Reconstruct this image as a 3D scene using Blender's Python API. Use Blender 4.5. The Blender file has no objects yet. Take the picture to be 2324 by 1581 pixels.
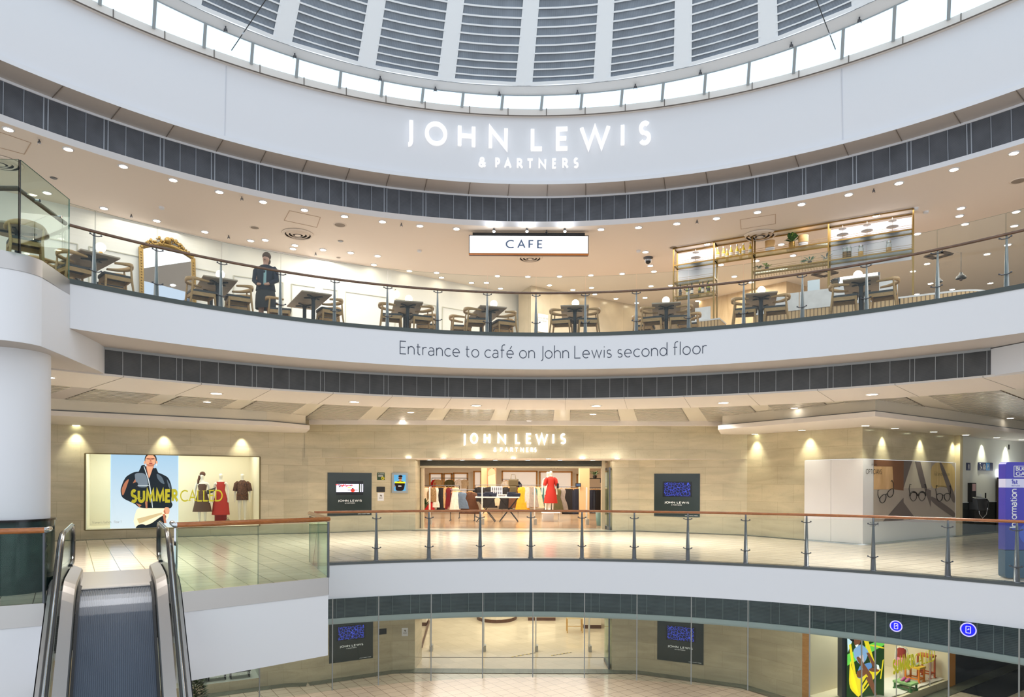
import bpy, bmesh, math, random
from mathutils import Vector, Matrix
sc = bpy.context.scene
COL = sc.collection
PI = math.pi
sin, cos = math.sin, math.cos
# ------------------------------------------------------------------ camera, world, exposure
F, U, RO, EYE = 1549.0, 1091.0, 0.004, 1.75
cam_d = bpy.data.cameras.new('camera'); cam = bpy.data.objects.new('camera', cam_d); COL.objects.link(cam)
cam_d.sensor_width = 36.0; cam_d.lens = F/2324*36; cam_d.shift_y = (U-790.5)/2324
cam_d.clip_end = 300
cam.location = (0, 0, EYE)
cam.rotation_euler = (Matrix.Rotation(PI/2, 3, 'X') @ Matrix.Rotation(RO, 3, 'Z')).to_euler()
sc.camera = cam
sc.view_settings.view_transform = 'Standard'; sc.view_settings.look = 'None'
sc.view_settings.gamma = 1.0; sc.view_settings.use_curve_mapping = False
sc.view_settings.exposure = 0.12
sc.cycles.use_denoising = True
sc.cycles.max_bounces = 10; sc.cycles.transparent_max_bounces = 24; sc.cycles.diffuse_bounces = 4; sc.cycles.glossy_bounces = 4
sc.cycles.sample_clamp_indirect = 6.0; sc.cycles.caustics_reflective = False; sc.cycles.caustics_refractive = False
w = bpy.data.worlds.new('daylight'); sc.world = w; w.use_nodes = True
w.node_tree.nodes['Background'].inputs[0].default_value = (0.86, 0.93, 1.0, 1)
w.node_tree.nodes['Background'].inputs[1].default_value = 1.14

def light(name, kind, loc, energy, color=(1, 1, 1), target=None, size=0.1, size_y=None, angle=None, blend=0.5, rz=None, spread=None):
    d = bpy.data.lights.new(name, kind); d.energy = energy; d.color = color
    o = bpy.data.objects.new(name, d); COL.objects.link(o); o.location = loc
    if kind == 'AREA':
        d.size = size
        if size_y: d.shape = 'RECTANGLE'; d.size_y = size_y
        if spread: d.spread = spread
    else: d.shadow_soft_size = size
    if kind == 'SPOT': d.spot_size = angle or 1.2; d.spot_blend = blend
    if target is not None:
        o.rotation_euler = (Vector(target)-Vector(loc)).to_track_quat('-Z', 'Y').to_euler()
    if rz is not None: o.rotation_euler = (0, 0, rz)
    return o
# shop and window lights, then unseen fill lights added under café and mall ceilings
light('store_ceiling_light', 'AREA', (0, 31, 3.45), 1100, (1.0, 0.88, 0.72), (0, 31, 0), 7.5, 9)
light('ground_store_ceiling_light', 'AREA', (0, 31, -1.6), 400, (1.0, 0.95, 0.86), (0, 31, -5), 7.5, 10)
light('display_window_light', 'AREA', (-10.45, 22.0, 2.86), 70, (1.0, 0.93, 0.78), None, 4.8, 1.0, rz=0.5)
light('childrens_window_light', 'AREA', (11.2, 21.4, -1.6), 130, (1.0, 0.94, 0.82), None, 3.0, 1.4, rz=0.6)
for k in range(7):
    t = -1.0+k*0.32; R = 14.2 if k not in (0, 6) else 12.4
    light('cafe_fill_light', 'AREA', (0.5+R*sin(t), 5.3+R*cos(t), 8.1), 92 if k > 1 else 42, (1.0, 0.95, 0.88), (0.5+R*sin(t), 5.3+R*cos(t), 0), 2.6)  # unseen area fill added under the café ceiling, besides its downlights
for (lx, ly) in ((2.0, 20.8), (7, 21.5), (12.5, 20)):
    light('cafe_back_fill_light', 'AREA', (lx, ly, 8.1), 100, (1.0, 0.94, 0.86), (lx, ly, 0), 2.4)  # extra unseen fill added over the back of the café
for R, t in ((15, -0.35), (15.6, -0.1), (15.6, 0.15), (15, 0.33), (12.2, -0.78), (12.2, 0.72)):
    light('mall_fill_light', 'AREA', (0.5+R*sin(t), 5.3+R*cos(t), 3.66), 140, (1.0, 0.96, 0.9), None, 1.6, rz=0, spread=2.2)  # fill added below the first-floor ceiling to brighten the stone walls
for k in range(6):
    t = -0.75+k*0.3; R = 15.6
    light('ground_mall_fill_light', 'AREA', (0.5+R*sin(t), 5.3+R*cos(t), -1.5), 38, (1.0, 0.96, 0.9), None, 2.2, rz=0, spread=2.2)  # same added fill for the ground floor, no fitting modelled
# ------------------------------------------------------------------ photo geometry: a pixel's ray meets a real surface
CR, SR = cos(RO), sin(RO)
def ray(px, py):
    dx, dy = px-1162.0, py-U
    return (CR*dx+SR*dy)/F, -(-SR*dx+CR*dy)/F          # X per metre of depth, height per metre of depth
def at(px, py, Y):
    a, b = ray(px, py); return Vector((a*Y, Y, EYE+b*Y))
def hit_z(px, py, z):
    a, b = ray(px, py); return at(px, py, (z-EYE)/b)
def hit_line(px, py, p0, p1):
    a, b = ray(px, py); dx, dy = p1[0]-p0[0], p1[1]-p0[1]
    t = (a*p0[1]-p0[0])/(dx-a*dy); Y = p0[1]+t*dy
    return t*math.hypot(dx, dy), EYE+b*Y, Vector((a*Y, Y, EYE+b*Y))
def hit_ring(px, py, C):
    a, b = ray(px, py); cx, cy, R = C
    A = 1+a*a; B = -2*(cy+a*cx); D = cy*cy+cx*cx-R*R
    Y = (-B+math.sqrt(max(0, B*B-4*A*D)))/(2*A)
    return math.atan2(a*Y-cx, Y-cy), EYE+b*Y, Vector((a*Y, Y, EYE+b*Y))
def rp(C, t, z, dr=0.0):
    return Vector((C[0]+(C[2]+dr)*sin(t), C[1]+(C[2]+dr)*cos(t), z))
# ------------------------------------------------------------------ materials
MATS = {}
def lin(c):
    r = []
    for v in c[:3]:
        v /= 255.0; r.append(v/12.92 if v <= 0.04045 else ((v+0.055)/1.055)**2.4)
    return (r[0], r[1], r[2], 1.0)
def mat(name, c=(200, 200, 200), rough=0.5, metal=0.0, emit=0.0, spec=0.5, noise=0.0, nscale=8.0, emc=None, coat=0.0):
    if name in MATS: return MATS[name]
    m = bpy.data.materials.new(name); m.use_nodes = True; nt = m.node_tree; b = nt.nodes['Principled BSDF']
    col = lin(c)
    b.inputs['Base Color'].default_value = col; b.inputs['Roughness'].default_value = rough; b.inputs['Metallic'].default_value = metal
    b.inputs['Specular IOR Level'].default_value = spec; b.inputs['Coat Weight'].default_value = coat
    if emit:
        b.inputs['Emission Color'].default_value = lin(emc) if emc else col; b.inputs['Emission Strength'].default_value = emit
    if noise:
        tc = nt.nodes.new('ShaderNodeTexCoord'); n = nt.nodes.new('ShaderNodeTexNoise'); n.inputs['Scale'].default_value = nscale; n.inputs['Detail'].default_value = 4
        rmp = nt.nodes.new('ShaderNodeMapRange'); rmp.inputs[1].default_value = 0.3; rmp.inputs[2].default_value = 0.7; rmp.inputs[3].default_value = 1-noise; rmp.inputs[4].default_value = 1+noise*0.6
        mx = nt.nodes.new('ShaderNodeVectorMath'); mx.operation = 'SCALE'; mx.inputs[0].default_value = col[:3]
        nt.links.new(tc.outputs['Object'], n.inputs['Vector']); nt.links.new(n.outputs['Fac'], rmp.inputs[0]); nt.links.new(rmp.outputs[0], mx.inputs['Scale']); nt.links.new(mx.outputs[0], b.inputs['Base Color'])
    MATS[name] = m; return m
def emis(name, c, s):
    return mat(name, c, 0.5, 0, s, 0.0)
def glass(name, tint=(0.93, 0.965, 0.945), refl=1.0):
    if name in MATS: return MATS[name]
    m = bpy.data.materials.new(name); m.use_nodes = True; nt = m.node_tree; nt.nodes.clear()
    out = nt.nodes.new('ShaderNodeOutputMaterial'); mix = nt.nodes.new('ShaderNodeMixShader'); tr = nt.nodes.new('ShaderNodeBsdfTransparent'); gl = nt.nodes.new('ShaderNodeBsdfGlossy')
    fr = nt.nodes.new('ShaderNodeFresnel'); fr.inputs['IOR'].default_value = 1.35; ml = nt.nodes.new('ShaderNodeMath'); ml.operation = 'MULTIPLY'; ml.inputs[1].default_value = refl
    tr.inputs[0].default_value = (*tint, 1); gl.inputs['Roughness'].default_value = 0.0; gl.inputs['Color'].default_value = (0.9, 0.95, 0.95, 1)
    nt.links.new(fr.outputs[0], ml.inputs[0]); nt.links.new(ml.outputs[0], mix.inputs[0]); nt.links.new(tr.outputs[0], mix.inputs[1]); nt.links.new(gl.outputs[0], mix.inputs[2]); nt.links.new(mix.outputs[0], out.inputs[0])
    MATS[name] = m; return m
def tiles(name, c, joint, bw, bh, rough=0.35, rot=0.0, uv=True, off=0.5, jw=0.006, vein=0.12, spec=0.5, var=0.06, vc=None, nscale=1.6):
    """stone in tiles: brick joints, soft clouding and thin veins; uv in metres or world xy turned by rot"""
    if name in MATS: return MATS[name]
    m = bpy.data.materials.new(name); m.use_nodes = True; nt = m.node_tree; N = nt.nodes.new; L = nt.links.new; b = nt.nodes['Principled BSDF']
    tc = N('ShaderNodeTexCoord'); mp = N('ShaderNodeMapping'); mp.inputs['Rotation'].default_value = (0, 0, rot)
    L(tc.outputs['UV' if uv else 'Object'], mp.inputs[0])
    br = N('ShaderNodeTexBrick'); br.offset = off; br.inputs['Scale'].default_value = 1.0; br.inputs['Brick Width'].default_value = bw; br.inputs['Row Height'].default_value = bh
    br.inputs['Mortar Size'].default_value = jw; br.inputs['Mortar Smooth'].default_value = 0.1
    col = Vector(lin(c)[:3])
    br.inputs['Color1'].default_value = (*(col*(1-var)), 1); br.inputs['Color2'].default_value = (*(col*(1+var)), 1); br.inputs['Mortar'].default_value = lin(joint)
    L(mp.outputs[0], br.inputs['Vector'])
    n = N('ShaderNodeTexNoise'); n.inputs['Scale'].default_value = nscale; n.inputs['Detail'].default_value = 6; n.inputs['Distortion'].default_value = 0.6
    if vc:
        ms = N('ShaderNodeMapping'); ms.inputs['Scale'].default_value = (0.5, 0.5, 2.6); L(tc.outputs['Object'], ms.inputs[0]); L(ms.outputs[0], n.inputs['Vector'])
    else: L(tc.outputs['Object'], n.inputs['Vector'])
    mr = N('ShaderNodeMapRange'); mr.inputs[1].default_value = 0.3; mr.inputs[2].default_value = 0.7; mr.inputs[3].default_value = 1-vein; mr.inputs[4].default_value = 1+vein*0.5; L(n.outputs['Fac'], mr.inputs[0])
    sc1 = N('ShaderNodeVectorMath'); sc1.operation = 'SCALE'; L(br.outputs['Color'], sc1.inputs[0]); L(mr.outputs[0], sc1.inputs['Scale'])
    last = sc1.outputs[0]
    if vc:
        vo = N('ShaderNodeTexVoronoi'); vo.feature = 'DISTANCE_TO_EDGE'; vo.inputs['Scale'].default_value = 3.1
        n2 = N('ShaderNodeTexNoise'); n2.inputs['Scale'].default_value = 3.0; n2.inputs['Detail'].default_value = 5
        L(tc.outputs['Object'], n2.inputs['Vector']); va = N('ShaderNodeVectorMath'); va.operation = 'MULTIPLY_ADD'; va.inputs[1].default_value = (0.7, 0.7, 0.7); L(n2.outputs['Color'], va.inputs[0]); L(tc.outputs['Object'], va.inputs[2]); L(va.outputs[0], vo.inputs['Vector'])
        m2 = N('ShaderNodeMapRange'); m2.inputs[1].default_value = 0.0; m2.inputs[2].default_value = 0.012; m2.inputs[3].default_value = 0.34; m2.inputs[4].default_value = 0.0; L(vo.outputs['Distance'], m2.inputs[0])
        mx = N('ShaderNodeMix'); mx.data_type = 'RGBA'; L(m2.outputs[0], mx.inputs[0]); L(last, mx.inputs[6]); mx.inputs[7].default_value = lin(vc); last = mx.outputs[2]
    L(last, b.inputs['Base Color']); b.inputs['Roughness'].default_value = rough; b.inputs['Specular IOR Level'].default_value = spec
    MATS[name] = m; return m
def stripes(name, c1, c2, period, duty, axis='Z', rough=0.5, metal=0.0, uv=False, noise=0.0, per2=None, duty2=0.5, metal_noise=False):
    """fine ribs drawn along one axis of object space (or of the uv map in metres); c2 is the line between"""
    if name in MATS: return MATS[name]
    m = bpy.data.materials.new(name); m.use_nodes = True; nt = m.node_tree; N = nt.nodes.new; L = nt.links.new; b = nt.nodes['Principled BSDF']
    tc = N('ShaderNodeTexCoord'); sp = N('ShaderNodeSeparateXYZ'); L(tc.outputs['UV' if uv else 'Object'], sp.inputs[0])
    def band(ax, per, du):
        d = N('ShaderNodeMath'); d.operation = 'DIVIDE'; d.inputs[1].default_value = per; L(sp.outputs[ax], d.inputs[0])
        fr = N('ShaderNodeMath'); fr.operation = 'FRACT'; L(d.outputs[0], fr.inputs[0])
        g = N('ShaderNodeMath'); g.operation = 'GREATER_THAN'; g.inputs[1].default_value = du; L(fr.outputs[0], g.inputs[0]); return g.outputs[0]
    k = band(axis, period, duty)
    if per2:
        k2 = band('X' if axis != 'X' else 'Y', per2, duty2); mxx = N('ShaderNodeMath'); mxx.operation = 'MAXIMUM'; L(k, mxx.inputs[0]); L(k2, mxx.inputs[1]); k = mxx.outputs[0]
    mx = N('ShaderNodeMix'); mx.data_type = 'RGBA'; L(k, mx.inputs[0]); mx.inputs[6].default_value = lin(c1); mx.inputs[7].default_value = lin(c2); last = mx.outputs[2]
    if noise:
        n = N('ShaderNodeTexNoise'); n.inputs['Scale'].default_value = 3.0; n.inputs['Detail'].default_value = 8; L(tc.outputs['Object'], n.inputs['Vector'])
        mr = N('ShaderNodeMapRange'); mr.inputs[1].default_value = 0.3; mr.inputs[2].default_value = 0.7; mr.inputs[3].default_value = 1-noise; mr.inputs[4].default_value = 1+noise; L(n.outputs['Fac'], mr.inputs[0])
        s = N('ShaderNodeVectorMath'); s.operation = 'SCALE'; L(last, s.inputs[0]); L(mr.outputs[0], s.inputs['Scale']); last = s.outputs[0]
    L(last, b.inputs['Base Color']); b.inputs['Roughness'].default_value = rough; b.inputs['Metallic'].default_value = metal
    MATS[name] = m; return m
def woodm(name, c1, c2, rough=0.4, scale=(3, 3, 18), coat=0.0):
    if name in MATS: return MATS[name]
    m = bpy.data.materials.new(name); m.use_nodes = True; nt = m.node_tree; N = nt.nodes.new; L = nt.links.new; b = nt.nodes['Principled BSDF']
    tc = N('ShaderNodeTexCoord'); mp = N('ShaderNodeMapping'); mp.inputs['Scale'].default_value = scale; L(tc.outputs['Object'], mp.inputs[0])
    n = N('ShaderNodeTexNoise'); n.inputs['Scale'].default_value = 1.0; n.inputs['Detail'].default_value = 6; n.inputs['Distortion'].default_value = 1.0; L(mp.outputs[0], n.inputs['Vector'])
    cr = N('ShaderNodeValToRGB'); cr.color_ramp.elements[0].position = 0.3; cr.color_ramp.elements[1].position = 0.7; cr.color_ramp.elements[0].color = lin(c1); cr.color_ramp.elements[1].color = lin(c2)
    L(n.outputs['Fac'], cr.inputs[0]); L(cr.outputs[0], b.inputs['Base Color']); b.inputs['Roughness'].default_value = rough; b.inputs['Coat Weight'].default_value = coat
    MATS[name] = m; return m
M_WHITE = mat('white_paint', (226, 227, 232), 0.55)
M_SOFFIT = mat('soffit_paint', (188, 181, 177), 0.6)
M_CREAM = mat('cafe_ceiling_paint', (238, 226, 214), 0.7)
M_LIP = mat('panel_paint', (222, 214, 207), 0.5)
M_DARKGAP = mat('shadow_gap', (58, 54, 52), 0.8)
M_GRILLE = stripes('grille_mesh', (86, 89, 97), (62, 64, 70), 0.016, 0.62, 'Z', 0.55, 0.0, noise=0.22)
M_GRILLEBAR = mat('grille_bar', (150, 156, 166), 0.4)
M_MARBLE = tiles('beige_marble', (191, 180, 152), (168, 157, 130), 1.15, 0.56, 0.16, vein=0.16, vc=(152, 138, 112), jw=0.004)
M_FLOOR = tiles('cream_floor_tile', (222, 209, 190), (120, 104, 88), 0.42, 0.42, 0.14, rot=math.radians(-33), uv=False, off=0.0, vein=0.05, jw=0.007)
M_GREENST = tiles('grey_green_stone', (118, 124, 112), (88, 92, 84), 0.3, 3, 0.3, uv=False, vein=0.3, off=0)
M_STEEL = mat('brushed_steel', (192, 189, 188), 0.36, 0.9)
M_CHROME = mat('chrome', (215, 218, 222), 0.08, 1.0)
M_DKSTEEL = mat('dark_steel', (96, 98, 104), 0.35, 0.8)
M_POST = mat('satin_post_metal', (178, 182, 188), 0.3, 0.3)
M_POSTDK = mat('graphite_post_metal', (124, 127, 132), 0.32, 0.5)
M_RAILWOOD = woodm('varnished_wood', (150, 84, 38), (186, 112, 54), 0.18, (6, 6, 30), 0.5)
M_RAILDK = woodm('dark_rail_wood', (84, 58, 42), (120, 86, 62), 0.2, (6, 6, 30), 0.5)
M_GLASS = glass('clear_glass', (0.945, 0.97, 0.955), 0.8)
M_GLASSG = glass('green_glass', (0.86, 0.935, 0.895), 0.5)
M_GLASSE = mat('glass_edge', (80, 128, 116), 0.2)
M_CURT = glass('curtain_glass', (0.90, 0.94, 0.93), 0.55)
M_BLACK = mat('black_paint', (24, 25, 27), 0.45)
M_BLACKGLOSS = mat('black_gloss', (20, 20, 22), 0.15)
M_PANEL = mat('dark_green_glass_panel', (46, 56, 56), 0.12)
M_WHITELIT = emis('lit_letter_white', (255, 255, 255), 0.38)
M_LAMPW = emis('warm_lamp', (255, 238, 208), 28)
M_LAMPC = emis('cool_lamp', (255, 250, 240), 14)
M_LAMPG = emis('wallwash_lamp', (250, 255, 214), 9)
M_GLOBE = emis('globe_glow', (255, 244, 220), 3.2)
M_BRASS = mat('brass', (148, 120, 70), 0.32, 0.9)
M_GOLD = mat('gilt', (168, 138, 82), 0.4, 0.8, noise=0.25, nscale=40)
M_OAK = woodm('oak', (184, 142, 92), (206, 166, 114), 0.45, (10, 10, 40))
M_SEAT = mat('dark_seat_leather', (58, 57, 60), 0.45)
M_TOP = woodm('tabletop_underside', (178, 158, 140), (200, 180, 160), 0.5, (4, 20, 4))
M_IRON = mat('table_iron', (52, 56, 64), 0.4, 0.4)
# ------------------------------------------------------------------ mesh builder
WM = {}
class MB:
    def __init__(s): s.v = []; s.f = []; s.mi = []; s.uv = []; s.sm = []
    def add(s, vs, fs, mi=0, uvs=None, smooth=False):
        o = len(s.v); s.v += [Vector(p) for p in vs]
        for k, f in enumerate(fs):
            s.f.append([o+i for i in f]); s.mi.append(mi); s.sm.append(smooth)
            s.uv.append(uvs[k] if uvs else None)
        return s
    def quad(s, a, b, c, d, mi=0, uv=None): return s.add([a, b, c, d], [(0, 1, 2, 3)], mi, [uv] if uv else None)
    def wall(s, p0, p1, z0, z1, mi=0, u0=0.0):
        p0 = Vector(p0); p1 = Vector(p1); L = math.hypot(p1[0]-p0[0], p1[1]-p0[1])
        return s.quad((p0[0], p0[1], z0), (p1[0], p1[1], z0), (p1[0], p1[1], z1), (p0[0], p0[1], z1), mi, [(u0, z0), (u0+L, z0), (u0+L, z1), (u0, z1)])
    def hex(s, b, t, mi=0):                                # bottom 4 points, top 4 points
        return s.add(list(b)+list(t), [(3, 2, 1, 0), (4, 5, 6, 7), (0, 1, 5, 4), (1, 2, 6, 5), (2, 3, 7, 6), (3, 0, 4, 7)], mi)
    def box(s, c, d, mi=0, rz=0.0):
        x, y, z = d[0]/2, d[1]/2, d[2]/2; r = Matrix.Rotation(rz, 3, 'Z'); c = Vector(c)
        P = [c+r@Vector(q) for q in ((-x, -y, -z), (x, -y, -z), (x, y, -z), (-x, y, -z), (-x, -y, z), (x, -y, z), (x, y, z), (-x, y, z))]
        return s.hex(P[:4], P[4:], mi)
    def bar(s, a, b, w, h, mi=0, up=(0, 0, 1)):            # square bar from a to b
        a = Vector(a); b = Vector(b); d = (b-a).normalized(); up = Vector(up)
        if abs(d.dot(up)) > 0.98: up = Vector((0, 1, 0))
        x = d.cross(up).normalized()*w/2; y = x.cross(d).normalized()*h/2
        return s.hex([a-x-y, a+x-y, a+x+y, a-x+y], [b-x-y, b+x-y, b+x+y, b-x+y], mi)
    def tube(s, path, r, n=8, mi=0, close=False, caps=True):
        P = [Vector(p) for p in path]; m = len(P); rr = r if isinstance(r, (list, tuple)) else [r]*m; rings = []; prev = None
        for i in range(m):
            if close: d = P[(i+1) % m]-P[i-1]
            else: d = P[min(i+1, m-1)]-P[max(i-1, 0)]
            d.normalize()
            ref = prev if prev is not None else (Vector((0, 0, 1)) if abs(d.z) < 0.9 else Vector((1, 0, 0)))
            x = (ref-d*ref.dot(d))
            if x.length < 1e-6: x = d.orthogonal()
            x.normalize(); y = d.cross(x); prev = x
            rings.append([P[i]+(x*cos(2*PI*k/n)+y*sin(2*PI*k/n))*rr[i] for k in range(n)])
        return s.rings(rings, mi, close, caps)
    def rings(s, rings, mi=0, close=False, caps=True, smooth=True, closed_ring=True):
        n = len(rings[0]); m = len(rings); vs = [p for r in rings for p in r]; fs = []
        for i in range(m if close else m-1):
            j = (i+1) % m
            for k in range(n if closed_ring else n-1):
                k2 = (k+1) % n; fs.append((i*n+k, i*n+k2, j*n+k2, j*n+k))
        s.add(vs, fs, mi, None, smooth)
        if caps and not close and closed_ring:
            s.add(rings[0], [tuple(range(n))[::-1]], mi); s.add(rings[-1], [tuple(range(n))], mi)
        return s
    def cyl(s, a, b, r0, r1=None, n=12, mi=0): return s.tube([a, b], [r0, r0 if r1 is None else r1], n, mi)
    def lathe(s, prof, c=(0, 0, 0), n=16, mi=0, caps=True, sx=1.0, sy=1.0):   # prof: (radius, z)
        c = Vector(c)
        return s.rings([[c+Vector((r*cos(2*PI*k/n)*sx, r*sin(2*PI*k/n)*sy, z)) for k in range(n)] for r, z in prof], mi, False, caps)
    def ball(s, c, r, n=14, mi=0, sc=(1, 1, 1)):
        m = max(5, n//2); c = Vector(c); R = []
        for i in range(m+1):
            a = -PI/2+PI*i/m; q = max(cos(a), 0.02)
            R.append([c+Vector((r*q*cos(2*PI*k/n)*sc[0], r*q*sin(2*PI*k/n)*sc[1], r*sin(a)*sc[2])) for k in range(n)])
        return s.rings(R, mi)
    def poly(s, pts, mi=0): return s.add(pts, [tuple(range(len(pts)))], mi)
    def prism(s, pts, z0, z1, mi=0, mit=None, mib=None):   # plan polygon, counter-clockwise
        n = len(pts); b = [(p[0], p[1], z0) for p in pts]; t = [(p[0], p[1], z1) for p in pts]
        u = 0.0
        for i in range(n):
            j = (i+1) % n; L = math.hypot(pts[j][0]-pts[i][0], pts[j][1]-pts[i][1])
            s.quad(b[i], b[j], t[j], t[i], mi, [(u, z0), (u+L, z0), (u+L, z1), (u, z1)]); u += L
        s.add(t, [tuple(range(n))], mi if mit is None else mit); s.add(b, [tuple(range(n))[::-1]], mi if mib is None else mib)
        return s
    def loft(s, C0, z0, C1, z1, t0, t1, n=64, mi=0, dr0=0.0, dr1=0.0, flip=False, smooth=True):   # surface between two arcs
        a = [rp(C0, t0+(t1-t0)*i/n, z0, dr0) for i in range(n+1)]; b = [rp(C1, t0+(t1-t0)*i/n, z1, dr1) for i in range(n+1)]
        fs = []; uv = []; vs = a+b; R = C0[2]; hh = max(0.01, math.hypot(z1-z0, C1[2]+dr1-C0[2]-dr0))
        for i in range(n):
            q = (i, i+1, n+2+i, n+1+i); u0, u1 = R*(t0+(t1-t0)*i/n), R*(t0+(t1-t0)*(i+1)/n); qu = [(u0, 0), (u1, 0), (u1, hh), (u0, hh)]
            if flip: q = q[::-1]; qu = qu[::-1]
            fs.append(q); uv.append(qu)
        return s.add(vs, fs, mi, uv, smooth)
    def build(s, name, mats, parent=None, kind=None, bevel=0.0):
        if not isinstance(mats, (list, tuple)): mats = [mats]
        me = bpy.data.meshes.new(name)
        inv = WM[parent].inverted() if parent is not None else None
        vs = [inv@p for p in s.v] if inv is not None else s.v
        me.from_pydata([tuple(p) for p in vs], [], s.f)
        for m in mats: me.materials.append(m)
        me.polygons.foreach_set('material_index', s.mi); me.polygons.foreach_set('use_smooth', s.sm)
        if any(u for u in s.uv):
            ul = me.uv_layers.new(name='uv').data
            for p, u in zip(me.polygons, s.uv):
                if u:
                    for li, q in zip(p.loop_indices, u): ul[li].uv = q
        me.update()
        o = bpy.data.objects.new(name, me); COL.objects.link(o)
        if parent is not None: o.parent = parent; WM[o] = WM[parent]
        else: WM[o] = Matrix.Identity(4)
        if kind: o['kind'] = kind
        if bevel:
            bv = o.modifiers.new('bevel', 'BEVEL'); bv.width = bevel; bv.segments = 2; bv.limit_method = 'ANGLE'
        return o
def tag(o, label, cat, group=None):
    o['label'] = label; o['category'] = cat
    if group: o['group'] = group
    return o
def thing(name, label, cat, loc=(0, 0, 0), rz=0.0, group=None):
    o = bpy.data.objects.new(name, None); COL.objects.link(o); o.location = loc; o.rotation_euler = (0, 0, rz); o.empty_display_size = 0.1
    WM[o] = Matrix.Translation(Vector(loc)) @ Matrix.Rotation(rz, 4, 'Z')
    return tag(o, label, cat, group)
def dup(root, loc, rz, label, group=None, scale=None):
    def cp(o, par):
        c = o.copy(); COL.objects.link(c)
        if par is not None: c.parent = par
        for ch in o.children: cp(ch, c)
        return c
    r = cp(root, None); r.location = loc; r.rotation_euler = (0, 0, rz); r['label'] = label
    if group: r['group'] = group
    if scale: r.scale = scale
    WM[r] = Matrix.Translation(Vector(loc)) @ Matrix.Rotation(rz, 4, 'Z')
    return r
ORD = 'first second third fourth fifth sixth seventh eighth ninth tenth eleventh twelfth thirteenth fourteenth fifteenth sixteenth seventeenth eighteenth nineteenth twentieth'.split()
def nth(i):
    if i < 20: return ORD[i]
    t, u = divmod(i+1, 10); tens = {2: 'twent', 3: 'thirt', 4: 'fort', 5: 'fift', 6: 'sixt', 7: 'sevent'}[t]
    return tens+'ieth' if u == 0 else tens+'y-'+ORD[u-1]
def skin(nodes, edges, levels=2):
    """one continuous surface grown round a skeleton; nodes: (x, y, z, rx, ry)"""
    me = bpy.data.meshes.new('skeleton'); me.from_pydata([n[:3] for n in nodes], edges, []); o = bpy.data.objects.new('skeleton', me); COL.objects.link(o)
    o.modifiers.new('skin', 'SKIN'); sb = o.modifiers.new('sub', 'SUBSURF'); sb.levels = sb.render_levels = levels
    sv = me.skin_vertices[0].data
    for i, n in enumerate(nodes): sv[i].radius = (n[3], n[4] if len(n) > 4 else n[3])
    sv[0].use_root = True
    dg = bpy.context.evaluated_depsgraph_get(); ev = o.evaluated_get(dg); m2 = bpy.data.meshes.new_from_object(ev)
    out = ([v.co.copy() for v in m2.vertices], [tuple(p.vertices) for p in m2.polygons])
    bpy.data.objects.remove(o); bpy.data.meshes.remove(me); bpy.data.meshes.remove(m2)
    return out
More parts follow.
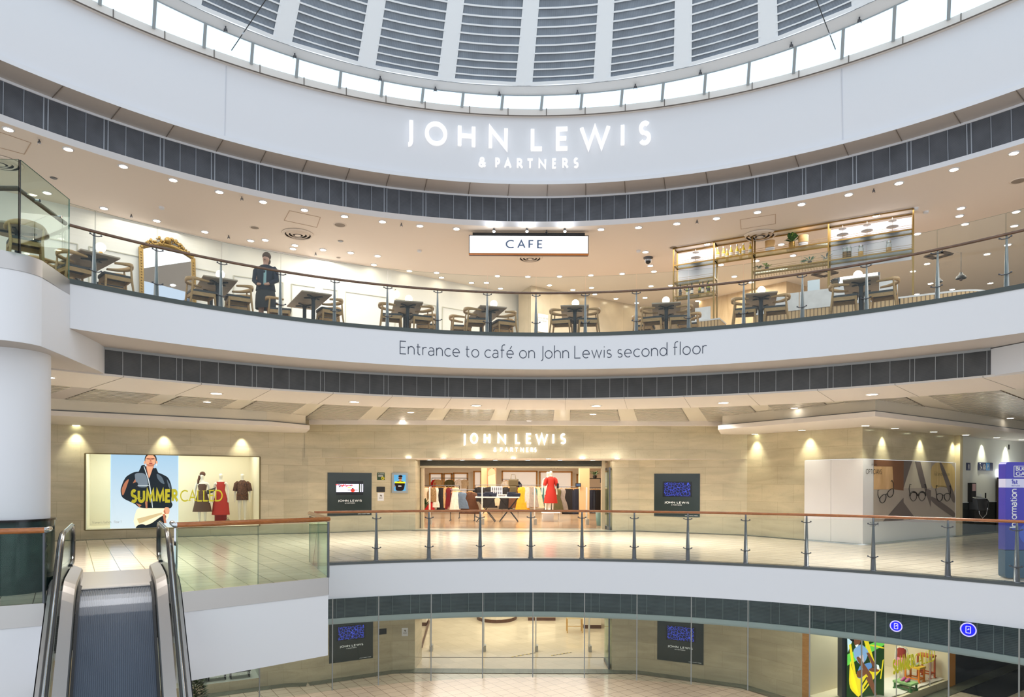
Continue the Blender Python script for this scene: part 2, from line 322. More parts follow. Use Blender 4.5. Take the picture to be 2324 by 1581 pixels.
# ------------------------------------------------------------------ lettering: strokes of even weight, cap height 1
def AR(cx, cy, rx, ry, a0, a1, n=14):
    return [(cx+rx*cos(math.radians(a0+(a1-a0)*i/n)), cy+ry*sin(math.radians(a0+(a1-a0)*i/n))) for i in range(n+1)]
X = 0.62                                                    # x-height
def bowl(cx): return AR(cx, X/2, 0.29, X/2, 0, 360, 20)
GL = {
 'A': (0.78, [[(0, 0), (0.39, 1), (0.78, 0)], [(0.14, 0.34), (0.64, 0.34)]]),
 'B': (0.55, [[(0, 0), (0, 1), (0.25, 1)]+AR(0.25, 0.76, 0.22, 0.24, 90, -90)+[(0, 0.52)], [(0.25, 0.52)]+AR(0.27, 0.26, 0.26, 0.26, 90, -90)+[(0, 0)]]),
 'C': (0.8, [AR(0.52, 0.5, 0.52, 0.5, 52, 308, 20)]),
 'D': (0.8, [[(0, 0), (0, 1), (0.25, 1)]+AR(0.3, 0.5, 0.5, 0.5, 90, -90, 18)+[(0, 0)]]),
 'E': (0.5, [[(0.5, 1), (0, 1), (0, 0), (0.5, 0)], [(0, 0.52), (0.44, 0.52)]]),
 'F': (0.48, [[(0.48, 1), (0, 1), (0, 0)], [(0, 0.5), (0.42, 0.5)]]),
 'G': (0.86, [AR(0.52, 0.5, 0.52, 0.5, 52, 300, 20)+[(0.84, 0.1), (0.84, 0.46), (0.55, 0.46)]]),
 'H': (0.7, [[(0, 0), (0, 1)], [(0.7, 0), (0.7, 1)], [(0, 0.53), (0.7, 0.53)]]),
 'I': (0.06, [[(0.03, 0), (0.03, 1)]]),
 'J': (0.2, [[(0.2, 1), (0.2, 0.0)]+AR(0.05, -0.02, 0.15, 0.18, 0, -95, 8)]),
 'K': (0.6, [[(0, 0), (0, 1)], [(0.56, 1), (0, 0.48)], [(0.14, 0.6), (0.62, 0)]]),
 'L': (0.5, [[(0, 1), (0, 0), (0.5, 0)]]),
 'M': (0.9, [[(0, 0), (0.08, 1), (0.45, 0.2), (0.82, 1), (0.9, 0)]]),
 'N': (0.74, [[(0, 0), (0, 1), (0.74, 0.03), (0.74, 1)]]),
 'O': (1.0, [AR(0.5, 0.5, 0.5, 0.5, 0, 360, 28)]),
 'P': (0.52, [[(0, 0), (0, 1), (0.24, 1)]+AR(0.25, 0.72, 0.27, 0.28, 90, -90)+[(0, 0.44)]]),
 'R': (0.6, [[(0, 0), (0, 1), (0.22, 1)]+AR(0.23, 0.74, 0.26, 0.26, 90, -90)+[(0, 0.48)], [(0.22, 0.48), (0.62, 0)]]),
 'S': (0.54, [AR(0.28, 0.75, 0.24, 0.25, 40, 270, 12)+AR(0.27, 0.25, 0.27, 0.25, 90, -145, 12)]),
 'T': (0.64, [[(0, 1), (0.64, 1)], [(0.32, 1), (0.32, 0)]]),
 'U': (0.66, [[(0, 1), (0, 0.33)]+AR(0.33, 0.33, 0.33, 0.33, 180, 360)+[(0.66, 1)]]),
 'V': (0.74, [[(0, 1), (0.37, 0), (0.74, 1)]]),
 'W': (1.16, [[(0, 1), (0.3, 0), (0.58, 0.98), (0.86, 0), (1.16, 1)]]),
 'Y': (0.7, [[(0, 1), (0.35, 0.46), (0.7, 1)], [(0.35, 0.46), (0.35, 0)]]),
 '&': (0.7, [[(0.7, 0), (0.16, 0.66)]+AR(0.33, 0.8, 0.19, 0.2, 215, -60, 12)+AR(0.28, 0.25, 0.28, 0.25, 110, 340, 14)+[(0.68, 0.48)]]),
 '1': (0.3, [[(0, 0.8), (0.28, 1), (0.28, 0)]]),
 "'": (0.1, [[(0.06, 1), (0.03, 0.8)]]),
 'a': (0.5, [AR(0.24, X-0.21, 0.22, 0.21, 140, 0, 8)+[(0.46, 0)], AR(0.22, 0.17, 0.22, 0.18, 60, 330, 14)+[(0.46, 0.12)], [(0.33, 0.34), (0.46, 0.38)]]),
 'c': (0.5, [AR(0.31, X/2, 0.31, X/2, 50, 310, 16)]),
 'd': (0.6, [bowl(0.29), [(0.6, 1.05), (0.6, 0)]]),
 'e': (0.6, [[(0.02, X/2), (0.58, X/2)]+AR(0.3, X/2, 0.29, X/2, 0, 310, 18)]),
 'f': (0.34, [AR(0.32, 0.86, 0.2, 0.2, 70, 180, 8)+[(0.12, 0)], [(0, X), (0.32, X)]]),
 'h': (0.54, [[(0, 0), (0, 1.05)], [(0, 0.36)]+AR(0.27, X-0.27, 0.27, 0.27, 170, 0, 10)+[(0.54, 0)]]),
 'i': (0.06, [[(0.03, 0), (0.03, X)], [(0.03, 0.84), (0.03, 0.9)]]),
 'l': (0.06, [[(0.03, 0), (0.03, 1.05)]]),
 'm': (0.84, [[(0, 0), (0, X)], [(0, 0.36)]+AR(0.21, X-0.21, 0.21, 0.21, 170, 0, 8)+[(0.42, 0)], [(0.42, 0.4)]+AR(0.63, X-0.21, 0.21, 0.21, 170, 0, 8)+[(0.84, 0)]]),
 'n': (0.52, [[(0, 0), (0, X)], [(0, 0.36)]+AR(0.26, X-0.26, 0.26, 0.26, 170, 0, 10)+[(0.52, 0)]]),
 'o': (0.62, [AR(0.31, X/2, 0.31, X/2, 0, 360, 22)]),
 'p': (0.6, [AR(0.3, X/2, 0.3, X/2, 0, 360, 18), [(0, X), (0, -0.35)]]),
 'r': (0.3, [[(0, 0), (0, X)], [(0, 0.36)]+AR(0.22, X-0.2, 0.22, 0.2, 170, 60, 8)]),
 's': (0.4, [AR(0.2, X-0.16, 0.17, 0.16, 40, 270, 10)+AR(0.2, 0.15, 0.19, 0.15, 90, -145, 10)]),
 't': (0.34, [[(0.12, 0.86), (0.12, 0.16)]+AR(0.27, 0.16, 0.15, 0.16, 180, 290, 6), [(0, X), (0.32, X)]]),
 'u': (0.52, [[(0, X), (0, 0.26)]+AR(0.26, 0.26, 0.26, 0.26, 180, 350, 10), [(0.52, X), (0.52, 0)]]),
 'b': (0.6, [AR(0.31, X/2, 0.29, X/2, 0, 360, 20), [(0, 1.05), (0, 0)]]),
 'g': (0.6, [bowl(0.29), [(0.6, X), (0.6, -0.1)]+AR(0.32, -0.1, 0.28, 0.22, 0, -150, 10)]),
 'k': (0.5, [[(0, 0), (0, 1.05)], [(0.46, X), (0, 0.28)], [(0.14, 0.38), (0.5, 0)]]),
 'y': (0.5, [[(0, X), (0.25, 0)], [(0.5, X), (0.14, -0.35)]]),
 'x': (0.5, [[(0, 0), (0.5, X)], [(0, X), (0.5, 0)]]),
 'v': (0.5, [[(0, X), (0.25, 0), (0.5, X)]]),
 'w': (0.86, [[(0, X), (0.22, 0), (0.43, X), (0.64, 0), (0.86, X)]]),
}
GL['é'] = (0.6, GL['e'][1]+[[(0.3, 0.74), (0.44, 0.96)]])
def glyph(ch, sw, gap, sx=1.0):
    """outline bands of one glyph: list of (left points, right points)"""
    wd, st = GL[ch]; out = []
    for pl in st:
        P = [Vector((p[0]*sx, p[1])) for p in pl]; closed = (P[0]-P[-1]).length < 1e-4; m = len(P); Lf = []; Rt = []
        for i in range(m):
            a = P[i]-P[i-1] if i > 0 else (P[m-1]-P[m-2] if closed else P[1]-P[0])
            b = P[i+1]-P[i] if i < m-1 else (P[1]-P[0] if closed else P[m-1]-P[m-2])
            a = a.normalized(); b = b.normalized(); na = Vector((-a.y, a.x)); nb = Vector((-b.y, b.x)); nn = na+nb
            if nn.length < 1e-3: nn = na
            nn.normalize(); k = sw/2/max(0.42, nn.dot(na)); Lf.append(P[i]+nn*k); Rt.append(P[i]-nn*k)
        out.append((Lf, Rt))
    return wd*sx, out
def stroke_mesh(mb, ch, f3, sw, depth, sx=1.0, mi=0, x0=0.0):
    """f3(x, y, d) -> world point; x, y in cap heights"""
    wd, bands = glyph(ch, sw, 0, sx)
    for kb, (Lf, Rt) in enumerate(bands):
        m = len(Lf); e = -0.0007*kb
        for i in range(m-1):
            q = [Lf[i], Lf[i+1], Rt[i+1], Rt[i]]
            fr = [f3(x0+p.x, p.y, e) for p in q]
            if depth:
                bk = [f3(x0+p.x, p.y, depth) for p in q]; mb.hex(bk, fr, mi)
            else: mb.add(fr, [(3, 2, 1, 0)], mi)
    return wd
def width(text, sp, sx=1.0, sps=0.5):
    return sum((sps if c == ' ' else GL[c][0]*sx+sp) for c in text)-sp
def text_flat(mb, text, o, ux, h, sw=0.1, sp=0.22, depth=0.0, nrm=None, mi=0, sx=1.0, sps=0.5, uy=(0, 0, 1), center=True, W=None):
    """a line of lettering on a plane: o the baseline point, ux along the line, h cap height"""
    o = Vector(o); ux = Vector(ux).normalized(); uy = Vector(uy).normalized(); n = Vector(nrm).normalized() if nrm is not None else ux.cross(uy)
    tw = width(text, sp, sx, sps)
    if W: sx2 = W/(tw*h)
    else: sx2 = 1.0
    x = -tw/2 if center else 0.0
    for c in text:
        if c == ' ': x += sps; continue
        g = lambda a, b, d: o+ux*(a*h*sx2)+uy*(b*h)-n*d
        x += stroke_mesh(mb, c, g, sw, depth, sx, mi, x)+sp
    return mb
# ------------------------------------------------------------------ the setting: rings of the atrium
Z2 = 5.0; ZG = -4.95; ZC = 3.705; ZCC = 8.16; ZGC = -1.45
C0 = (0.595, 5.311, 9.789); C2 = (0.449, 5.26, 11.128); C3 = (0.449, 5.26, 11.128); C4 = (0.472, 5.361, 13.321)
GAL = (0.763, 4.456, 10.915); GALB = (0.653, 4.427, 10.893); CUR = (0.733, 4.889, 10.458)
A1 = (0.459, 5.396, 11.853); A2 = (0.513, 5.222, 11.94); A3 = (0.476, 5.376, 11.793); A4 = (0.492, 5.143, 11.338)
B1 = (0.44, 5.141, 11.144); B2 = (0.445, 5.179, 11.122); B3 = (0.274, 6.599, 9.497); B4 = (0.21, 6.639, 9.126)
TR = 1.27
tC, _, PC = hit_ring(157, 640, C0)                       # the café ring ends here on the left
def struct(mb, name, mats, **k): return mb.build(name, mats, kind='structure', **k)
def joints(mb, Ca, za, Cb, zb, ts, wd=0.02, dp=0.012, mi=0, dra=0.0, drb=0.0):   # dark joints across a ring of panels
    for t in ts:
        a = rp(Ca, t, za, dra); tb = math.atan2(a.x-Cb[0], a.y-Cb[1]); b = rp(Cb, tb, zb, drb); mb.bar(a, b, wd, dp, mi, (sin(t), cos(t), 0.5))
# drum wall, its soffit, the upper grille
mb = MB(); mb.loft(A4, 8.995, B1, 10.5, -TR, TR, 96, dr0=0.07, dr1=0.12)
mb.loft(A4, 8.91, A4, 8.995, -TR, TR, 96); mb.loft(A4, 8.995, A4, 8.996, -TR, TR, 96, dr1=0.07)
struct(mb, 'wall_drum', M_WHITE)
mb = MB(); mb.loft(A3, 8.91, A4, 8.91, -TR, TR, 96)
ts = [hit_ring(x, y, A4)[0] for x, y in ((120, 182), (254, 234), (379, 277), (493, 310), (593, 338), (688, 361), (787, 377), (879, 391), (966, 402), (1066, 412), (1156, 418), (1245, 417), (1333, 413), (1423, 405), (1514, 399), (1611, 387), (1711, 372), (1818, 349), (1931, 321), (2053, 286), (2187, 244))]
ts = [ts[0]-2*(ts[1]-ts[0]), ts[0]-(ts[1]-ts[0])]+ts+[ts[-1]+(ts[-1]-ts[-2])]
TJ = ts
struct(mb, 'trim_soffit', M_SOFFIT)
mb = MB(); joints(mb, A3, 8.91, A4, 8.91, TJ, 0.025, 0.012); struct(mb, 'trim_soffit_joints', mat('panel_joint', (120, 110, 102), 0.8))
mb = MB(); mb.loft(A2, 8.25, A3, 8.9, -TR, TR, 120); struct(mb, 'trim_upper_grille', M_GRILLE)
mb = MB()
for i in range(len(TJ)-1):
    t0, t1 = TJ[i], TJ[i+1]; d = (t1-t0)
    for f in (0.035, 0.965): joints(mb, A2, 8.25, A3, 8.9, [t0+d*f], 0.02, 0.03)
    for f in (0.345, 0.655): joints(mb, A2, 8.25, A3, 8.9, [t0+d*f], 0.012, 0.03)
struct(mb, 'trim_upper_grille_bars', M_GRILLEBAR)
mb = MB(); mb.loft(A1, ZCC, A2, 8.26, -TR, TR, 120, dr0=-0.02, dr1=-0.03); mb.loft(A2, 8.26, A2, 8.26, -TR, TR, 120, dr0=-0.03, dr1=0.02); mb.loft(A3, 8.86, A3, 8.905, -TR, TR, 96, dr0=-0.02, dr1=-0.02); mb.loft(A3, 8.86, A3, 8.86, -TR, TR, 96, dr0=0.0, dr1=-0.02)
struct(mb, 'trim_ceiling_edge', M_WHITE)
# cornice under the clerestory
mb = MB(); mb.loft(B1, 10.47, B2, 10.63, -TR, TR, 96); mb.loft(B2, 10.63, B2, 10.66, -TR, TR, 96, dr1=0.06); mb.loft(B1, 10.47, B1, 10.47, -TR, TR, 96, dr0=0.2)
struct(mb, 'trim_cornice', M_LIP)
mb = MB(); cj = [hit_ring(x, y, B1)[0] for x, y in ((257, 34), (374, 86), (486, 130), (590, 166), (690, 195), (786, 216), (876, 234), (965, 247), (1066, 258), (1153, 262), (1240, 262), (1328, 259), (1419, 250), (1508, 240), (1609, 218), (1707, 200), (1813, 172), (1926, 138), (2049, 95), (2181, 45))]
joints(mb, B1, 10.465, B2, 10.64, cj, 0.018, 0.02); mb.loft(B1, 10.455, B1, 10.472, -TR, TR, 96, dr0=0.02, dr1=-0.002)
struct(mb, 'trim_cornice_joints', mat('cornice_joint', (112, 104, 98), 0.8))
# clerestory: frosted lit panes leaning in between cornice and dome ring
def mpos(k): return math.radians(5.625*(k+0.5)-0.35)
mb = MB(); mb.loft(B2, 10.60, B3, 10.83, -TR, TR, 120, dr0=0.05, dr1=0.0); wn = struct(mb, 'window_1', emis('frosted_daylight_pane', (214, 236, 252), 0.9))
mb = MB()
for k in range(-13, 13):
    t = mpos(k); a = rp(B2, t*B3[2]/B2[2]*0.985+0.004, 10.6, 0.02); q = rp(B3, t, 10.83, -0.015); a2 = hit_ring(1162+F*q.x/q.y, 245, B2)[2]; a2.z = 10.6
    mb.bar(a2, q, 0.06, 0.05)
mb.loft(B3, 10.81, B3, 10.84, -TR, TR, 96, dr0=-0.02, dr1=-0.02)
struct(mb, 'window_frame', mat('grey_window_bar', (168, 178, 184), 0.5))
# dome: soffit ring, ribs, slatted panels
M_DOME = mat('dome_paint', (240, 245, 250), 0.5)
M_DPAN = stripes('dome_perforated', (140, 150, 162), (118, 128, 140), 0.022, 0.5, 'X', 0.6, noise=0.15)
mb = MB(); mb.loft(B3, 10.84, B4, 10.87, -2.0, 2.0, 120); struct(mb, 'ceiling_dome_ring', M_DOME)
def dome(t):                                              # t 0..1 visible part, beyond it the crown
    pr = [(0, 9.126, 10.87, 0), (1, 8.31, 12.28, 0.15), (1.9, 7.5, 13.4, 0.25), (3, 6.0, 14.5, 0.3), (4.2, 3.8, 15.4, 0.3), (5.4, 0.4, 15.8, 0.3)]
    for a, b in zip(pr, pr[1:]):
        if t <= b[0] or b is pr[-1]:
            k = (t-a[0])/(b[0]-a[0]); return [a[i]+(b[i]-a[i])*k for i in range(4)]
def dpt(t, th, off=0.0):
    _, r, z, sx = dome(t); return Vector((B4[0]+sx+(r+off)*sin(th), B4[1]+(r+off)*cos(th), z+off*0.5))
ty = []
for y in (191.0, 187, 174.5, 157.5, 140.5, 121.5, 103, 82.5, 62, 41, 18.5, -4, -28, -54, -82):   # rows of the central panels at their depth
    lo, hi = -0.2, 4.0
    for _ in range(40):
        m = (lo+hi)/2; p = dpt(m, 0.0); yy = U-F*(p.z-EYE)/p.y
        if yy > y: lo = m
        else: hi = m
    ty.append(lo)
ty = [max(0.0, t) for t in ty]
mb = MB(); mp_ = MB(); RW = 0.0155; DT = math.radians(11.25)
levels = [0.0]+[ty[1]]+ty[2:]+[1.75, 1.95, 2.2]
for k in range(-9, 10):
    th = DT*k+0.0026
    for a, b in zip(levels, levels[1:]):                  # ribs, standing proud of the panels
        ra = 0.72*0.1963/9.126*0+RW
        mb.quad(dpt(a, th-ra*1.0), dpt(b, th-ra*1.15), dpt(b, th+ra*1.15), dpt(a, th+ra))
        for sgn in (-1, 1):
            mb.quad(dpt(a, th+sgn*ra), dpt(b, th+sgn*ra*1.15), dpt(b, th+sgn*ra*1.15, 0.05), dpt(a, th+sgn*ra, 0.05))
    for j in range(1, len(levels)-1):                     # slatted panels with white cross bars
        a, b = levels[j], levels[j+1]; n = 3
        for q in range(n):
            t0 = th+RW+(DT-2*RW)*q/n; t1 = th+RW+(DT-2*RW)*(q+1)/n
            mp_.quad(dpt(a, t0, 0.03), dpt(a, t1, 0.03), dpt(b, t1, 0.03), dpt(b, t0, 0.03))
            e = (b-a)*0.19
            mb.quad(dpt(a-e/2, t0, 0.0), dpt(a-e/2, t1, 0.0), dpt(a+e/2, t1, 0.0), dpt(a+e/2, t0, 0.0))
            mb.quad(dpt(a+e/2, t0, 0.0), dpt(a+e/2, t1, 0.0), dpt(a+e/2, t1, 0.03), dpt(a+e/2, t0, 0.03))
        for sgn, tt in ((1, th+RW), (-1, th+DT-RW)):      # thin side frames
            mb.quad(dpt(a, tt, 0.005), dpt(a, tt+sgn*0.006, 0.005), dpt(b, tt+sgn*0.006, 0.005), dpt(b, tt, 0.005))
    mb.quad(dpt(0, th, 0.0), dpt(0, th+DT, 0.0), dpt(levels[1], th+DT, 0.0), dpt(levels[1], th, 0.0))
struct(mb, 'ceiling_dome_ribs', M_DOME); struct(mp_, 'ceiling_dome', M_DPAN)
mb = MB(); mb.loft(B4, 10.872, B4, 10.86, -1.5, 1.5, 96, dr0=-0.002, dr1=0.0); struct(mb, 'trim_dome_line', mat('dome_joint', (130, 138, 144), 0.7))
# café ceiling, floor, fascia, soffit, lower grille, lip
mb = MB(); mb.loft(A1, ZCC, A1, ZCC, -TR-0.1, TR, 96, dr0=-0.02, dr1=16, flip=True); struct(mb, 'ceiling_cafe', M_CREAM)
mb = MB(); mb.loft(C0, Z2, C0, Z2, tC, TR, 96, dr0=0.0, dr1=17); struct(mb, 'floor_cafe', woodm('cafe_floor', (164, 152, 140), (184, 172, 158), 0.35, (2, 2, 2)))
mb = MB(); mb.loft(C0, 4.22, C0, Z2-0.05, tC, TR, 120); struct(mb, 'wall_cafe_fascia', M_WHITE)
mb = MB(); mb.loft(C0, Z2-0.05, C0, Z2+0.03, tC, TR, 120, dr0=-0.015, dr1=-0.015); mb.loft(C0, Z2+0.03, C0, Z2+0.03, tC, TR, 120, dr0=-0.015, dr1=0.07); mb.loft(C0, Z2-0.05, C0, Z2-0.05, tC, TR, 96, dr1=-0.015)
struct(mb, 'trim_cafe_edge', mat('dark_edge_channel', (66, 74, 72), 0.3))
t2l = hit_ring(226, 800, C2)[0]; t2r = hit_ring(2249, 800, C2)[0]
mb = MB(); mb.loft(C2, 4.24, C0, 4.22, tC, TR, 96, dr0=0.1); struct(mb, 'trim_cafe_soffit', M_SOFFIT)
mb = MB(); mb.loft(C3, 3.72, C2, 4.24, t2l, t2r, 120); struct(mb, 'trim_lower_grille', stripes('grille_mesh_low', (84, 84, 85), (62, 62, 63), 0.014, 0.62, 'Z', 0.5, noise=0.2))
mb = MB()
gx = [233, 278, 320, 361, 400, 413, 454, 495, 534, 572, 582, 619, 656, 692, 727, 736, 771, 805, 839, 871, 881, 914, 946, 979, 1010, 1018, 1052, 1083, 1115, 1146, 1153, 1185, 1217, 1249, 1280, 1288, 1319, 1351, 1384, 1416, 1425, 1458, 1491, 1526, 1559, 1569, 1604, 1640, 1676, 1713, 1724, 1761, 1799, 1838, 1879, 1891, 1933, 1975, 2020, 2065, 2076, 2123, 2173, 2187, 2240]
for i, x in enumerate(gx):
    t = hit_ring(x, 860, C3)[0]; joints(mb, C3, 3.72, C2, 4.24, [t], 0.010, 0.02, 0, -0.004, -0.004)
mb.loft(C2, 4.19, C2, 4.25, t2l, t2r, 96, dr0=-0.03, dr1=-0.03)
struct(mb, 'trim_lower_grille_bars', mat('grille_bar_low', (168, 170, 172), 0.4))
mb = MB(); mb.loft(C3, 3.70, C3, 3.74, -TR, TR, 96, dr0=-0.03, dr1=-0.03); mb.loft(C3, 3.74, C3, 3.74, -TR, TR, 96, dr0=-0.03, dr1=0.1)
mb.loft(C4, ZC-0.005, C3, 3.70, -TR, TR, 96, dr1=-0.03); mb.loft(C4, ZC-0.005, C4, ZC+0.08, -TR, TR, 96, flip=True)
struct(mb, 'ceiling_lip', M_LIP)
lj = [(216, 875), (408, 896), (577, 908), (728, 918), (870, 922), (1011, 926), (1151, 928), (1284, 928), (1424, 927), (1567, 922), (1721, 917), (1889, 907), (2078, 893), (2295, 880)]
mb = MB(); LJ = [hit_ring(x, y, C4)[0] for x, y in lj]; joints(mb, C3, 3.7, C4, ZC-0.006, LJ, 0.012, 0.006); joints(mb, C3, 3.7, C3, 3.745, LJ, 0.016, 0.008, 0, -0.03, -0.03); struct(mb, 'trim_lip_joints', mat('lip_joint', (172, 164, 156), 0.8))
# slot end walls of the lower grille and right-hand infill
e1 = rp(C2, t2r, 0); e2 = rp(C0, t2r+0.10, 0)
mb = MB(); mb.quad((e1.x, e1.y, 3.72), (e2.x+0.8, e2.y-0.3, 3.72), (e2.x+0.8, e2.y-0.3, 4.22), (e1.x, e1.y, 4.22)); mb.quad((e1.x, e1.y, 3.74), (e2.x+0.8, e2.y-0.3, 3.74), (e2.x+3, e2.y+1, 3.74), (e1.x+2, e1.y+1.5, 3.74)); struct(mb, 'wall_slot_end', M_WHITE)
# first-floor ceiling: linear planks between radial beams
M_PLANK = mat('plank_metal', (196, 188, 172), 0.22, 0.2, noise=0.05)
mb = MB(); mb.loft(C4, ZC+0.03, C4, ZC+0.03, -TR, TR, 96, dr0=0.0, dr1=14, flip=True); struct(mb, 'ceiling', mat('ceiling_beam_paint', (208, 200, 184), 0.3))
bx = [(7, 862), (197, 882), (393, 898), (565, 909), (719, 919), (868, 926), (1006, 929), (1142, 930), (1276, 930), (1419, 929), (1564, 924), (1719, 918), (1887, 907), (2076, 893), (2292, 880)]
BT = [hit_ring(x, y, C4)[0] for x, y in bx]
mb = MB(); md = MB()
for i in range(len(BT)-1):
    t0 = BT[i]+0.016; t1 = BT[i+1]-0.016; r = 0.12; z = ZC+0.012
    md.loft(C4, z+0.012, C4, z+0.012, t0, t1, 6, dr0=0.06, dr1=11, flip=True)
    while r < 10.4:
        mb.loft(C4, z, C4, z, t0+0.001, t1-0.001, 6, dr0=r, dr1=r+0.2, flip=True, smooth=False); mb.loft(C4, z+0.01, C4, z, t0, t1, 6, dr0=r, dr1=r, smooth=False); r += 0.29
struct(mb, 'ceiling_planks', M_PLANK); struct(md, 'ceiling_plank_gaps', mat('plank_gap', (104, 94, 80), 0.8))
# white bridge on the left at café level, the column under it
P2 = hit_z(44, 571, Z2); P3 = Vector((-7.55, 12.45, 0)); rc = 0.55; ca, cb = Vector((P2.x-rc+0.02, P2.y-0.12+rc, 0)), 0
PB = [(-14, P2.y-0.12)]+[(ca.x+rc*sin(q), ca.y-rc*cos(q)) for q in [math.radians(10*i) for i in range(0, 10)]]+[(PC.x, PC.y), (P3.x, P3.y), (-9.2, 17.5), (-14, 17.5)]
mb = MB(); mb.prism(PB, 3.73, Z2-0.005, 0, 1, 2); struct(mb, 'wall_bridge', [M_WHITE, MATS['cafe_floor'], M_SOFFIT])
mb = MB()
def off(i, d):
    a = Vector((*PB[max(i-1, 0)], 0)); b = Vector((*PB[i+1], 0)); n = Vector((b.y-a.y, -(b.x-a.x), 0)).normalized(); return Vector((*PB[i], 0))+n*d
mw = MB()
for m_, z0, z1, d in ((mb, 4.76, Z2+0.01, 0.014), (mw, 3.731, 4.76, 0.004)):
    m_.rings([[off(i, d)+Vector((0, 0, z)) for z in (z0, z1)] for i in range(0, 11)], 0, False, False, True, False); m_.wall(off(10, d), Vector((PC.x, PC.y, 0))+Vector((0.012, 0, 0)), z0, z1)
struct(mw, 'wall_bridge_face', M_WHITE)
struct(mb, 'trim_bridge_band', M_STEEL)
cc = Vector((-7.92, 10.72, 0))
mb = MB(); mb.cyl((cc.x, cc.y, 1.1), (cc.x, cc.y, 3.74), 0.56, n=48); struct(mb, 'column', M_WHITE)
# floors
O = Vector((-6.40, 11.06, 0)); DV = Vector((0.5, -0.866, 0)); RV = Vector((0.866, 0.5, 0))
def es(s, r, z=0.0): return O+DV*s+RV*r+Vector((0, 0, z))
L1 = hit_z(400, 1345, 0); L2 = hit_z(745, 1310, 0); L3 = hit_z(702, 1276, 0); LA = hit_z(100, 1368.5, 0); LB = hit_z(0, 1376, 0)
tL = math.atan2(L3.x-GAL[0], L3.y-GAL[1]); Lo = L3+Vector((sin(tL), cos(tL), 0))*12
LF = LB+(LB-LA).normalized()*5
eL = es((LA-O).dot(DV), -0.86); sLA = (LA-O).dot(DV); sL1 = (L1-O).dot(DV)
mb = MB(); bkL, bkR = es(-14, -0.86), es(-14, 0.8)
for FP in ([LF, LB, LA, es(sLA, -0.86), es(0.0, -0.86), bkL, Vector((-22, bkL.y, 0)), Vector((-22, LF.y, 0))], [es(0.0, -0.86), es(0.0, 0.8), bkR, bkL], [es(0.0, 0.8), es(sL1, 0.8), L1, L2, L3, Lo, bkR]): mb.poly(FP)
mb.loft(GAL, 0, GAL, 0, tL, 1.45, 64, dr1=24, smooth=False); struct(mb, 'floor', M_FLOOR)
mb = MB(); mb.loft(GALB, -0.75, GAL, -0.04, tL, 1.45, 120); mb.loft(GALB, -0.75, GALB, -0.75, tL, 1.45, 96, dr0=0.0, dr1=8, flip=True); struct(mb, 'wall_gallery_fascia', M_WHITE)
mb = MB(); mb.loft(GAL, -0.04, GAL, 0.012, tL, 1.45, 120, dr0=-0.012, dr1=-0.012); mb.loft(GAL, 0.012, GAL, 0.012, tL, 1.45, 120, dr0=-0.012, dr1=0.22); struct(mb, 'trim_gallery_edge', mat('gallery_edge', (84, 88, 88), 0.3, 0.3))
mb = MB(); mst = MB()
for a, b in ((LF, LA), (L1, L2), (L2, L3)):
    mb.wall(a, b, -1.40, -0.30); d = Vector((b.y-a.y, -(b.x-a.x), 0)).normalized()*0.01; mst.wall(a+d, b+d, -0.30, 0.005); mst.wall(a+d, b+d, -0.31, -0.30)
for sl, r in ((sLA, -0.86), (sL1, 0.8)): mb.wall(es(-0.2, r), es(sl, r), -1.4, 0.0)
mb.add([L1+Vector((0, 0, -1.4)), L2+Vector((0, 0, -1.4)), L3+Vector((0, 0, -1.4)), es(-2, 0.8, -1.4), es(sL1, 0.8, -1.4)], [(4, 3, 2, 1, 0)])
struct(mb, 'wall_landing', M_WHITE); struct(mst, 'trim_landing_band', M_STEEL)
mb = MB(); mb.quad((-30, -6, ZG), (30, -6, ZG), (30, 42, ZG), (-30, 42, ZG)); struct(mb, 'floor_ground', M_FLOOR)
# ground-floor grille ring seen through the glass screen
mb = MB(); mb.loft(C3, -1.38, C2, -0.72, -1.0, 1.3, 120); struct(mb, 'trim_ground_grille', stripes('grille_mesh_ground', (98, 106, 112), (68, 74, 80), 0.03, 0.62, 'Z', 0.5, noise=0.2))
mb = MB(); mg = MB()
for x in range(620, 2400, 34):
    t = hit_ring(x+8*sin(x), 1370, C3)[0]; joints(mg, C3, -1.38, C2, -0.72, [t], 0.014, 0.03, 0, -0.005, -0.005)
mb.loft(C3, -1.47, C3, -1.37, -1.0, 1.3, 96, dr0=-0.05, dr1=-0.05); mb.loft(C3, -1.37, C3, -1.37, -1.0, 1.3, 96, dr0=-0.05, dr1=0.05); mb.loft(C3, -1.53, C3, -1.47, -1.0, 1.3, 96, dr0=0.10, dr1=0.10); mb.loft(C3, -1.47, C3, -1.47, -1.0, 1.3, 96, dr0=0.1, dr1=-0.05)
struct(mb, 'trim_ground_lip', mat('ground_lip_paint', (206, 212, 212), 0.5)); struct(mg, 'trim_ground_grille_bars', mat('grille_bar_ground', (140, 148, 150), 0.4))
mb = MB(); mb.loft(C3, ZGC, C3, ZGC, -1.2, 1.35, 64, dr0=0.1, dr1=18, flip=True); struct(mb, 'ceiling_ground', M_LIP)
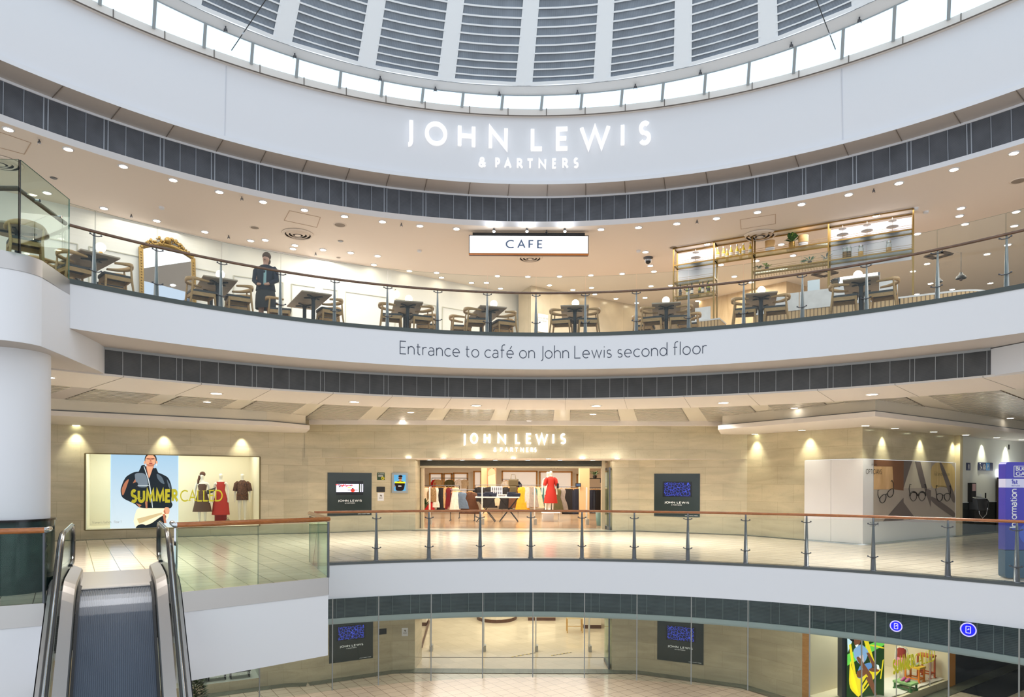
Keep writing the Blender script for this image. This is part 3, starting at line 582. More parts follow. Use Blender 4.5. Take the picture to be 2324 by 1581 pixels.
# ------------------------------------------------------------------ the stone facade on both floors
WA, WB, WC, WD, WE = (-16.0, 17.8), (-7.5, 22.45), (-6.75, 22.6), (-4.2, 24.1), (-3.42, 24.2)
WF, WG, WH, WI, WJ = (3.56, 24.2), (4.5, 24.15), (7.75, 22.5), (9.88, 19.25), (20.0, 26.3)
def wall_holes(mb, p0, p1, z0, z1, holes, mi=0):
    L = math.hypot(p1[0]-p0[0], p1[1]-p0[1]); us = sorted({0, L, *[h[0] for h in holes], *[h[1] for h in holes]}); zs = sorted({z0, z1, *[h[2] for h in holes], *[h[3] for h in holes]})
    pt = lambda u: (p0[0]+(p1[0]-p0[0])*u/L, p0[1]+(p1[1]-p0[1])*u/L)
    for ua, ub in zip(us, us[1:]):
        for za, zb in zip(zs, zs[1:]):
            um, zm = (ua+ub)/2, (za+zb)/2
            if any(h[0] < um < h[1] and h[2] < zm < h[3] for h in holes): continue
            mb.wall(pt(ua), pt(ub), za, zb, mi, ua)
WIN1 = (hit_line(193, 1100, WA, WB)[0], hit_line(590, 1100, WA, WB)[0], 0.27, 2.50)
mb = MB(); wall_holes(mb, WA, WB, 0, 3.75, [WIN1]); mb.wall(WB, WC, 0, 3.75); struct(mb, 'wall_left', M_MARBLE)
PL = (hit_line(743, 1100, WC, WD)[0], hit_line(842.5, 1100, WC, WD)[0]); PR = (hit_line(1485, 1100, WG, WH)[0], hit_line(1588, 1100, WG, WH)[0])
mb = MB(); mb.wall(WC, WD, 0, 2.52); mb.wall(WD, WE, 0, 2.52); mb.wall(WE, (-3.36, 25.6), 0, 2.52); mb.wall((3.5, 25.6), WF, 0, 2.52); mb.wall(WF, WG, 0, 2.52); mb.wall(WG, WH, 0, 2.52); struct(mb, 'wall_entrance', M_MARBLE)
mb = MB(); mb.wall((-6.85, 22.55), (7.75, 22.5), 2.5, 3.75); mb.quad((-6.85, 22.55, 2.5), (-3.4, 26, 2.5), (3.6, 26, 2.5), (7.75, 22.5, 2.5), 1); struct(mb, 'wall_entrance_fascia', [M_MARBLE, M_LIP])
mb = MB(); mb.box((0.45, 22.42, 3.66), (14.2, 0.2, 0.16)); struct(mb, 'trim_fascia_cornice', M_LIP)
uo = hit_line(1828, 1100, WH, WI)[0]; LHI = math.hypot(WI[0]-WH[0], WI[1]-WH[1])
mb = MB(); wall_holes(mb, WH, WI, 0, 3.75, [(uo, LHI, 0.0, 2.42)]); uE = hit_line(2168, 1100, WI, WJ)[0]; wall_holes(mb, WI, WJ, 0, 3.75, [(0, uE-0.02, 0.0, 2.42), (uE+0.12, 30, 0, 3.75)]); struct(mb, 'wall_right', M_MARBLE)
def along(p0, p1, u): L = math.hypot(p1[0]-p0[0], p1[1]-p0[1]); return Vector((p0[0]+(p1[0]-p0[0])*u/L, p0[1]+(p1[1]-p0[1])*u/L, 0))
DIJ = (Vector((WJ[0]-WI[0], WJ[1]-WI[1], 0))).normalized(); NIJ = Vector((DIJ.y, -DIJ.x, 0)); DHI = Vector((WI[0]-WH[0], WI[1]-WH[1], 0)).normalized(); NHI = Vector((DHI.y, -DHI.x, 0))
a = along(WI, WJ, uE+0.12); mb = MB(); mb.wall(a, WJ, 1.08, 3.75); struct(mb, 'wall_lobby', mat('lobby_white', (228, 230, 222), 0.5))
mb = MB(); mb.wall(a+NIJ*0.02, Vector((*WJ, 0))+NIJ*0.02, 0, 1.08); mb.wall(a, a+NIJ*0.02, 0, 1.08); struct(mb, 'wall_lobby_dado', mat('dado_dark_green', (38, 44, 42), 0.25))
mb = MB(); p = along(WI, WJ, uE+0.05); mb.box((p.x+NIJ.x*0.06, p.y+NIJ.y*0.06, 1.85), (0.2, 0.2, 3.7), 0, math.atan2(DIJ.y, DIJ.x)); struct(mb, 'trim_door_post', mat('post_stone', (196, 182, 150), 0.3))
# baseboard band of darker stone round the foot of the walls on both floors
mb = MB()
for z in (0.0, ZG):
    pts = [WA, WB, WC, WD, WE]; pts2 = [WF, WG, WH, WI, WJ]; zz = 0.0
    for pp in (pts, pts2):
        for a, b in zip(pp, pp[1:]):
            n = Vector((b[1]-a[1], -(b[0]-a[0]), 0)).normalized(); zz += 0.0015; a3 = Vector((*a, z+0.006+zz)); b3 = Vector((*b, z+0.006+zz)); wd = 0.42 if z < 0 else 0.22; mb.quad(a3, a3+n*wd, b3+n*wd, b3)
    zz += 0.002; mb.quad((-3.5, 23.75, z+0.006+zz), (3.65, 23.75, z+0.006+zz), (3.65, 24.3, z+0.006+zz), (-3.5, 24.3, z+0.006+zz))
struct(mb, 'floor_stone_border', M_GREENST)
# bulkheads that carry the wall washers
def bulk(pts, name):
    mb = MB(); mb.prism(pts, 3.31, 3.43); struct(mb, name, M_LIP, bevel=0.02)
    m2 = MB(); c = sum((Vector((p[0], p[1], 0)) for p in pts), Vector())/len(pts); m2.prism([(c.x+(p[0]-c.x)*0.985, c.y+(p[1]-c.y)*0.985) for p in pts], 3.43, 3.46); struct(m2, name+'_shadow_gap', mat('bulkhead_grey', (120, 120, 120), 0.5)); m3 = MB(); m3.prism([(c.x+(p[0]-c.x)*0.975, c.y+(p[1]-c.y)*0.975) for p in pts], 3.46, 3.73); struct(m3, name+'_cavity_fill', mat('cavity_fill_lit_tan', (214, 205, 188), 0.45))  # top block added to close the unlit cavity, coloured like brightly lit planks
bulk([(-14.5, 14.6), (-6.95, 19.6), (-6.2, 20.9), (-6.9, 22.8), (-7.6, 22.6), (-16.3, 17.8), (-16.3, 13.4)], 'ceiling_bulkhead')
bulk([(6.15, 20.4), (8.56, 16.1), (22, 25.8), (22, 28.2), (9.88, 19.5), (7.85, 22.7), (6.85, 22.4)], 'ceiling_bulkhead_right')
# ground-floor facade
GWN = (hit_line(1836, 1500, WH, WI)[0], LHI, ZG+0.25, ZGC); GU2 = hit_line(2153, 1500, WI, WJ)[0]
mb = MB(); z0 = ZG; z1 = ZGC
wall_holes(mb, WA, WB, z0, z1, [(hit_line(300, 1500, WA, WB)[0], hit_line(589, 1545, WA, WB)[0], z0+0.3, z1)]); mb.wall(WB, WC, z0, z1); mb.wall(WC, WD, z0, z1); mb.wall(WD, WE, z0, z1); mb.wall(WE, (-3.36, 25.6), z0, z1); mb.wall((3.5, 25.6), WF, z0, z1); mb.wall(WF, WG, z0, z1); mb.wall(WG, WH, z0, z1); wall_holes(mb, WH, WI, z0, z1, [GWN]); wall_holes(mb, WI, WJ, z0, z0+0.25, [(GU2, 30, z0, z0+0.25)])
struct(mb, 'wall_ground', M_MARBLE)
# store interiors
M_STOREWALL = mat('store_wall', (244, 234, 214), 0.6)
mb = MB(); mb.quad((-10, 25.4, 0.004), (10, 25.4, 0.004), (10, 43, 0.004), (-10, 43, 0.004)); struct(mb, 'floor_store', tiles('store_floor', (176, 140, 104), (120, 90, 62), 0.9, 0.16, 0.18, uv=False, vein=0.2, jw=0.004))
mb = MB(); mb.wall((-9, 42), (9, 42), 0, 3.6); mb.wall((-9, 25.6), (-9, 42), 0, 3.6); mb.wall((9, 42), (9, 25.6), 0, 3.6); mb.wall((-9, 25.62), (-3.36, 25.62), 0, 3.6); mb.wall((3.5, 25.62), (9, 25.62), 0, 3.6); struct(mb, 'wall_store', M_STOREWALL)
mb = MB(); mb.quad((-9, 25.5, 3.6), (-9, 42, 3.6), (9, 42, 3.6), (9, 25.5, 3.6)); struct(mb, 'ceiling_store', M_LIP)
mb = MB(); mb.quad((-10, 24.3, ZG+0.005), (10, 24.3, ZG+0.005), (10, 43, ZG+0.005), (-10, 43, ZG+0.005)); struct(mb, 'floor_ground_store', tiles('cream_store_floor', (236, 218, 188), (196, 172, 140), 0.6, 0.6, 0.12, rot=math.radians(-33), uv=False, off=0.0, vein=0.04, jw=0.003))
mb = MB(); mb.wall((-9, 40), (9, 40), ZG, ZGC); mb.wall((-9, 25.6), (-9, 40), ZG, ZGC); mb.wall((9, 40), (9, 25.6), ZG, ZGC); mb.wall((-9, 25.62), (-3.36, 25.62), ZG, ZGC); mb.wall((3.5, 25.62), (9, 25.62), ZG, ZGC); struct(mb, 'wall_ground_store', M_STOREWALL)
# café walls
M_PANWALL = mat('cafe_panel_wall', (236, 236, 234), 0.5); M_CORE = tiles('cafe_stone', (206, 190, 164), (176, 160, 136), 1.6, 3.2, 0.25, vein=0.14, jw=0.004)
KW = [(-16, 11.2), (-10.2, 16.2), (-7.7, 18.5), (-3.7, 20.8), (-1.0, 22.7), (0.25, 23.6)]
mb = MB(); mt = MB()
for a, b in zip(KW, KW[1:]): mb.wall(a, b, Z2, ZCC)
struct(mb, 'wall_cafe_panelled', M_PANWALL)
for a, b in zip(KW, KW[1:]):
    L = math.hypot(b[0]-a[0], b[1]-a[1]); n = max(1, round(L/1.5)); dx = Vector((b[0]-a[0], b[1]-a[1], 0))/L; nn = Vector((dx.y, -dx.x, 0))*0.012
    for i in range(n):
        u0, u1 = L*i/n+0.12, L*(i+1)/n-0.12
        for z0, z1 in ((Z2+0.15, Z2+0.85), (Z2+1.0, Z2+2.3)):
            q = [along(a, b, u)+nn+Vector((0, 0, z)) for u, z in ((u0, z0), (u1, z0), (u1, z1), (u0, z1))]
            for j in range(4): mt.bar(q[j], q[(j+1) % 4], 0.03, 0.02)
struct(mt, 'trim_cafe_mouldings', mat('moulding_paint', (206, 204, 192), 0.5))
mb = MB(); mb.wall((0.2, 23.3), (0.6, 22.4), Z2, ZCC); mb.wall((0.6, 22.4), (5.2, 25.3), Z2, ZCC); struct(mb, 'wall_cafe_core', M_CORE)
mb = MB(); mb.wall((5.0, 25.2), (9, 27), Z2, ZCC); mb.wall((9, 27), (24, 24), Z2, ZCC); mb.wall((24, 24), (24, 8), Z2, ZCC); struct(mb, 'wall_cafe_back', mat('cafe_back_paint', (214, 196, 168), 0.6))
mb = MB(); mb.wall((6.6, 24.2), (8.74, 21.8), Z2, ZCC); mb.wall((8.74, 21.8), (11.2, 23.4), Z2, ZCC); struct(mb, 'wall_cafe_veneer', woodm('pale_veneer', (198, 166, 122), (222, 194, 152), 0.4, (3, 3, 1.2)))
# closing walls far out of the photograph's frame but inside its sight lines
mb = MB(); mb.wall((-20, 5), (-16, 17.8), ZG, 3.75); mb.wall((-20, 5), (-16, 11.2), 3.75, ZCC); mb.wall((20, 26.3), (26, 20), ZG, 3.75); mb.wall((26, 20), (26, 6), ZG, 3.75); struct(mb, 'wall_far', mat('far_wall', (188, 186, 180), 0.6))
mb = MB(); a = along(WI, WJ, GU2+0.45); mb.wall(a, WJ, ZG, ZGC); struct(mb, 'wall_ground_right', mat('dark_shopfront', (34, 38, 50), 0.2))
mb = MB(); a = along(WI, WJ, GU2-0.2); b = along(WI, WJ, 14); z = Vector((0, 0, ZG+0.007)); mb.quad(a+z, a+NIJ*1.5+z, b+NIJ*1.5+z, b+z); struct(mb, 'floor_dark_border', mat('dark_border_stone', (44, 48, 56), 0.15))
mb = MB(); joints(mb, A4, 9.0, B1, 10.45, [hit_ring(512, 260, A4)[0], hit_ring(1912, 260, A4)[0]], 0.02, 0.01, 0, 0.068, 0.118); struct(mb, 'trim_wall_joint', mat('wall_joint', (206, 208, 216), 0.6))
# ------------------------------------------------------------------ balustrades and the hanging glass screen
def post_top(px, py, C): t, _, p = hit_ring(px, py, C); return t
cafe_px = [(217, 647), (357.6, 675.7), (503.5, 700.2), (637.8, 718.9), (760.4, 733.1), (880, 743.4), (993.6, 751.2), (1106, 757.3), (1216.5, 758.2), (1328.3, 756.4), (1443.8, 753.6), (1562, 747.3), (1686.7, 736.3), (1819.5, 722.3), (1964.8, 706.6), (2125.2, 682.5), (2281.2, 655.6)]
CT = [hit_ring(x, y, C0)[0] for x, y in cafe_px]; CT = CT+[CT[-1]+(CT[-1]-CT[-2])]
def balustrade(name, label, C, ts, t_ends, z, hg, hr, post_m, rail_m, glass_m, rr, dz_cl, w0, dr_p, dr_g, dr_r, g0):
    root = thing(name, label, 'balustrade', tuple(rp(C, ts[len(ts)//2], z)))
    te = [t_ends[0]]+list(ts)+([t_ends[1]] if t_ends[1] else [])
    for a, b in zip(te, te[1:]):                            # one pane between two posts
        mb = MB(); g = 0.006/C[2]; n = 4
        for dr in (dr_g, dr_g+0.012): mb.loft(C, z+g0, C, z+hg, a+g, b-g, n, dr0=dr, dr1=dr)
        mb.loft(C, z+hg, C, z+hg, a+g, b-g, n, 1, dr0=dr_g, dr1=dr_g+0.012)
        for t in (a+g, b-g): mb.quad(rp(C, t, z+g0, dr_g), rp(C, t, z+g0, dr_g+0.012), rp(C, t, z+hg, dr_g+0.012), rp(C, t, z+hg, dr_g), 1)
        mb.build('glass_panel', [glass_m, M_GLASSE], root)
    mb = MB(); e1 = t_ends[1] or ts[-1]; mb.tube([rp(C, t_ends[0]+(e1-t_ends[0])*i/90, z+hr, dr_r) for i in range(91)], rr, 10); mb.build('handrail', rail_m, root)
    for t in ts:
        mb = MB(); b = rp(C, t, z+0.01, dr_p)
        mb.lathe([(w0*0.62, 0), (w0*0.62, 0.015), (w0*0.5, 0.016), (w0*0.17, hr-rr*0.8)], b, 12, sx=1.0, sy=1.0); p = mb.build('post', post_m, root)
        for dz in dz_cl:
            m2 = MB(); q = rp(C, t, z+dz, dr_g-0.02); tv = Vector((cos(t), -sin(t), 0)); nv = Vector((sin(t), cos(t), 0))
            m2.tube([q-tv*0.085+Vector((0, 0, 0.02)), q-tv*0.05, q+nv*0.015, q+tv*0.05, q+tv*0.085+Vector((0, 0, 0.02))], 0.009, 6)
            for sg in (-1, 1): m2.ball(q+tv*0.085*sg+Vector((0, 0, 0.02)), 0.016, 8)
            m2.build('clamp', M_DKSTEEL, p)
    return root
balustrade('cafe_balustrade', 'curved glass balustrade with dark wood handrail along the café edge', C0, CT[:-1], (tC, CT[-1]), Z2, 1.27, 0.915, M_POST, M_RAILDK, M_GLASS, 0.026, (0.24, 0.84), 0.085, 0.07, 0.02, 0.03, 0.03)
gal_px = [(855.4, 1273), (974.4, 1270.6), (1090.4, 1269), (1205, 1267.6), (1320.8, 1268.2), (1439.2, 1270.6), (1560.5, 1273.6), (1691.3, 1279.6), (1829, 1287.4), (1980, 1297.3), (2148.5, 1310)]
GT = [hit_ring(x, y, GAL)[0] for x, y in gal_px]; GT += [GT[-1]+0.0945, GT[-1]+0.189]
balustrade('gallery_balustrade', 'curved glass balustrade with orange wood handrail along the first floor gallery', GAL, GT[:-1], (tL+0.005, GT[-1]), 0.0, 1.0, 1.075, M_POSTDK, M_RAILWOOD, M_GLASS, 0.027, (0.28, 0.92), 0.1, 0.1, 0.06, 0.1, 0.02)
cur_px = [(588.7, 1590), (754, 1565), (858.7, 1553), (978, 1543), (1095, 1538), (1209, 1535), (1326, 1537), (1445, 1542), (1568.4, 1552), (1697, 1565), (1837, 1580), (1986, 1580), (2153, 1580)]
UT = [hit_ring(x, y, CUR)[0] for x, y in cur_px]; UT = [UT[0]-0.1]+UT+[UT[-1]+0.1, UT[-1]+0.2]
root = thing('smoke_curtain', 'curved frameless glass screen hanging below the white gallery edge', 'glass screen', tuple(rp(CUR, 0, -0.75)))
for a, b in zip(UT, UT[1:]):
    mb = MB(); g = 0.005/CUR[2]; mb.loft(CUR, -2.66, CUR, -0.74, a+g, b-g, 4); mb.loft(CUR, -2.66, CUR, -0.74, a+g, b-g, 4, dr0=0.012, dr1=0.012); mb.build('glass_panel', M_CURT, root)
    mb = MB(); mb.bar(rp(CUR, b, -2.66), rp(CUR, b, -0.74), 0.022, 0.02, 0, (sin(b), cos(b), 0)); mb.build('joint_strip', mat('joint_grey', (150, 150, 146), 0.4), root)
# reflected blue phone signs, drawn as glowing discs on the screen
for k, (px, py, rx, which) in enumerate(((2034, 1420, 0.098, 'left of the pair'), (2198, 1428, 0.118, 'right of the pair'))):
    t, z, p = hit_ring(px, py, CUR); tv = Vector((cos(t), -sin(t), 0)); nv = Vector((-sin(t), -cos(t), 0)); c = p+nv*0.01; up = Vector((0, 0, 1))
    r = thing('blue_reflection', 'round blue phone sign reflection, drawn glowing on the glass screen, '+which, 'sign', tuple(c), group='blue phone reflections')
    mb = MB(); mb.poly([c+tv*rx*0.9*cos(a*PI/12)+up*rx*0.9*sin(a*PI/12) for a in range(24)]); mb.build('disc', emis('reflection_blue', (36, 38, 214), 0.9), r)
    mb = MB(); mb.tube([c+nv*0.005+tv*rx*cos(a*PI/14)+up*rx*sin(a*PI/14) for a in range(28)], 0.010, 6, close=True); mb.build('ring', emis('reflection_ring', (168, 160, 255), 1.2), r)
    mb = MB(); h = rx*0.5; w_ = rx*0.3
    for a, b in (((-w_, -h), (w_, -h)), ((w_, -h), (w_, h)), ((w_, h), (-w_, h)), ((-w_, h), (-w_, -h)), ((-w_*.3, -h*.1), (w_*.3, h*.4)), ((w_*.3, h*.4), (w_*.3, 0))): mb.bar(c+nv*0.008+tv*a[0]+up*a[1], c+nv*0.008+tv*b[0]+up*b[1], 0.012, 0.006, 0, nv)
    mb.build('phone_outline', emis('reflection_ring', (168, 160, 255), 1.2), r)
def straight_bal(name, label, pts, hg, hr, rail=True, chrome_start=False, chrome_end=False):
    root = thing(name, label, 'balustrade', tuple(pts[0]))
    for a, b in zip(pts, pts[1:]):
        d = (b-a).normalized(); n = Vector((-d.y, d.x, 0))*0.008; L = (b-a).length; k = max(1, round(L/1.6))
        for i in range(k):
            p = a+(b-a)*(i/k)+d*0.006; q = a+(b-a)*((i+1)/k)-d*0.006; p = p+Vector((0, 0, 0.01)); q = q+Vector((0, 0, 0.01)); h = Vector((0, 0, hg))
            mb = MB(); mb.quad(p-n, q-n, q-n+h, p-n+h); mb.quad(p+n, q+n, q+n+h, p+n+h); mb.quad(p-n, p+n, p+n+h, p-n+h, 1); mb.quad(q-n, q+n, q+n+h, q-n+h, 1); mb.quad(p-n+h, q-n+h, q+n+h, p+n+h, 1); mb.build('glass_panel', [M_GLASSG, M_GLASSE], root)
    if rail:
        mb = MB(); mb.tube([p+Vector((0, 0, hr)) for p in pts], 0.042, 12); mb.build('handrail', M_RAILWOOD, root)
    return root
r = straight_bal('landing_balustrade', 'green edged glass balustrade with wood handrail right of the escalator', [L1, L2, L3], 0.98, 1.05)
mb = MB(); q = L1+Vector((0, 0, 1.05)); bk = (L1-L2).normalized()*0.05-DV*0.22; mb.tube([q, q+(L1-L2).normalized()*0.03, q+bk+Vector((0, 0, 0.02))], 0.04, 12); mb.build('chrome_rail_end', M_CHROME, r)
mb = MB(); mb.box(L1+Vector((-0.02, 0.02, 0.5)), (0.03, 0.05, 1.0)); mb.build('end_post', M_CHROME, r)
mb = MB(); mb.box(L2+Vector((0.0, 0, 0.5)), (0.035, 0.035, 1.0)); mb.build('corner_post', M_DKSTEEL, r)
r = straight_bal('landing_balustrade', 'green edged glass balustrade with wood handrail left of the escalator', [LF, LB, LA], 0.98, 1.03)
mb = MB(); q = LA+Vector((0, 0, 1.03)); mb.tube([q, q+(LA-LB).normalized()*0.02, q-DV*0.30+RV*0.04], 0.04, 12); mb.build('chrome_rail_end', M_CHROME, r)
mb = MB(); mb.box(LA+Vector((0, 0, 0.5)), (0.03, 0.03, 1.0)); mb.build('end_post', M_DKSTEEL, r)
mb = MB(); p = LA-DV*0.25; n = RV*0.006; h = Vector((0, 0, 0.95)); mb.quad(LA-n, p-n, p-n+h, LA-n+h); mb.quad(LA+n, p+n, p+n+h, LA+n+h); mb.build('glass_panel', M_GLASSG, r)
# balcony glass of the bridge, with an inner handrail
g1 = Vector((P2.x-5, P2.y-0.1, Z2)); g2 = Vector((P2.x, P2.y, Z2)); g3 = Vector((PC.x, PC.y, Z2))
r = thing('bridge_balustrade', 'tall glass balustrade with brown handrail on the white bridge, upper left', 'balustrade', tuple(g2))
for a, b in ((g1, g2), (g2, g3)):
    d = (b-a).normalized(); n = Vector((-d.y, d.x, 0))*0.009; p = a+d*0.012; q = b-d*0.012; h = Vector((0, 0, 1.32)); mb = MB()
    mb.quad(p-n, q-n, q-n+h, p-n+h); mb.quad(p+n, q+n, q+n+h, p+n+h); mb.quad(p-n+h, q-n+h, q+n+h, p+n+h, 1); mb.quad(p-n, p+n, p+n+h, p-n+h, 2); mb.quad(q-n, q+n, q+n+h, q-n+h, 1 if b is g3 else 2); mb.build('glass_panel', [M_GLASSG, M_GLASSE, M_BLACKGLOSS], r)
dd = (g3-g2).normalized(); nn = Vector((-0.07, 0.06, 0.93)); mb = MB(); mb.tube([g1+Vector((0, 0.07, 0.93)), g2+nn, g3+Vector((-0.07, 0.0, 0.93))], 0.036, 12); hrl = mb.build('handrail', M_RAILDK, r)
for k in (0.35, 0.8):
    m2 = MB(); q = g2+(g3-g2)*k+Vector((-0.03, 0, 0.93)); m2.cyl(q+Vector((0.05, 0, 0)), q-Vector((0.03, 0, 0)), 0.022, n=12); m2.build('rail_bracket', M_CHROME, r)
# ------------------------------------------------------------------ escalator
SL = math.tan(math.radians(30))
def ez(s): return 0.0 if s < 0.35 else (-(s-0.35)**2*SL/2/0.9 if s < 1.25 else -(s-1.25)*SL-0.45*SL)
ss = [-0.02, 0.2, 0.35, 0.55, 0.75, 0.95, 1.15, 1.35, 1.8, 2.6, 3.6, 5, 6.5, 8.9]
SB = -2.0                                                  # back of the newels
esc = thing('escalator', 'escalator with grey ribbed belt descending from the first floor landing, lower left', 'escalator', tuple(O))
mb = MB(); Lr = []
rib = 44; w_ = 0.5
prof = []
for k in range(rib):
    x0 = -w_+2*w_*k/rib; dx = 2*w_/rib
    prof += [(x0, 0), (x0+dx*0.55, 0), (x0+dx*0.55, -0.011), (x0+dx, -0.011)]
mb.rings([[es(s, x, ez(s)-0.01+d) for x, d in prof] for s in ss], 0, False, False, False, False); mb.build('belt', mat('belt_grey', (84, 94, 110), 0.4, 0.4), esc)
mb = MB(); cs = es(0, 0); mb.hex([es(-2.25, -0.66, -0.02), es(-0.0, -0.52, -0.02), es(-0.0, 0.52, -0.02), es(-2.25, 0.66, -0.02)], [es(-2.25, -0.66, 0.012), es(0.0, -0.52, 0.012), es(0.0, 0.52, 0.012), es(-2.25, 0.66, 0.012)])
mb.hex([es(-0.25, -0.52, 0.012), es(0.03, -0.52, 0.0), es(0.03, 0.52, 0.0), es(-0.25, 0.52, 0.012)], [es(-0.25, -0.52, 0.02), es(0.03, -0.52, 0.006), es(0.03, 0.52, 0.006), es(-0.25, 0.52, 0.02)]); mb.build('landing_plate', M_STEEL, esc)
sk = [-1.55, -1.0, -0.3]+ss[1:]
for sg, nm in ((-1, 'left'), (1, 'right')):
    mb = MB(); mb.rings([[es(s, sg*0.52, ez(s)-0.05), es(s, sg*0.52, ez(s)+0.13)] for s in ([-0.6]+ss[1:])], 0, False, False, False, False); mb.rings([[es(s, sg*0.505, ez(s)+0.05), es(s, sg*0.47, ez(s)+0.055), es(s, sg*0.505, ez(s)+0.075)] for s in ss], 0, False, True, False); mb.build('skirt_brush', mat('brush_black', (38, 40, 46), 0.5), esc)
    mb = MB()                                             # steel deck between skirt and glass
    mb.rings([[es(s, sg*(0.52+0.0), ez(s)+0.13), es(s, sg*0.535, ez(s)+0.17), es(s, sg*0.68, ez(s)+0.24)] for s in sk], 0, False, False, False, False)
    mb.rings([[es(s, sg*0.72, ez(s)+0.24), es(s, sg*0.86, ez(s)+0.20), es(s, sg*0.87, ez(s)-0.5)] for s in sk], 0, False, False, False, False)
    mb.quad(es(-1.55, sg*0.52, 0), es(-1.55, sg*0.86, 0), es(-1.55, sg*0.86, 0.22), es(-1.55, sg*0.52, 0.14)); mb.rings([[es(s, sg*0.52, max(-9, ez(s)-0.02)), es(s, sg*0.52, ez(s)+0.14)] for s in (-1.55, -0.6)], 0, False, False, False, False)
    mb.build('deck', M_STEEL, esc)
    mb = MB(); mb.rings([[es(s, sg*0.874, ez(s)+0.19), es(s, sg*0.874, ez(s)-0.9)] for s in ss], 0, False, False, False, False); mb.build('outer_cladding', M_WHITE, esc)
    # newel loop and handrail: flat at the top, round the newel, down the slope
    zt = lambda s: ez(s)+0.93
    loop = [es(SB+0.33+0.33*cos(a), sg*0.70, 0.60+0.33*sin(a)) for a in [math.radians(q) for q in range(90, 271, 15)]]
    path = [es(s, sg*0.70, zt(s)) for s in reversed(ss)]+[es(-0.6, sg*0.70, 0.93), es(-1.2, sg*0.7, 0.93)]+loop+[es(-1.2, sg*0.7, 0.27)]
    mb = MB(); R = []
    for i, p in enumerate(path):
        d = (path[min(i+1, len(path)-1)]-path[max(i-1, 0)]).normalized(); up = RV.cross(d).normalized()
        R.append([p+RV*x+up*y for x, y in ((-0.045, 0.012), (-0.03, -0.018), (0.03, -0.018), (0.045, 0.012), (0.03, 0.026), (-0.03, 0.026))])
    mb.rings(R); mb.build('handrail', mat('handrail_rubber', (56, 55, 55), 0.2, 0.0, spec=0.6), esc)
    mb = MB(); mb.tube([p+Vector((0, 0, 0))-0.035*(RV.cross((path[min(i+1, len(path)-1)]-path[max(i-1, 0)]).normalized())).normalized()*-1 for i, p in enumerate(path)], 0.016, 6); mb.build('handrail_track', M_CHROME, esc)
    mb = MB()
    for dx in (0.693, 0.707):
        mb.rings([[es(s, sg*dx, ez(s)+0.2), es(s, sg*dx, zt(s)-0.02)] for s in [-1.2]+ss[1:]], 0, False, False, False, False)
        n = len(loop); c = es(-1.2, sg*dx, 0.6); mb.add([c+Vector((0, 0, 0.33)), c-Vector((0, 0, 0.33))]+[p+RV*sg*(dx-0.7) for p in loop], [(0, 1)+tuple(range(n+1, 1, -1))])
    mb.build('glass_side', M_GLASSG, esc)
# ------------------------------------------------------------------ dark stone drum round the column's foot, floor totem
r = thing('column_base', 'dark green marble drum round the foot of the white column', 'column base', (cc.x, cc.y, 0))
mb = MB(); mb.cyl((cc.x, cc.y, 0), (cc.x, cc.y, 1.1), 0.62, n=48); mb.build('casing', mat('verde_marble', (36, 54, 54), 0.15, noise=0.5, nscale=5), r)
mb = MB(); mb.cyl((cc.x, cc.y, 1.1), (cc.x, cc.y, 1.13), 0.64, n=48); mb.build('top_ring', M_BLACKGLOSS, r)
# ------------------------------------------------------------------ lamps
def downlight(name, label, group, p, r, m_em, m_rim=None, n_rim=True, cat='ceiling light'):
    o = thing(name, label, cat, tuple(p), group=group)
    mb = MB(); q = 14; mb.add([(p[0]+r*cos(2*PI*k/q), p[1]+r*sin(2*PI*k/q), p[2]-0.012) for k in range(q)], [tuple(range(q))[::-1]]); mb.build('lamp', m_em, o)
    mb = MB(); mb.lathe([(r, -0.014), (r*1.3, -0.012), (r*1.34, 0.0)], p, 16, caps=False); mb.build('rim', m_rim or M_WHITE, o)
    return o
proto = {}
def lamps(name, pts, z, r, m_em, lab, group, rim=None, sortx=True, tilt=None):
    pts = sorted(pts) if sortx else pts
    for i, (x, y) in enumerate(pts):
        p = hit_z(x, y, z)
        if (name, r) not in proto: proto[(name, r)] = downlight(name, lab(i, len(pts)), group, p, r, m_em, rim)
        else: dup(proto[(name, r)], tuple(p), 0, lab(i, len(pts)), group)
front = [(19, 293), (155, 338), (280, 377), (393, 408), (498, 435), (597, 457.5), (691, 476), (782, 490.5), (868, 502.5), (953, 512), (1036, 518.5), (1364, 520), (1449, 515.5), (1536, 507), (1626, 495), (1719, 481), (1819, 463), (1926, 441), (2040, 415), (2165, 384), (2301, 347)]
lamps('ceiling_downlight', front, ZCC, 0.076, M_LAMPW, lambda i, n: nth(i)+' warm downlight from the left in the front arc of the café ceiling', 'front arc of café downlights')
deep = [(107, 437), (236, 472), (356, 500.5), (465, 525.5), (569, 545.5), (602, 544), (669.5, 556), (665, 564), (733, 566), (796, 573), (857, 580), (848.5, 600), (929, 614), (991, 618), (1002, 629), (1070, 641), (1104, 641), (1129, 625.5), (1136, 654), (1198, 627), (1247, 646.5), (1270, 626.5), (1300, 657), (1341, 624), (1342.6, 652), (1350, 667), (1398, 677), (1412, 620.5), (1465, 571), (1476, 602.5), (1484, 615.5), (1477.5, 648.5), (1445, 686.5), (1464, 675), (1522, 647), (1605, 553), (1636.7, 600), (1717, 591), (1773, 554), (1800, 579), (1666.6, 626.7), (1705, 639.7), (1583, 682), (1989, 488), (2181, 472), (2177.6, 489.5), (2190, 508), (2082, 530), (2306, 480), (2302, 512), (2287, 555), (2240, 576), (2104, 598), (2072, 615), (2112, 642.6), (2161, 656), (2247.6, 642), (2081, 667)]
lamps('ceiling_downlight', deep, ZCC, 0.076, M_LAMPW, lambda i, n: 'warm café ceiling downlight behind the front arc, '+nth(i)+' counting from the left', 'inner café downlights')
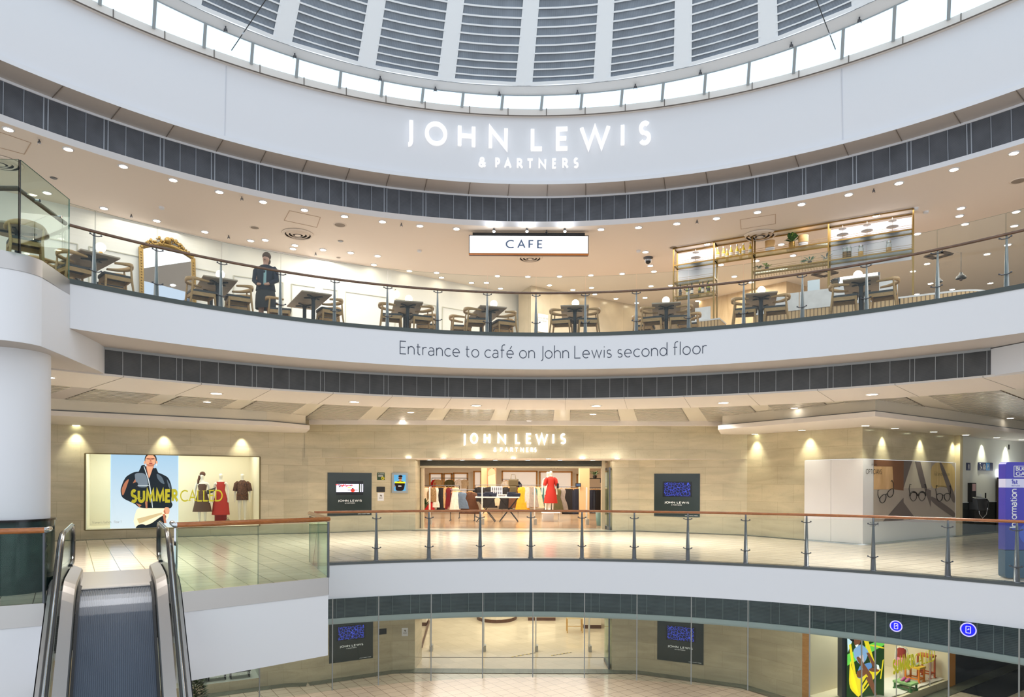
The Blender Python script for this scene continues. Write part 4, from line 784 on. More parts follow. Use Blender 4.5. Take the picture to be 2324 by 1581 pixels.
lipl = [(108, 855), (491, 892), (804, 911), (1081, 919.5), (1353, 920), (1642, 913), (1979, 894)]
lamps('lip_downlight', lipl, ZC-0.005, 0.115, M_LAMPC, lambda i, n: nth(i)+' large round downlight from the left in the white lip below the grille', 'lip downlights', M_LIP)
plank = [(470, 911), (437, 932), (419, 944), (932, 935), (913, 953), (1346, 939), (1337, 957), (1803, 925), (1803, 945), (2293, 948)]
lamps('plank_downlight', plank, ZC+0.012, 0.085, M_LAMPC, lambda i, n: 'small downlight set in the slatted metal ceiling, '+nth(i)+' from the left', 'slatted ceiling downlights', M_LIP)
wash = [(173, 964), (372, 972), (546, 979), (1713, 984), (1820, 975), (1964, 965), (2031, 971), (2119, 979), (2192, 986), (2262, 992), (2319, 997)]
lamps('wall_washer', wash, 3.31, 0.10, M_LAMPG, lambda i, n: nth(i)+' greenish wall washer lamp from the left under the white bulkheads', 'wall washers', M_LIP)
for i, (x, y) in enumerate(wash):
    p = hit_z(x, y, 3.31)
    a, b = (WA, WB) if i < 3 else ((WH, WI) if i < 6 else (WI, WJ)); dn = Vector((b[0]-a[0], b[1]-a[1], 0)).normalized(); nn = Vector((dn.y, -dn.x, 0))
    foot = along(a, b, (Vector((p.x, p.y, 0))-Vector((*a, 0))).dot(dn)); q = foot+nn*0.19
    light('wall_wash_beam', 'SPOT', (q.x, q.y, 3.27), 85, (1.0, 0.98, 0.74), (foot.x+nn.x*0.02, foot.y+nn.y*0.02, 2.1), 0.03, angle=1.25, blend=0.9)
e1 = [(927, 1038.5), (1006, 1038.5), (1086, 1039), (1165, 1039.5), (1245, 1040), (1321.6, 1040), (1401, 1040)]; e2 = [(975, 1042.7), (1049, 1043), (1124, 1043.2), (1197.6, 1043.2), (1271, 1043.4), (1345, 1043.6)]
lamps('entrance_downlight', e1, 2.5, 0.09, M_LAMPC, lambda i, n: nth(i)+' downlight from the left in the outer row over the shop entrance', 'outer entrance downlights')
lamps('entrance_downlight', e2, 2.5, 0.09, M_LAMPC, lambda i, n: nth(i)+' downlight from the left in the inner row over the shop entrance', 'inner entrance downlights')
light('entrance_fill', 'AREA', (0.1, 24.0, 2.45), 60, (1, 0.93, 0.82), (0.1, 24.0, 0), 7, 1.2)
# ------------------------------------------------------------------ small ceiling fittings
def diffuser(px, py, R, label):
    p = hit_z(px, py, ZCC)-Vector((0, 0, 0.004)); o = thing('air_diffuser', label, 'air vent', tuple(p), group='round café air diffusers')
    for k, (a, b) in enumerate(((1.0, 0.86), (0.74, 0.60), (0.47, 0.34))):
        mb = MB(); mb.lathe([(R*a, -0.005), (R*b, -0.05), (R*b*0.94, -0.03), (R*(a-0.05), 0.0)], p, 28, caps=False); mb.build('cone_ring', M_CREAM, o)
    mb = MB(); mb.lathe([(R*0.2, -0.045), (R*0.01, -0.05)], p, 20); mb.build('centre_plate', M_CREAM, o)
    mb = MB(); mb.add([(p.x+R*0.97*cos(a*PI/12), p.y+R*0.97*sin(a*PI/12), p.z-0.003) for a in range(24)], [tuple(range(24))[::-1]]); mb.build('duct_opening', M_DARKGAP, o)
diffuser(676, 530, 0.40, 'round ceiling air diffuser left of the café sign'); diffuser(1725, 533, 0.42, 'round ceiling air diffuser above the brass shelf'); diffuser(1203, 584, 0.36, 'round ceiling air diffuser behind the café sign'); diffuser(2, 368, 0.38, 'round ceiling air diffuser at the far left behind the bridge glass')
def disc(name, px, py, R, m, label, cat, group=None, z=ZCC, h=0.03):
    p = hit_z(px, py, z); o = thing(name, label, cat, tuple(p), group=group)
    mb = MB(); mb.lathe([(R*0.9, -h), (R, -h*0.5), (R*1.02, 0)], p, 20); mb.build('grille', m, o)
    mb = MB(); mb.lathe([(R*1.02, -0.008), (R*1.3, -0.006), (R*1.32, 0)], p, 20, caps=False); mb.build('rim', M_CREAM, o); return o
M_SPK = mat('speaker_mesh', (150, 138, 126), 0.7)
for x, y, R, la in ((771.5, 510, 0.13, 'round grey ceiling speaker beside the air diffuser'), (578, 516, 0.10, 'round pale ceiling speaker left of the air diffuser'), (768, 584, 0.06, 'small pale round ceiling speaker below the grey one'), (1528, 561, 0.1, 'round pale ceiling speaker at the left end of the brass shelf'), (2312, 410, 0.13, 'round grey ceiling speaker at the far right edge of the café')): disc('ceiling_speaker', x, y, R, M_SPK, la, 'speaker', 'café ceiling speakers', h=0.008)
for x, y, la in ((122, 403, 'recessed dark spotlight near the bridge handrail, switched off'), (773, 546.5, 'recessed dark spotlight right of the air diffuser, switched off')): disc('recessed_spotlight', x, y, 0.07, M_BLACKGLOSS, la, 'ceiling light', 'unlit café spotlights', h=0.015)
for x, y, la in ((367, 469, 'white smoke detector above the gilt mirror'), (952, 567.5, 'white smoke detector left of the café sign'), (1449, 568, 'white smoke detector right of the café sign'), (2078, 471, 'white smoke detector at the right corner of the brass shelf'), (2101.5, 479, 'white smoke detector just right of the shelf corner one')): disc('smoke_detector', x, y, 0.06, M_WHITE, la, 'smoke detector', 'café smoke detectors', h=0.05)
spr = [(89, 319.5), (298, 489), (549, 449), (519, 537), (716.5, 576), (911, 509), (1240, 525), (1582, 502), (1983, 431), (2002, 549)]
def sprinkler(p, label, group, m=M_DKSTEEL, s=1.0):
    o = thing('sprinkler', label, 'sprinkler', tuple(p), group=group); mb = MB(); mb.cyl(p, p-Vector((0, 0, 0.05*s)), 0.012*s, n=8); mb.build('stem', m, o); mb = MB(); mb.lathe([(0.03*s, -0.062*s), (0.03*s, -0.055*s)], p, 10)
    for sg in (-1, 1): mb.bar(p+Vector((0.02*sg*s, 0, -0.03*s)), p+Vector((0.028*sg*s, 0, -0.09*s)), 0.008*s, 0.008*s)
    mb.build('deflector', m, o); return o
for i, (x, y) in enumerate(spr): sprinkler(hit_z(x, y-3, ZCC), nth(i)+' small sprinkler head from the left on the café ceiling', 'café sprinklers')
dsp = [(512, 60), (669, 121), (863, 173), (988, 197), (1133, 208.5), (1310.5, 205), (1442, 191), (1589.5, 159), (1796, 96), (1950.5, 39)]
for i, (x, y) in enumerate(dsp): sprinkler(hit_z(x, y, 10.85), nth(i)+' forked sprinkler head from the left under the dome ring', 'dome ring sprinklers', M_DKSTEEL, 1.25)
def camera_dome(px, py, z, label, R=0.09):
    p = hit_z(px, py-6, z); o = thing('security_camera', label, 'security camera', tuple(p)); mb = MB(); mb.lathe([(R*1.5, 0), (R*1.5, -0.03), (R*1.05, -0.05), (R*1.05, -0.09)], p, 18); mb.build('housing', M_DKSTEEL if z > 6 else M_WHITE, o)
    mb = MB(); mb.ball(p-Vector((0, 0, 0.10)), R, 16); mb.build('dome', M_BLACKGLOSS, o)
camera_dome(1471, 590, ZCC, 'black dome security camera on the café ceiling right of the sign'); camera_dome(1193, 968, ZC, 'black and white dome camera above the lit entrance letters', 0.075)
for x, y, la in ((1201, 953, 'small white detector on the slatted ceiling above the entrance letters'), (1164, 968, 'flat white detector left of the dome camera')): disc('smoke_detector', x, y, 0.08, M_WHITE, la, 'smoke detector', 'entrance ceiling detectors', ZC, 0.05)
# access hatch outlines in the café ceiling
for k, (q, la) in enumerate(((((657, 478), (727, 493), (719, 516), (645, 500)), 'square access hatch outline in the ceiling left of the café sign'), (((1680, 498.5), (1760, 486), (1760, 507.5), (1682, 520)), 'square access hatch outline in the ceiling above the brass shelf'), (((0, 300), (70, 324), (55, 350), (-20, 330)), 'square access hatch outline in the ceiling at the far left'))):
    P = [hit_z(x, y, ZCC-0.004) for x, y in q]; mb = MB()
    for i in range(4): mb.bar(P[i], P[(i+1) % 4], 0.014, 0.006)
    o = mb.build('ceiling_hatch', mat('hatch_line', (196, 172, 150), 0.8)); tag(o, la, 'access hatch', 'ceiling access hatches')
# suspension cables from the cornice up into the dome
for (x0, y0, x1, y1, bx0, by0, bx1, by1, la) in ((603, 0, 522, 121, 509, 118, 536, 127, 'thin dark suspension cable rising from the cornice, left of the dome'), (1853, 0, 1895, 126, 1882, 131, 1918, 121, 'thin dark suspension cable rising from the cornice, right of the dome')):
    b0 = hit_ring(bx0, by0, B2)[2]; b1 = hit_ring(bx1, by1, B2)[2]; foot = (b0+b1)/2+Vector((0, 0, 0.04)); a, b = ray(x0, y0); Y = foot.y*0.86; top = Vector((a*Y, Y, EYE+b*Y)); top = foot+(top-foot)*1.5
    o = thing('suspension_cable', la, 'cable', tuple(foot), group='dome suspension cables'); mb = MB(); mb.tube([foot, top], 0.009, 6); mb.build('rod', M_BLACK, o); mb = MB(); mb.bar(b0, b1, 0.04, 0.04); mb.build('foot_bar', M_BLACK, o)
    mb = MB(); q = foot+(top-foot)*0.27; mb.cyl(q-(top-foot)*0.012, q+(top-foot)*0.012, 0.016, n=8); mb.build('turnbuckle', M_CHROME, o)
# ------------------------------------------------------------------ lettering of the shop
def ring_sign(name, label, C, dr, chars, base_py, cap_m, sw, m, mside=None, depth=0.06):
    pxm = sum((a+b)/2 for _, a, b in chars)/len(chars); Cc = (C[0], C[1], C[2]+dr); t, z, p = hit_ring(pxm, base_py, Cc)
    r = thing(name, label, 'sign', tuple(p))
    for ch, xa, xb in chars:
        ta = hit_ring(xa, base_py, Cc)[0]; tb = hit_ring(xb, base_py, Cc)[0]; W = (tb-ta)*Cc[2]; sx = (W/cap_m-sw)/max(0.01, GL[ch][0]) if ch not in 'I' else 1.0
        off = sw/2 if ch != 'I' else 0
        mb = MB()
        def f3(x, y, d):
            tt = ta+(x+off)*cap_m/Cc[2]; return rp(C, tt, z+y*cap_m, dr+d)
        stroke_mesh(mb, ch, f3, sw, depth, sx); mb.build('letter', m, r)
    return r
JL = [('J', 921, 937.5), ('O', 964.5, 1015), ('H', 1039, 1079), ('N', 1109, 1152.5), ('L', 1204.5, 1234), ('E', 1261.5, 1292), ('W', 1315.5, 1385), ('I', 1411.5, 1420.5), ('S', 1448.5, 1477)]
PT = [('&', 1086, 1103), ('P', 1124, 1135), ('A', 1144, 1161), ('R', 1173, 1187), ('T', 1195, 1211), ('N', 1222, 1239.5), ('E', 1253, 1263.6), ('R', 1276, 1290), ('S', 1301.5, 1313)]
DW = ((A4[0]+B1[0])/2, (A4[1]+B1[1])/2, (A4[2]+B1[2])/2+0.095)
ring_sign('shop_sign', 'large white raised lettering on the upper drum wall, main line', DW, -0.10, JL, 336.5, 0.47, 0.185, M_WHITELIT)
ring_sign('shop_sign', 'small white raised lettering on the upper drum wall, second line', DW, -0.10, PT, 380, 0.20, 0.21, M_WHITELIT, depth=0.04)
txt = 'Entrance to café on John Lewis second floor'
r = None; Cc = (C0[0], C0[1], C0[2]-0.003); ta = hit_ring(908, 806, Cc)[0]; tb = hit_ring(1603, 803, Cc)[0]; zb = hit_ring(1227, 812.5, Cc)[1]; cap = 0.27; sp = 0.2
tw = width(txt, sp, 1.0, 0.34); kx = (tb-ta)*Cc[2]/(tw*cap); x = 0.0; words = []
r = thing('wall_lettering', 'thin dark lettering pointing to the café on the white fascia', 'lettering', tuple(rp(Cc, (ta+tb)/2, zb)))
mb = MB()
for ch in txt+' ':
    if ch == ' ':
        mb.build('word', mat('lettering_slate', (58, 66, 84), 0.5), r); mb = MB(); x += 0.34; continue
    f3 = lambda a, b, d: rp(Cc, ta+a*cap*kx/Cc[2], zb+b*cap, -0.002)
    x += stroke_mesh(mb, ch, f3, 0.068, 0, 1.0, 0, x)+sp
# café box sign
sc_, sl, sr_ = hit_z(1200, 531, ZCC), at(1064, 554, 17.45), at(1336, 552, 17.45); zt_, zb_ = at(1200, 533, 17.45).z, at(1200, 575.5, 17.45).z
o = thing('cafe_sign', 'white illuminated box sign reading CAFE hanging over the balustrade', 'sign', (0.43, 17.55, zb_))
mb = MB(); xm, wd = (sl.x+sr_.x)/2, sr_.x-sl.x; mb.box((xm, 17.56, (zt_+zb_)/2), (wd, 0.18, zt_-zb_)); mb.box((xm, 17.56, zt_+0.04), (wd*0.94, 0.1, 0.08)); mb.build('case', M_BLACK, o)
mb = MB(); mb.quad((sl.x+0.02, 17.465, zb_+0.02), (sr_.x-0.02, 17.465, zb_+0.02), (sr_.x-0.02, 17.465, zt_-0.02), (sl.x+0.02, 17.465, zt_-0.02)); mb.build('lit_face', emis('sign_face', (255, 255, 255), 1.35), o)
mb = MB(); mb.box((xm, 17.47, zb_-0.012), (wd, 0.06, 0.03)); mb.build('copper_edge', mat('copper', (176, 104, 50), 0.3, 0.8), o)
mb = MB(); q = at(1190, 562, 17.455); text_flat(mb, 'CAFE', q, (1, 0, 0), 0.185, 0.19, 0.5, 0, (0, -1, 0), W=0.92); mb.build('lettering', mat('sign_slate', (84, 104, 136), 0.5), o)
mb = MB(); text_flat(mb, 'BENUGO', at(1257, 557, 17.455), (1, 0, 0), 0.045, 0.16, 0.3, 0, (0, -1, 0)); text_flat(mb, 'THE', at(1134, 557, 17.455), (1, 0, 0), 0.045, 0.12, 0.3, 0, (0, -1, 0)); mb.build('faint_lettering', emis('faint_letter', (214, 222, 238), 0.9), o)
for i, x in enumerate((1121, 1196, 1282)):
    p = at(x, 525, 17.2); s_ = thing('sign_spotlight', nth(i)+' small spotlight from the left above the white box sign', 'spotlight', tuple(p), group='sign spotlights'); mb = MB(); mb.cyl(p, p+Vector((0, 0.05, 0.08)), 0.035, 0.03, 12); mb.bar(p+Vector((0, 0.03, 0.05)), (p.x, 17.42, zt_+0.05), 0.02, 0.02); mb.build('body', M_BLACK, s_); mb = MB(); mb.ball(p, 0.035, 10); mb.build('bulb', M_LAMPC, s_)
    light('sign_lamp', 'SPOT', (p.x, 17.1, p.z-0.02), 4, (0.92, 0.95, 1), (p.x, 17.4, ZCC+3), 0.05, angle=2.4)
# lettering over the entrance
def flat_sign(name, label, o_, chars, base_py, cap_m, sw, m, Y, depth):
    r = thing(name, label, 'sign', tuple(o_))
    for ch, xa, xb in chars:
        a = at(xa, base_py, Y); b = at(xb, base_py, Y); W = b.x-a.x; sx = (W/cap_m-sw)/max(0.01, GL[ch][0]) if ch != 'I' else 1.0; mb = MB(); off = sw/2 if ch != 'I' else 0
        stroke_mesh(mb, ch, lambda x, y, d: Vector((a.x+(x+off)*cap_m, Y-0.05+d, o_[2]+y*cap_m)), sw, depth, sx); mb.build('letter', m, r)
    return r
M_LITW2 = emis('lit_letter_bright', (255, 255, 252), 1.9)
flat_sign('entrance_sign', 'bright lit lettering above the shop entrance, main line', (0.15, 22.45, at(1166, 1005.3, 22.5).z), [('J', 1050.5, 1057), ('O', 1067, 1085), ('H', 1098, 1113), ('N', 1129, 1148.5), ('L', 1169, 1182), ('E', 1193.5, 1207), ('W', 1214.5, 1244), ('I', 1255, 1260), ('S', 1271, 1284.5)], 1005.3, 0.30, 0.2, M_LITW2, 22.5, 0.04)
flat_sign('entrance_sign', 'bright lit lettering above the shop entrance, second line', (0.1, 22.45, at(1166, 1024.5, 22.5).z), [('&', 1120, 1127), ('P', 1135, 1141), ('A', 1145.5, 1153.5), ('R', 1158, 1165), ('T', 1168.5, 1176), ('N', 1181, 1189), ('E', 1194, 1200), ('R', 1204, 1210.5), ('S', 1212.5, 1217.5)], 1024.5, 0.125, 0.22, M_LITW2, 22.5, 0.03)
# ------------------------------------------------------------------ café furniture
def make_chair():
    t = thing('elbow_chair', 'oak elbow chair', 'chair', (0, 0, 0))
    mb = MB(); mb.prism([(-0.22, -0.2), (0.23, -0.23), (0.25, -0.16), (0.25, 0.16), (0.23, 0.23), (-0.22, 0.2)], 0.435, 0.475); mb.build('seat', M_SEAT, t, bevel=0.015)
    mb = MB()
    for a, b in (((0.2, -0.21), (0.2, 0.21)), ((-0.2, -0.19), (-0.2, 0.19)), ((0.2, -0.21), (-0.2, -0.19)), ((0.2, 0.21), (-0.2, 0.19))): mb.bar((a[0], a[1], 0.40), (b[0], b[1], 0.40), 0.024, 0.07)
    mb.build('seat_frame', M_OAK, t)
    for sg in (-1, 1):
        mb = MB(); mb.cyl((0.225, sg*0.235, 0), (0.2, sg*0.21, 0.43), 0.015, 0.022, 10); mb.build('leg', M_OAK, t)
        mb = MB(); mb.tube([(-0.27, sg*0.22, 0), (-0.22, sg*0.2, 0.4), (-0.2, sg*0.22, 0.66)], [0.015, 0.022, 0.015], 10); mb.build('leg', M_OAK, t)
    mb = MB(); R = []; n = 17
    for i in range(n):
        a = -1+2*i/(n-1); th = a*math.radians(102); rr = 0.25; x = -0.04-rr*cos(th)*0.95; y = rr*1.02*sin(th); z = 0.69-0.04*a*a; h = 0.045-0.028*abs(a)**1.5; d = 0.02+0.012*abs(a)
        if abs(a) > 0.8: x += (abs(a)-0.8)*0.35
        nr = Vector((-cos(th), sin(th), 0)); c = Vector((x, y, z)); R.append([c+nr*d*0.5+Vector((0, 0, -h)), c+nr*d*0.9, c+nr*d*0.4+Vector((0, 0, h)), c-nr*d*0.5+Vector((0, 0, h)), c-nr*d*0.8, c-nr*d*0.5+Vector((0, 0, -h))])
    mb.rings(R); mb.build('backrest', M_OAK, t)
    return t
def make_table():
    t = thing('cafe_table', 'café table', 'table', (0, 0, 0))
    mb = MB(); mb.box((0, 0, 0.735), (0.64, 1.5, 0.03)); mb.build('tabletop', M_TOP, t, bevel=0.008)
    for y in (-0.42, 0.40):
        mb = MB(); mb.cyl((0, y, 0.02), (0, y, 0.69), 0.042, n=14); p = mb.build('pedestal', M_IRON, t)
        m2 = MB()
        for a in range(4): q = PI/4+a*PI/2; m2.bar((0, y, 0.69), (0.22*cos(q), y+0.22*sin(q), 0.715), 0.045, 0.025)
        m2.lathe([(0.07, 0.69), (0.05, 0.66)], (0, y, 0), 12); m2.build('spider_bracket', M_IRON, p)
        m2 = MB(); m2.lathe([(0.22, 0.0), (0.22, 0.012), (0.06, 0.03)], (0, y, 0), 20); m2.build('base_plate', M_IRON, p)
    return t
def make_globe():
    t = thing('globe_lamp', 'globe lamp', 'lamp', (0, 0, 0)); mb = MB(); mb.lathe([(0.05, 0), (0.05, 0.015), (0.035, 0.02), (0.03, 0.05)], (0, 0, 0), 16); mb.build('base', M_BRASS, t)
    mb = MB(); mb.ball((0, 0, 0.125), 0.085, 20); mb.build('globe', M_GLOBE, t); return t
chair0, table0, globe0 = make_chair(), make_table(), make_globe(); used = {}
def place(proto_, key, loc, rz, label, group):
    if key not in used:
        used[key] = 1; proto_.location = loc; proto_.rotation_euler = (0, 0, rz); proto_['label'] = label; proto_['group'] = group; return proto_
    return dup(proto_, loc, rz, label, group)
TB = [((183, 567), (273.7, 588), 172, 262, (228.5, 565), 'leftmost'), ((463.5, 626.6), (538, 638), 456, 541, (500, 621), 'second'), ((687, 661), (752, 670), 0, 748, (723.5, 657.7), 'third'), ((897, 683), (959, 687), 888, 956, (927.7, 675.8), 'fourth'), ((1092.6, 694.5), (1148.6, 699), 1080, 1144, (1120.5, 687), 'fifth'), ((1274.6, 695), (1334, 693.7), 1276, 1331, (1306, 685), 'sixth'), ((1480.7, 690), (1543.7, 686.7), 1484, 1541, (1511.4, 679), 'seventh'), ((1693.6, 668.5), (1763, 663), 1691, 1757, (1728, 656.7), 'eighth'), ((1915, 637), (1992.7, 627.6), 1917, 2004, (1947, 624.4), 'rightmost')]
for k, (n1, n2, cl, cr, gl, nm) in enumerate(TB):
    p1, p2 = hit_z(*n1, Z2+0.72), hit_z(*n2, Z2+0.72); ux = (p2-p1); ux.z = 0; ux.normalize(); uy = Vector((-ux.y, ux.x, 0)); m = (p1+p2)/2; m.z = Z2; c = m+uy*0.75; rz = math.atan2(ux.y, ux.x)
    place(table0, 't', tuple(c), rz, f'rectangular wood topped table on iron pedestals, {nm} along the café glass' if nm not in ('leftmost', 'rightmost') else f'rectangular wood topped table on iron pedestals, {nm} one along the café glass', 'café tables along the glass')
    w1 = 'table' if nm in ('leftmost', 'rightmost') else 'table from the left'
    for side, cx in ((1, cl), (-1, cr)):
        if not cx: continue
        # seat centre: on the line parallel to ux, 0.30 m behind the near edge, at the pixel column seen in the photo
        u, z, q = hit_line(cx, 700-60*abs(k-5)/4, m+uy*0.32-ux*3, m+uy*0.32+ux*3); q = Vector((q.x, q.y, 0)); off = (q-m).dot(ux)
        off = max(0.30, min(0.62, abs(off)))*(-side); pos = m+uy*0.32+ux*off; pos.z = Z2
        sd = 'left' if side == 1 else 'right'
        place(chair0, 'c', tuple(pos), rz+(0 if side == 1 else PI)+0.12*sin(k*7+side), f'oak elbow chair with dark seat, near {sd} side of the {nm} {w1}', 'elbow chairs at the café tables')
        if k in (0, 2, 4, 6) or (k in (3, 1) and side == -1):
            p3 = c+uy*0.36+ux*(-side)*0.52; p3.z = Z2; dup(chair0, tuple(p3), rz+(0 if side == 1 else PI)-0.1, f'oak elbow chair with dark seat, far {sd} side of the {nm} {w1}', 'elbow chairs at the café tables')
    Y = c.y-0.40
    g = at(gl[0], gl[1]+8, Y); g.z = Z2+0.751; place(globe0, 'g', (g.x, Y, g.z), 0, f'white glowing globe lamp standing on the {nm} {w1}', 'globe table lamps')
q = hit_line(637, 690, (-8, 15.0), (2, 15.2))[2]; dup(chair0, (q.x, q.y-0.1, Z2), PI*0.12, 'oak elbow chair turned sideways beside the standing person', 'elbow chairs at the café tables')
# round table and chair behind the bridge glass
c = hit_z(4, 508, Z2+0.72); c = Vector((c.x, c.y+0.35, Z2))
t = thing('round_table', 'round café table behind the bridge glass at the far left', 'table', tuple(c)); mb = MB(); mb.cyl((c.x, c.y, Z2+0.72), (c.x, c.y, Z2+0.75), 0.42, n=36); mb.build('tabletop', M_TOP, t, bevel=0.006)
mb = MB(); mb.cyl((c.x, c.y, Z2+0.02), (c.x, c.y, Z2+0.7), 0.045, n=14)
for a in range(4): mb.bar((c.x, c.y, Z2+0.69), (c.x+0.26*cos(a*PI/2+0.4), c.y+0.26*sin(a*PI/2+0.4), Z2+0.712), 0.045, 0.025)
mb.lathe([(0.24, 0), (0.24, 0.012), (0.06, 0.03)], c, 20); mb.build('pedestal', M_IRON, t)
dup(chair0, (c.x+0.32, c.y-0.28, Z2), PI*0.72, 'oak elbow chair at the round table behind the bridge glass', 'elbow chairs at the café tables')
q = hit_z(140, 590, Z2+0.72); dup(chair0, (q.x-0.1, q.y+0.2, Z2), 0.35, 'oak elbow chair nearest the left end of the curved café glass', 'elbow chairs at the café tables')
# wall sconce
_, z, p = hit_line(895, 670, KW[3], KW[4]); r = thing('wall_sconce', 'round glowing wall lamp on a brass arm between the third and fourth tables', 'lamp', tuple(p)); q = p+Vector((0.08, -0.14, 0)); mb = MB(); mb.ball(q, 0.11, 18); mb.build('globe', M_GLOBE, r)
mb = MB(); mb.tube([p+Vector((0, 0, 0.05)), p+Vector((0.04, -0.07, 0.16)), q+Vector((0, 0, 0.1))], 0.012, 8); mb.build('arm', M_BRASS, r)
# gilt mirror leaning on the panelled wall
ua, _, pa = hit_line(313, 640, KW[1], KW[2]); ub, _, pb = hit_line(441, 640, KW[1], KW[2]); dx = Vector((pb.x-pa.x, pb.y-pa.y, 0)); Wm = dx.length; dx.normalize(); nn = Vector((dx.y, -dx.x, 0)); base = Vector((pa.x, pa.y, Z2))+nn*0.25
Ht = hit_line(376, 552, KW[1], KW[2])[1]-Z2
r = thing('wall_mirror', 'tall gilt framed mirror with carved crest against the panelled café wall', 'mirror', tuple(base+dx*Wm/2))
f = lambda u, z, d=0.0: base+dx*u+nn*(d-0.22*z/Ht)+Vector((0, 0, z))
mb = MB(); mb.quad(f(0.06, 0.06), f(Wm-0.06, 0.06), f(Wm-0.06, Ht-0.2), f(0.06, Ht-0.2)); mb.build('mirror_glass', mat('mirror', (205, 212, 226), 0.02, 1.0), r)
mb = MB()
for u in (0.05, Wm-0.05):
    mb.bar(f(u, 0), f(u, Ht-0.25), 0.1, 0.06, 0, nn)
    for i in range(34): mb.ball(f(u, 0.05+i*(Ht-0.35)/34, 0.035), 0.02, 6)
pth = [f(0.05+(Wm-0.1)*i/16, Ht-0.25+0.20*sin(PI*i/16), 0) for i in range(17)]; mb.tube(pth, 0.055, 8); mb.bar(f(0, 0.03), f(Wm, 0.03), 0.08, 0.08, 0, nn); mb.build('frame', M_GOLD, r)
mb = MB(); rnd = random.Random(4)
for i in range(60):
    a = i/59; u = 0.1+(Wm-0.2)*a; z = Ht-0.2+0.2*sin(PI*a)+rnd.uniform(-0.03, 0.10)*(0.4+sin(PI*a)); mb.ball(f(u, z, 0.03+rnd.uniform(0, 0.03)), rnd.uniform(0.018, 0.04), 7, sc=(1, 1, rnd.uniform(0.7, 1.6)))
mb.ball(f(Wm/2, Ht+0.06, 0.05), 0.085, 12); mb.build('carved_crest', M_GOLD, r)
# the standing person behind the glass
pc = at(603, 650, 15.0); px_, py_ = pc.x, pc.y; B = Vector((px_, py_, Z2))
person = thing('person', 'person in dark jacket and dark skirt standing behind the café glass', 'person', tuple(B))
def body(nodes): return [(B.x+n[0], B.y+n[1], B.z+n[2], n[3], n[4]) for n in nodes]
ND = [(0, 0, 0.92, 0.15, 0.11), (0, 0, 1.12, 0.125, 0.10), (0, 0, 1.32, 0.16, 0.11), (0, 0, 1.44, 0.06, 0.055), (0.0, 0, 1.52, 0.05, 0.05), (0.01, -0.01, 1.58, 0.075, 0.085), (0.01, -0.012, 1.66, 0.078, 0.09),
      (-0.18, 0, 1.36, 0.055, 0.055), (-0.22, -0.02, 1.12, 0.042, 0.042), (-0.10, -0.18, 1.0, 0.033, 0.033), (0.19, 0, 1.36, 0.055, 0.055), (0.24, -0.04, 1.12, 0.042, 0.042), (0.13, -0.2, 1.0, 0.033, 0.033),
      (-0.09, 0, 0.82, 0.09, 0.09), (-0.10, 0.0, 0.48, 0.058, 0.058), (-0.10, 0.02, 0.1, 0.04, 0.042), (-0.11, -0.12, 0.03, 0.042, 0.03), (0.09, 0, 0.82, 0.09, 0.09), (0.09, -0.02, 0.48, 0.058, 0.058), (0.10, 0.02, 0.1, 0.04, 0.042), (0.11, -0.12, 0.03, 0.042, 0.03),
      (-0.02, -0.24, 0.99, 0.026, 0.03), (0.05, -0.25, 0.98, 0.026, 0.03)]
ED = [(0, 1), (1, 2), (2, 3), (3, 4), (4, 5), (5, 6), (2, 7), (7, 8), (8, 9), (9, 21), (2, 10), (10, 11), (11, 12), (12, 22), (0, 13), (13, 14), (14, 15), (15, 16), (0, 17), (17, 18), (18, 19), (19, 20)]
v, fcs = skin(body(ND), ED); M_SKIN = mat('skin', (208, 160, 138), 0.5); mb = MB(); mb.add(v, fcs, 0, None, True)
mb.ball(B+Vector((0.01, -0.1, 1.595)), 0.016, 6, sc=(0.8, 1, 1.2)); bo = mb.build('body', M_SKIN, person)
def ell(c, rx, ry, z, n=18, wob=0.0): return [Vector((c[0]+rx*cos(2*PI*k/n)*(1+wob*sin(5*k)), c[1]+ry*sin(2*PI*k/n)*(1+wob*cos(7*k)), z)) for k in range(n)]
mb = MB()
for sg in (-1, 1): mb.ball(B+Vector((0.01+0.032*sg, -0.094, 1.63)), 0.009, 8, sc=(1.4, 0.6, 0.8))
mb.ball(B+Vector((0.01, -0.092, 1.56)), 0.016, 8, sc=(1.3, 0.5, 0.4)); mb.build('face_features', mat('eye_dark', (92, 52, 48), 0.5), person)
mb = MB(); mb.rings([ell((B.x, B.y), rx, ry, Z2+z) for rx, ry, z in ((0.215, 0.165, 0.90), (0.19, 0.15, 1.05), (0.175, 0.14, 1.15), (0.205, 0.15, 1.3), (0.21, 0.13, 1.4), (0.10, 0.08, 1.46))], 0, False, False)
for sg, el, wr in ((-1, (-0.235, -0.02, 1.12), (-0.11, -0.17, 1.005)), (1, (0.25, -0.04, 1.12), (0.14, -0.19, 1.005))): mb.tube([B+Vector((sg*0.16, 0, 1.39)), B+Vector(((sg*0.21), 0, 1.33)), B+Vector(el), B+Vector(wr)], [0.07, 0.07, 0.058, 0.046], 12)
mb.build('jacket', mat('navy_cloth', (34, 40, 56), 0.8), person)
mb = MB(); mb.rings([ell((B.x, B.y), rx, ry, Z2+z) for rx, ry, z in ((0.22, 0.17, 0.50), (0.225, 0.17, 0.62), (0.215, 0.165, 0.8), (0.185, 0.145, 0.95))], 0, False, False); mb.build('skirt', mat('charcoal_cloth', (58, 58, 62), 0.85), person)
mb = MB(); mb.rings([[B+Vector((0.035+0.03*a, -0.145-0.012*(z < 1.2), z)) for a in (-1, 1)]+[B+Vector((0.035+0.03*a, -0.132-0.012*(z < 1.2), z)) for a in (1, -1)] for z in (1.0, 1.12, 1.25, 1.36)]); mb.build('scarf', mat('pale_teal_cloth', (150, 186, 190), 0.8), person)
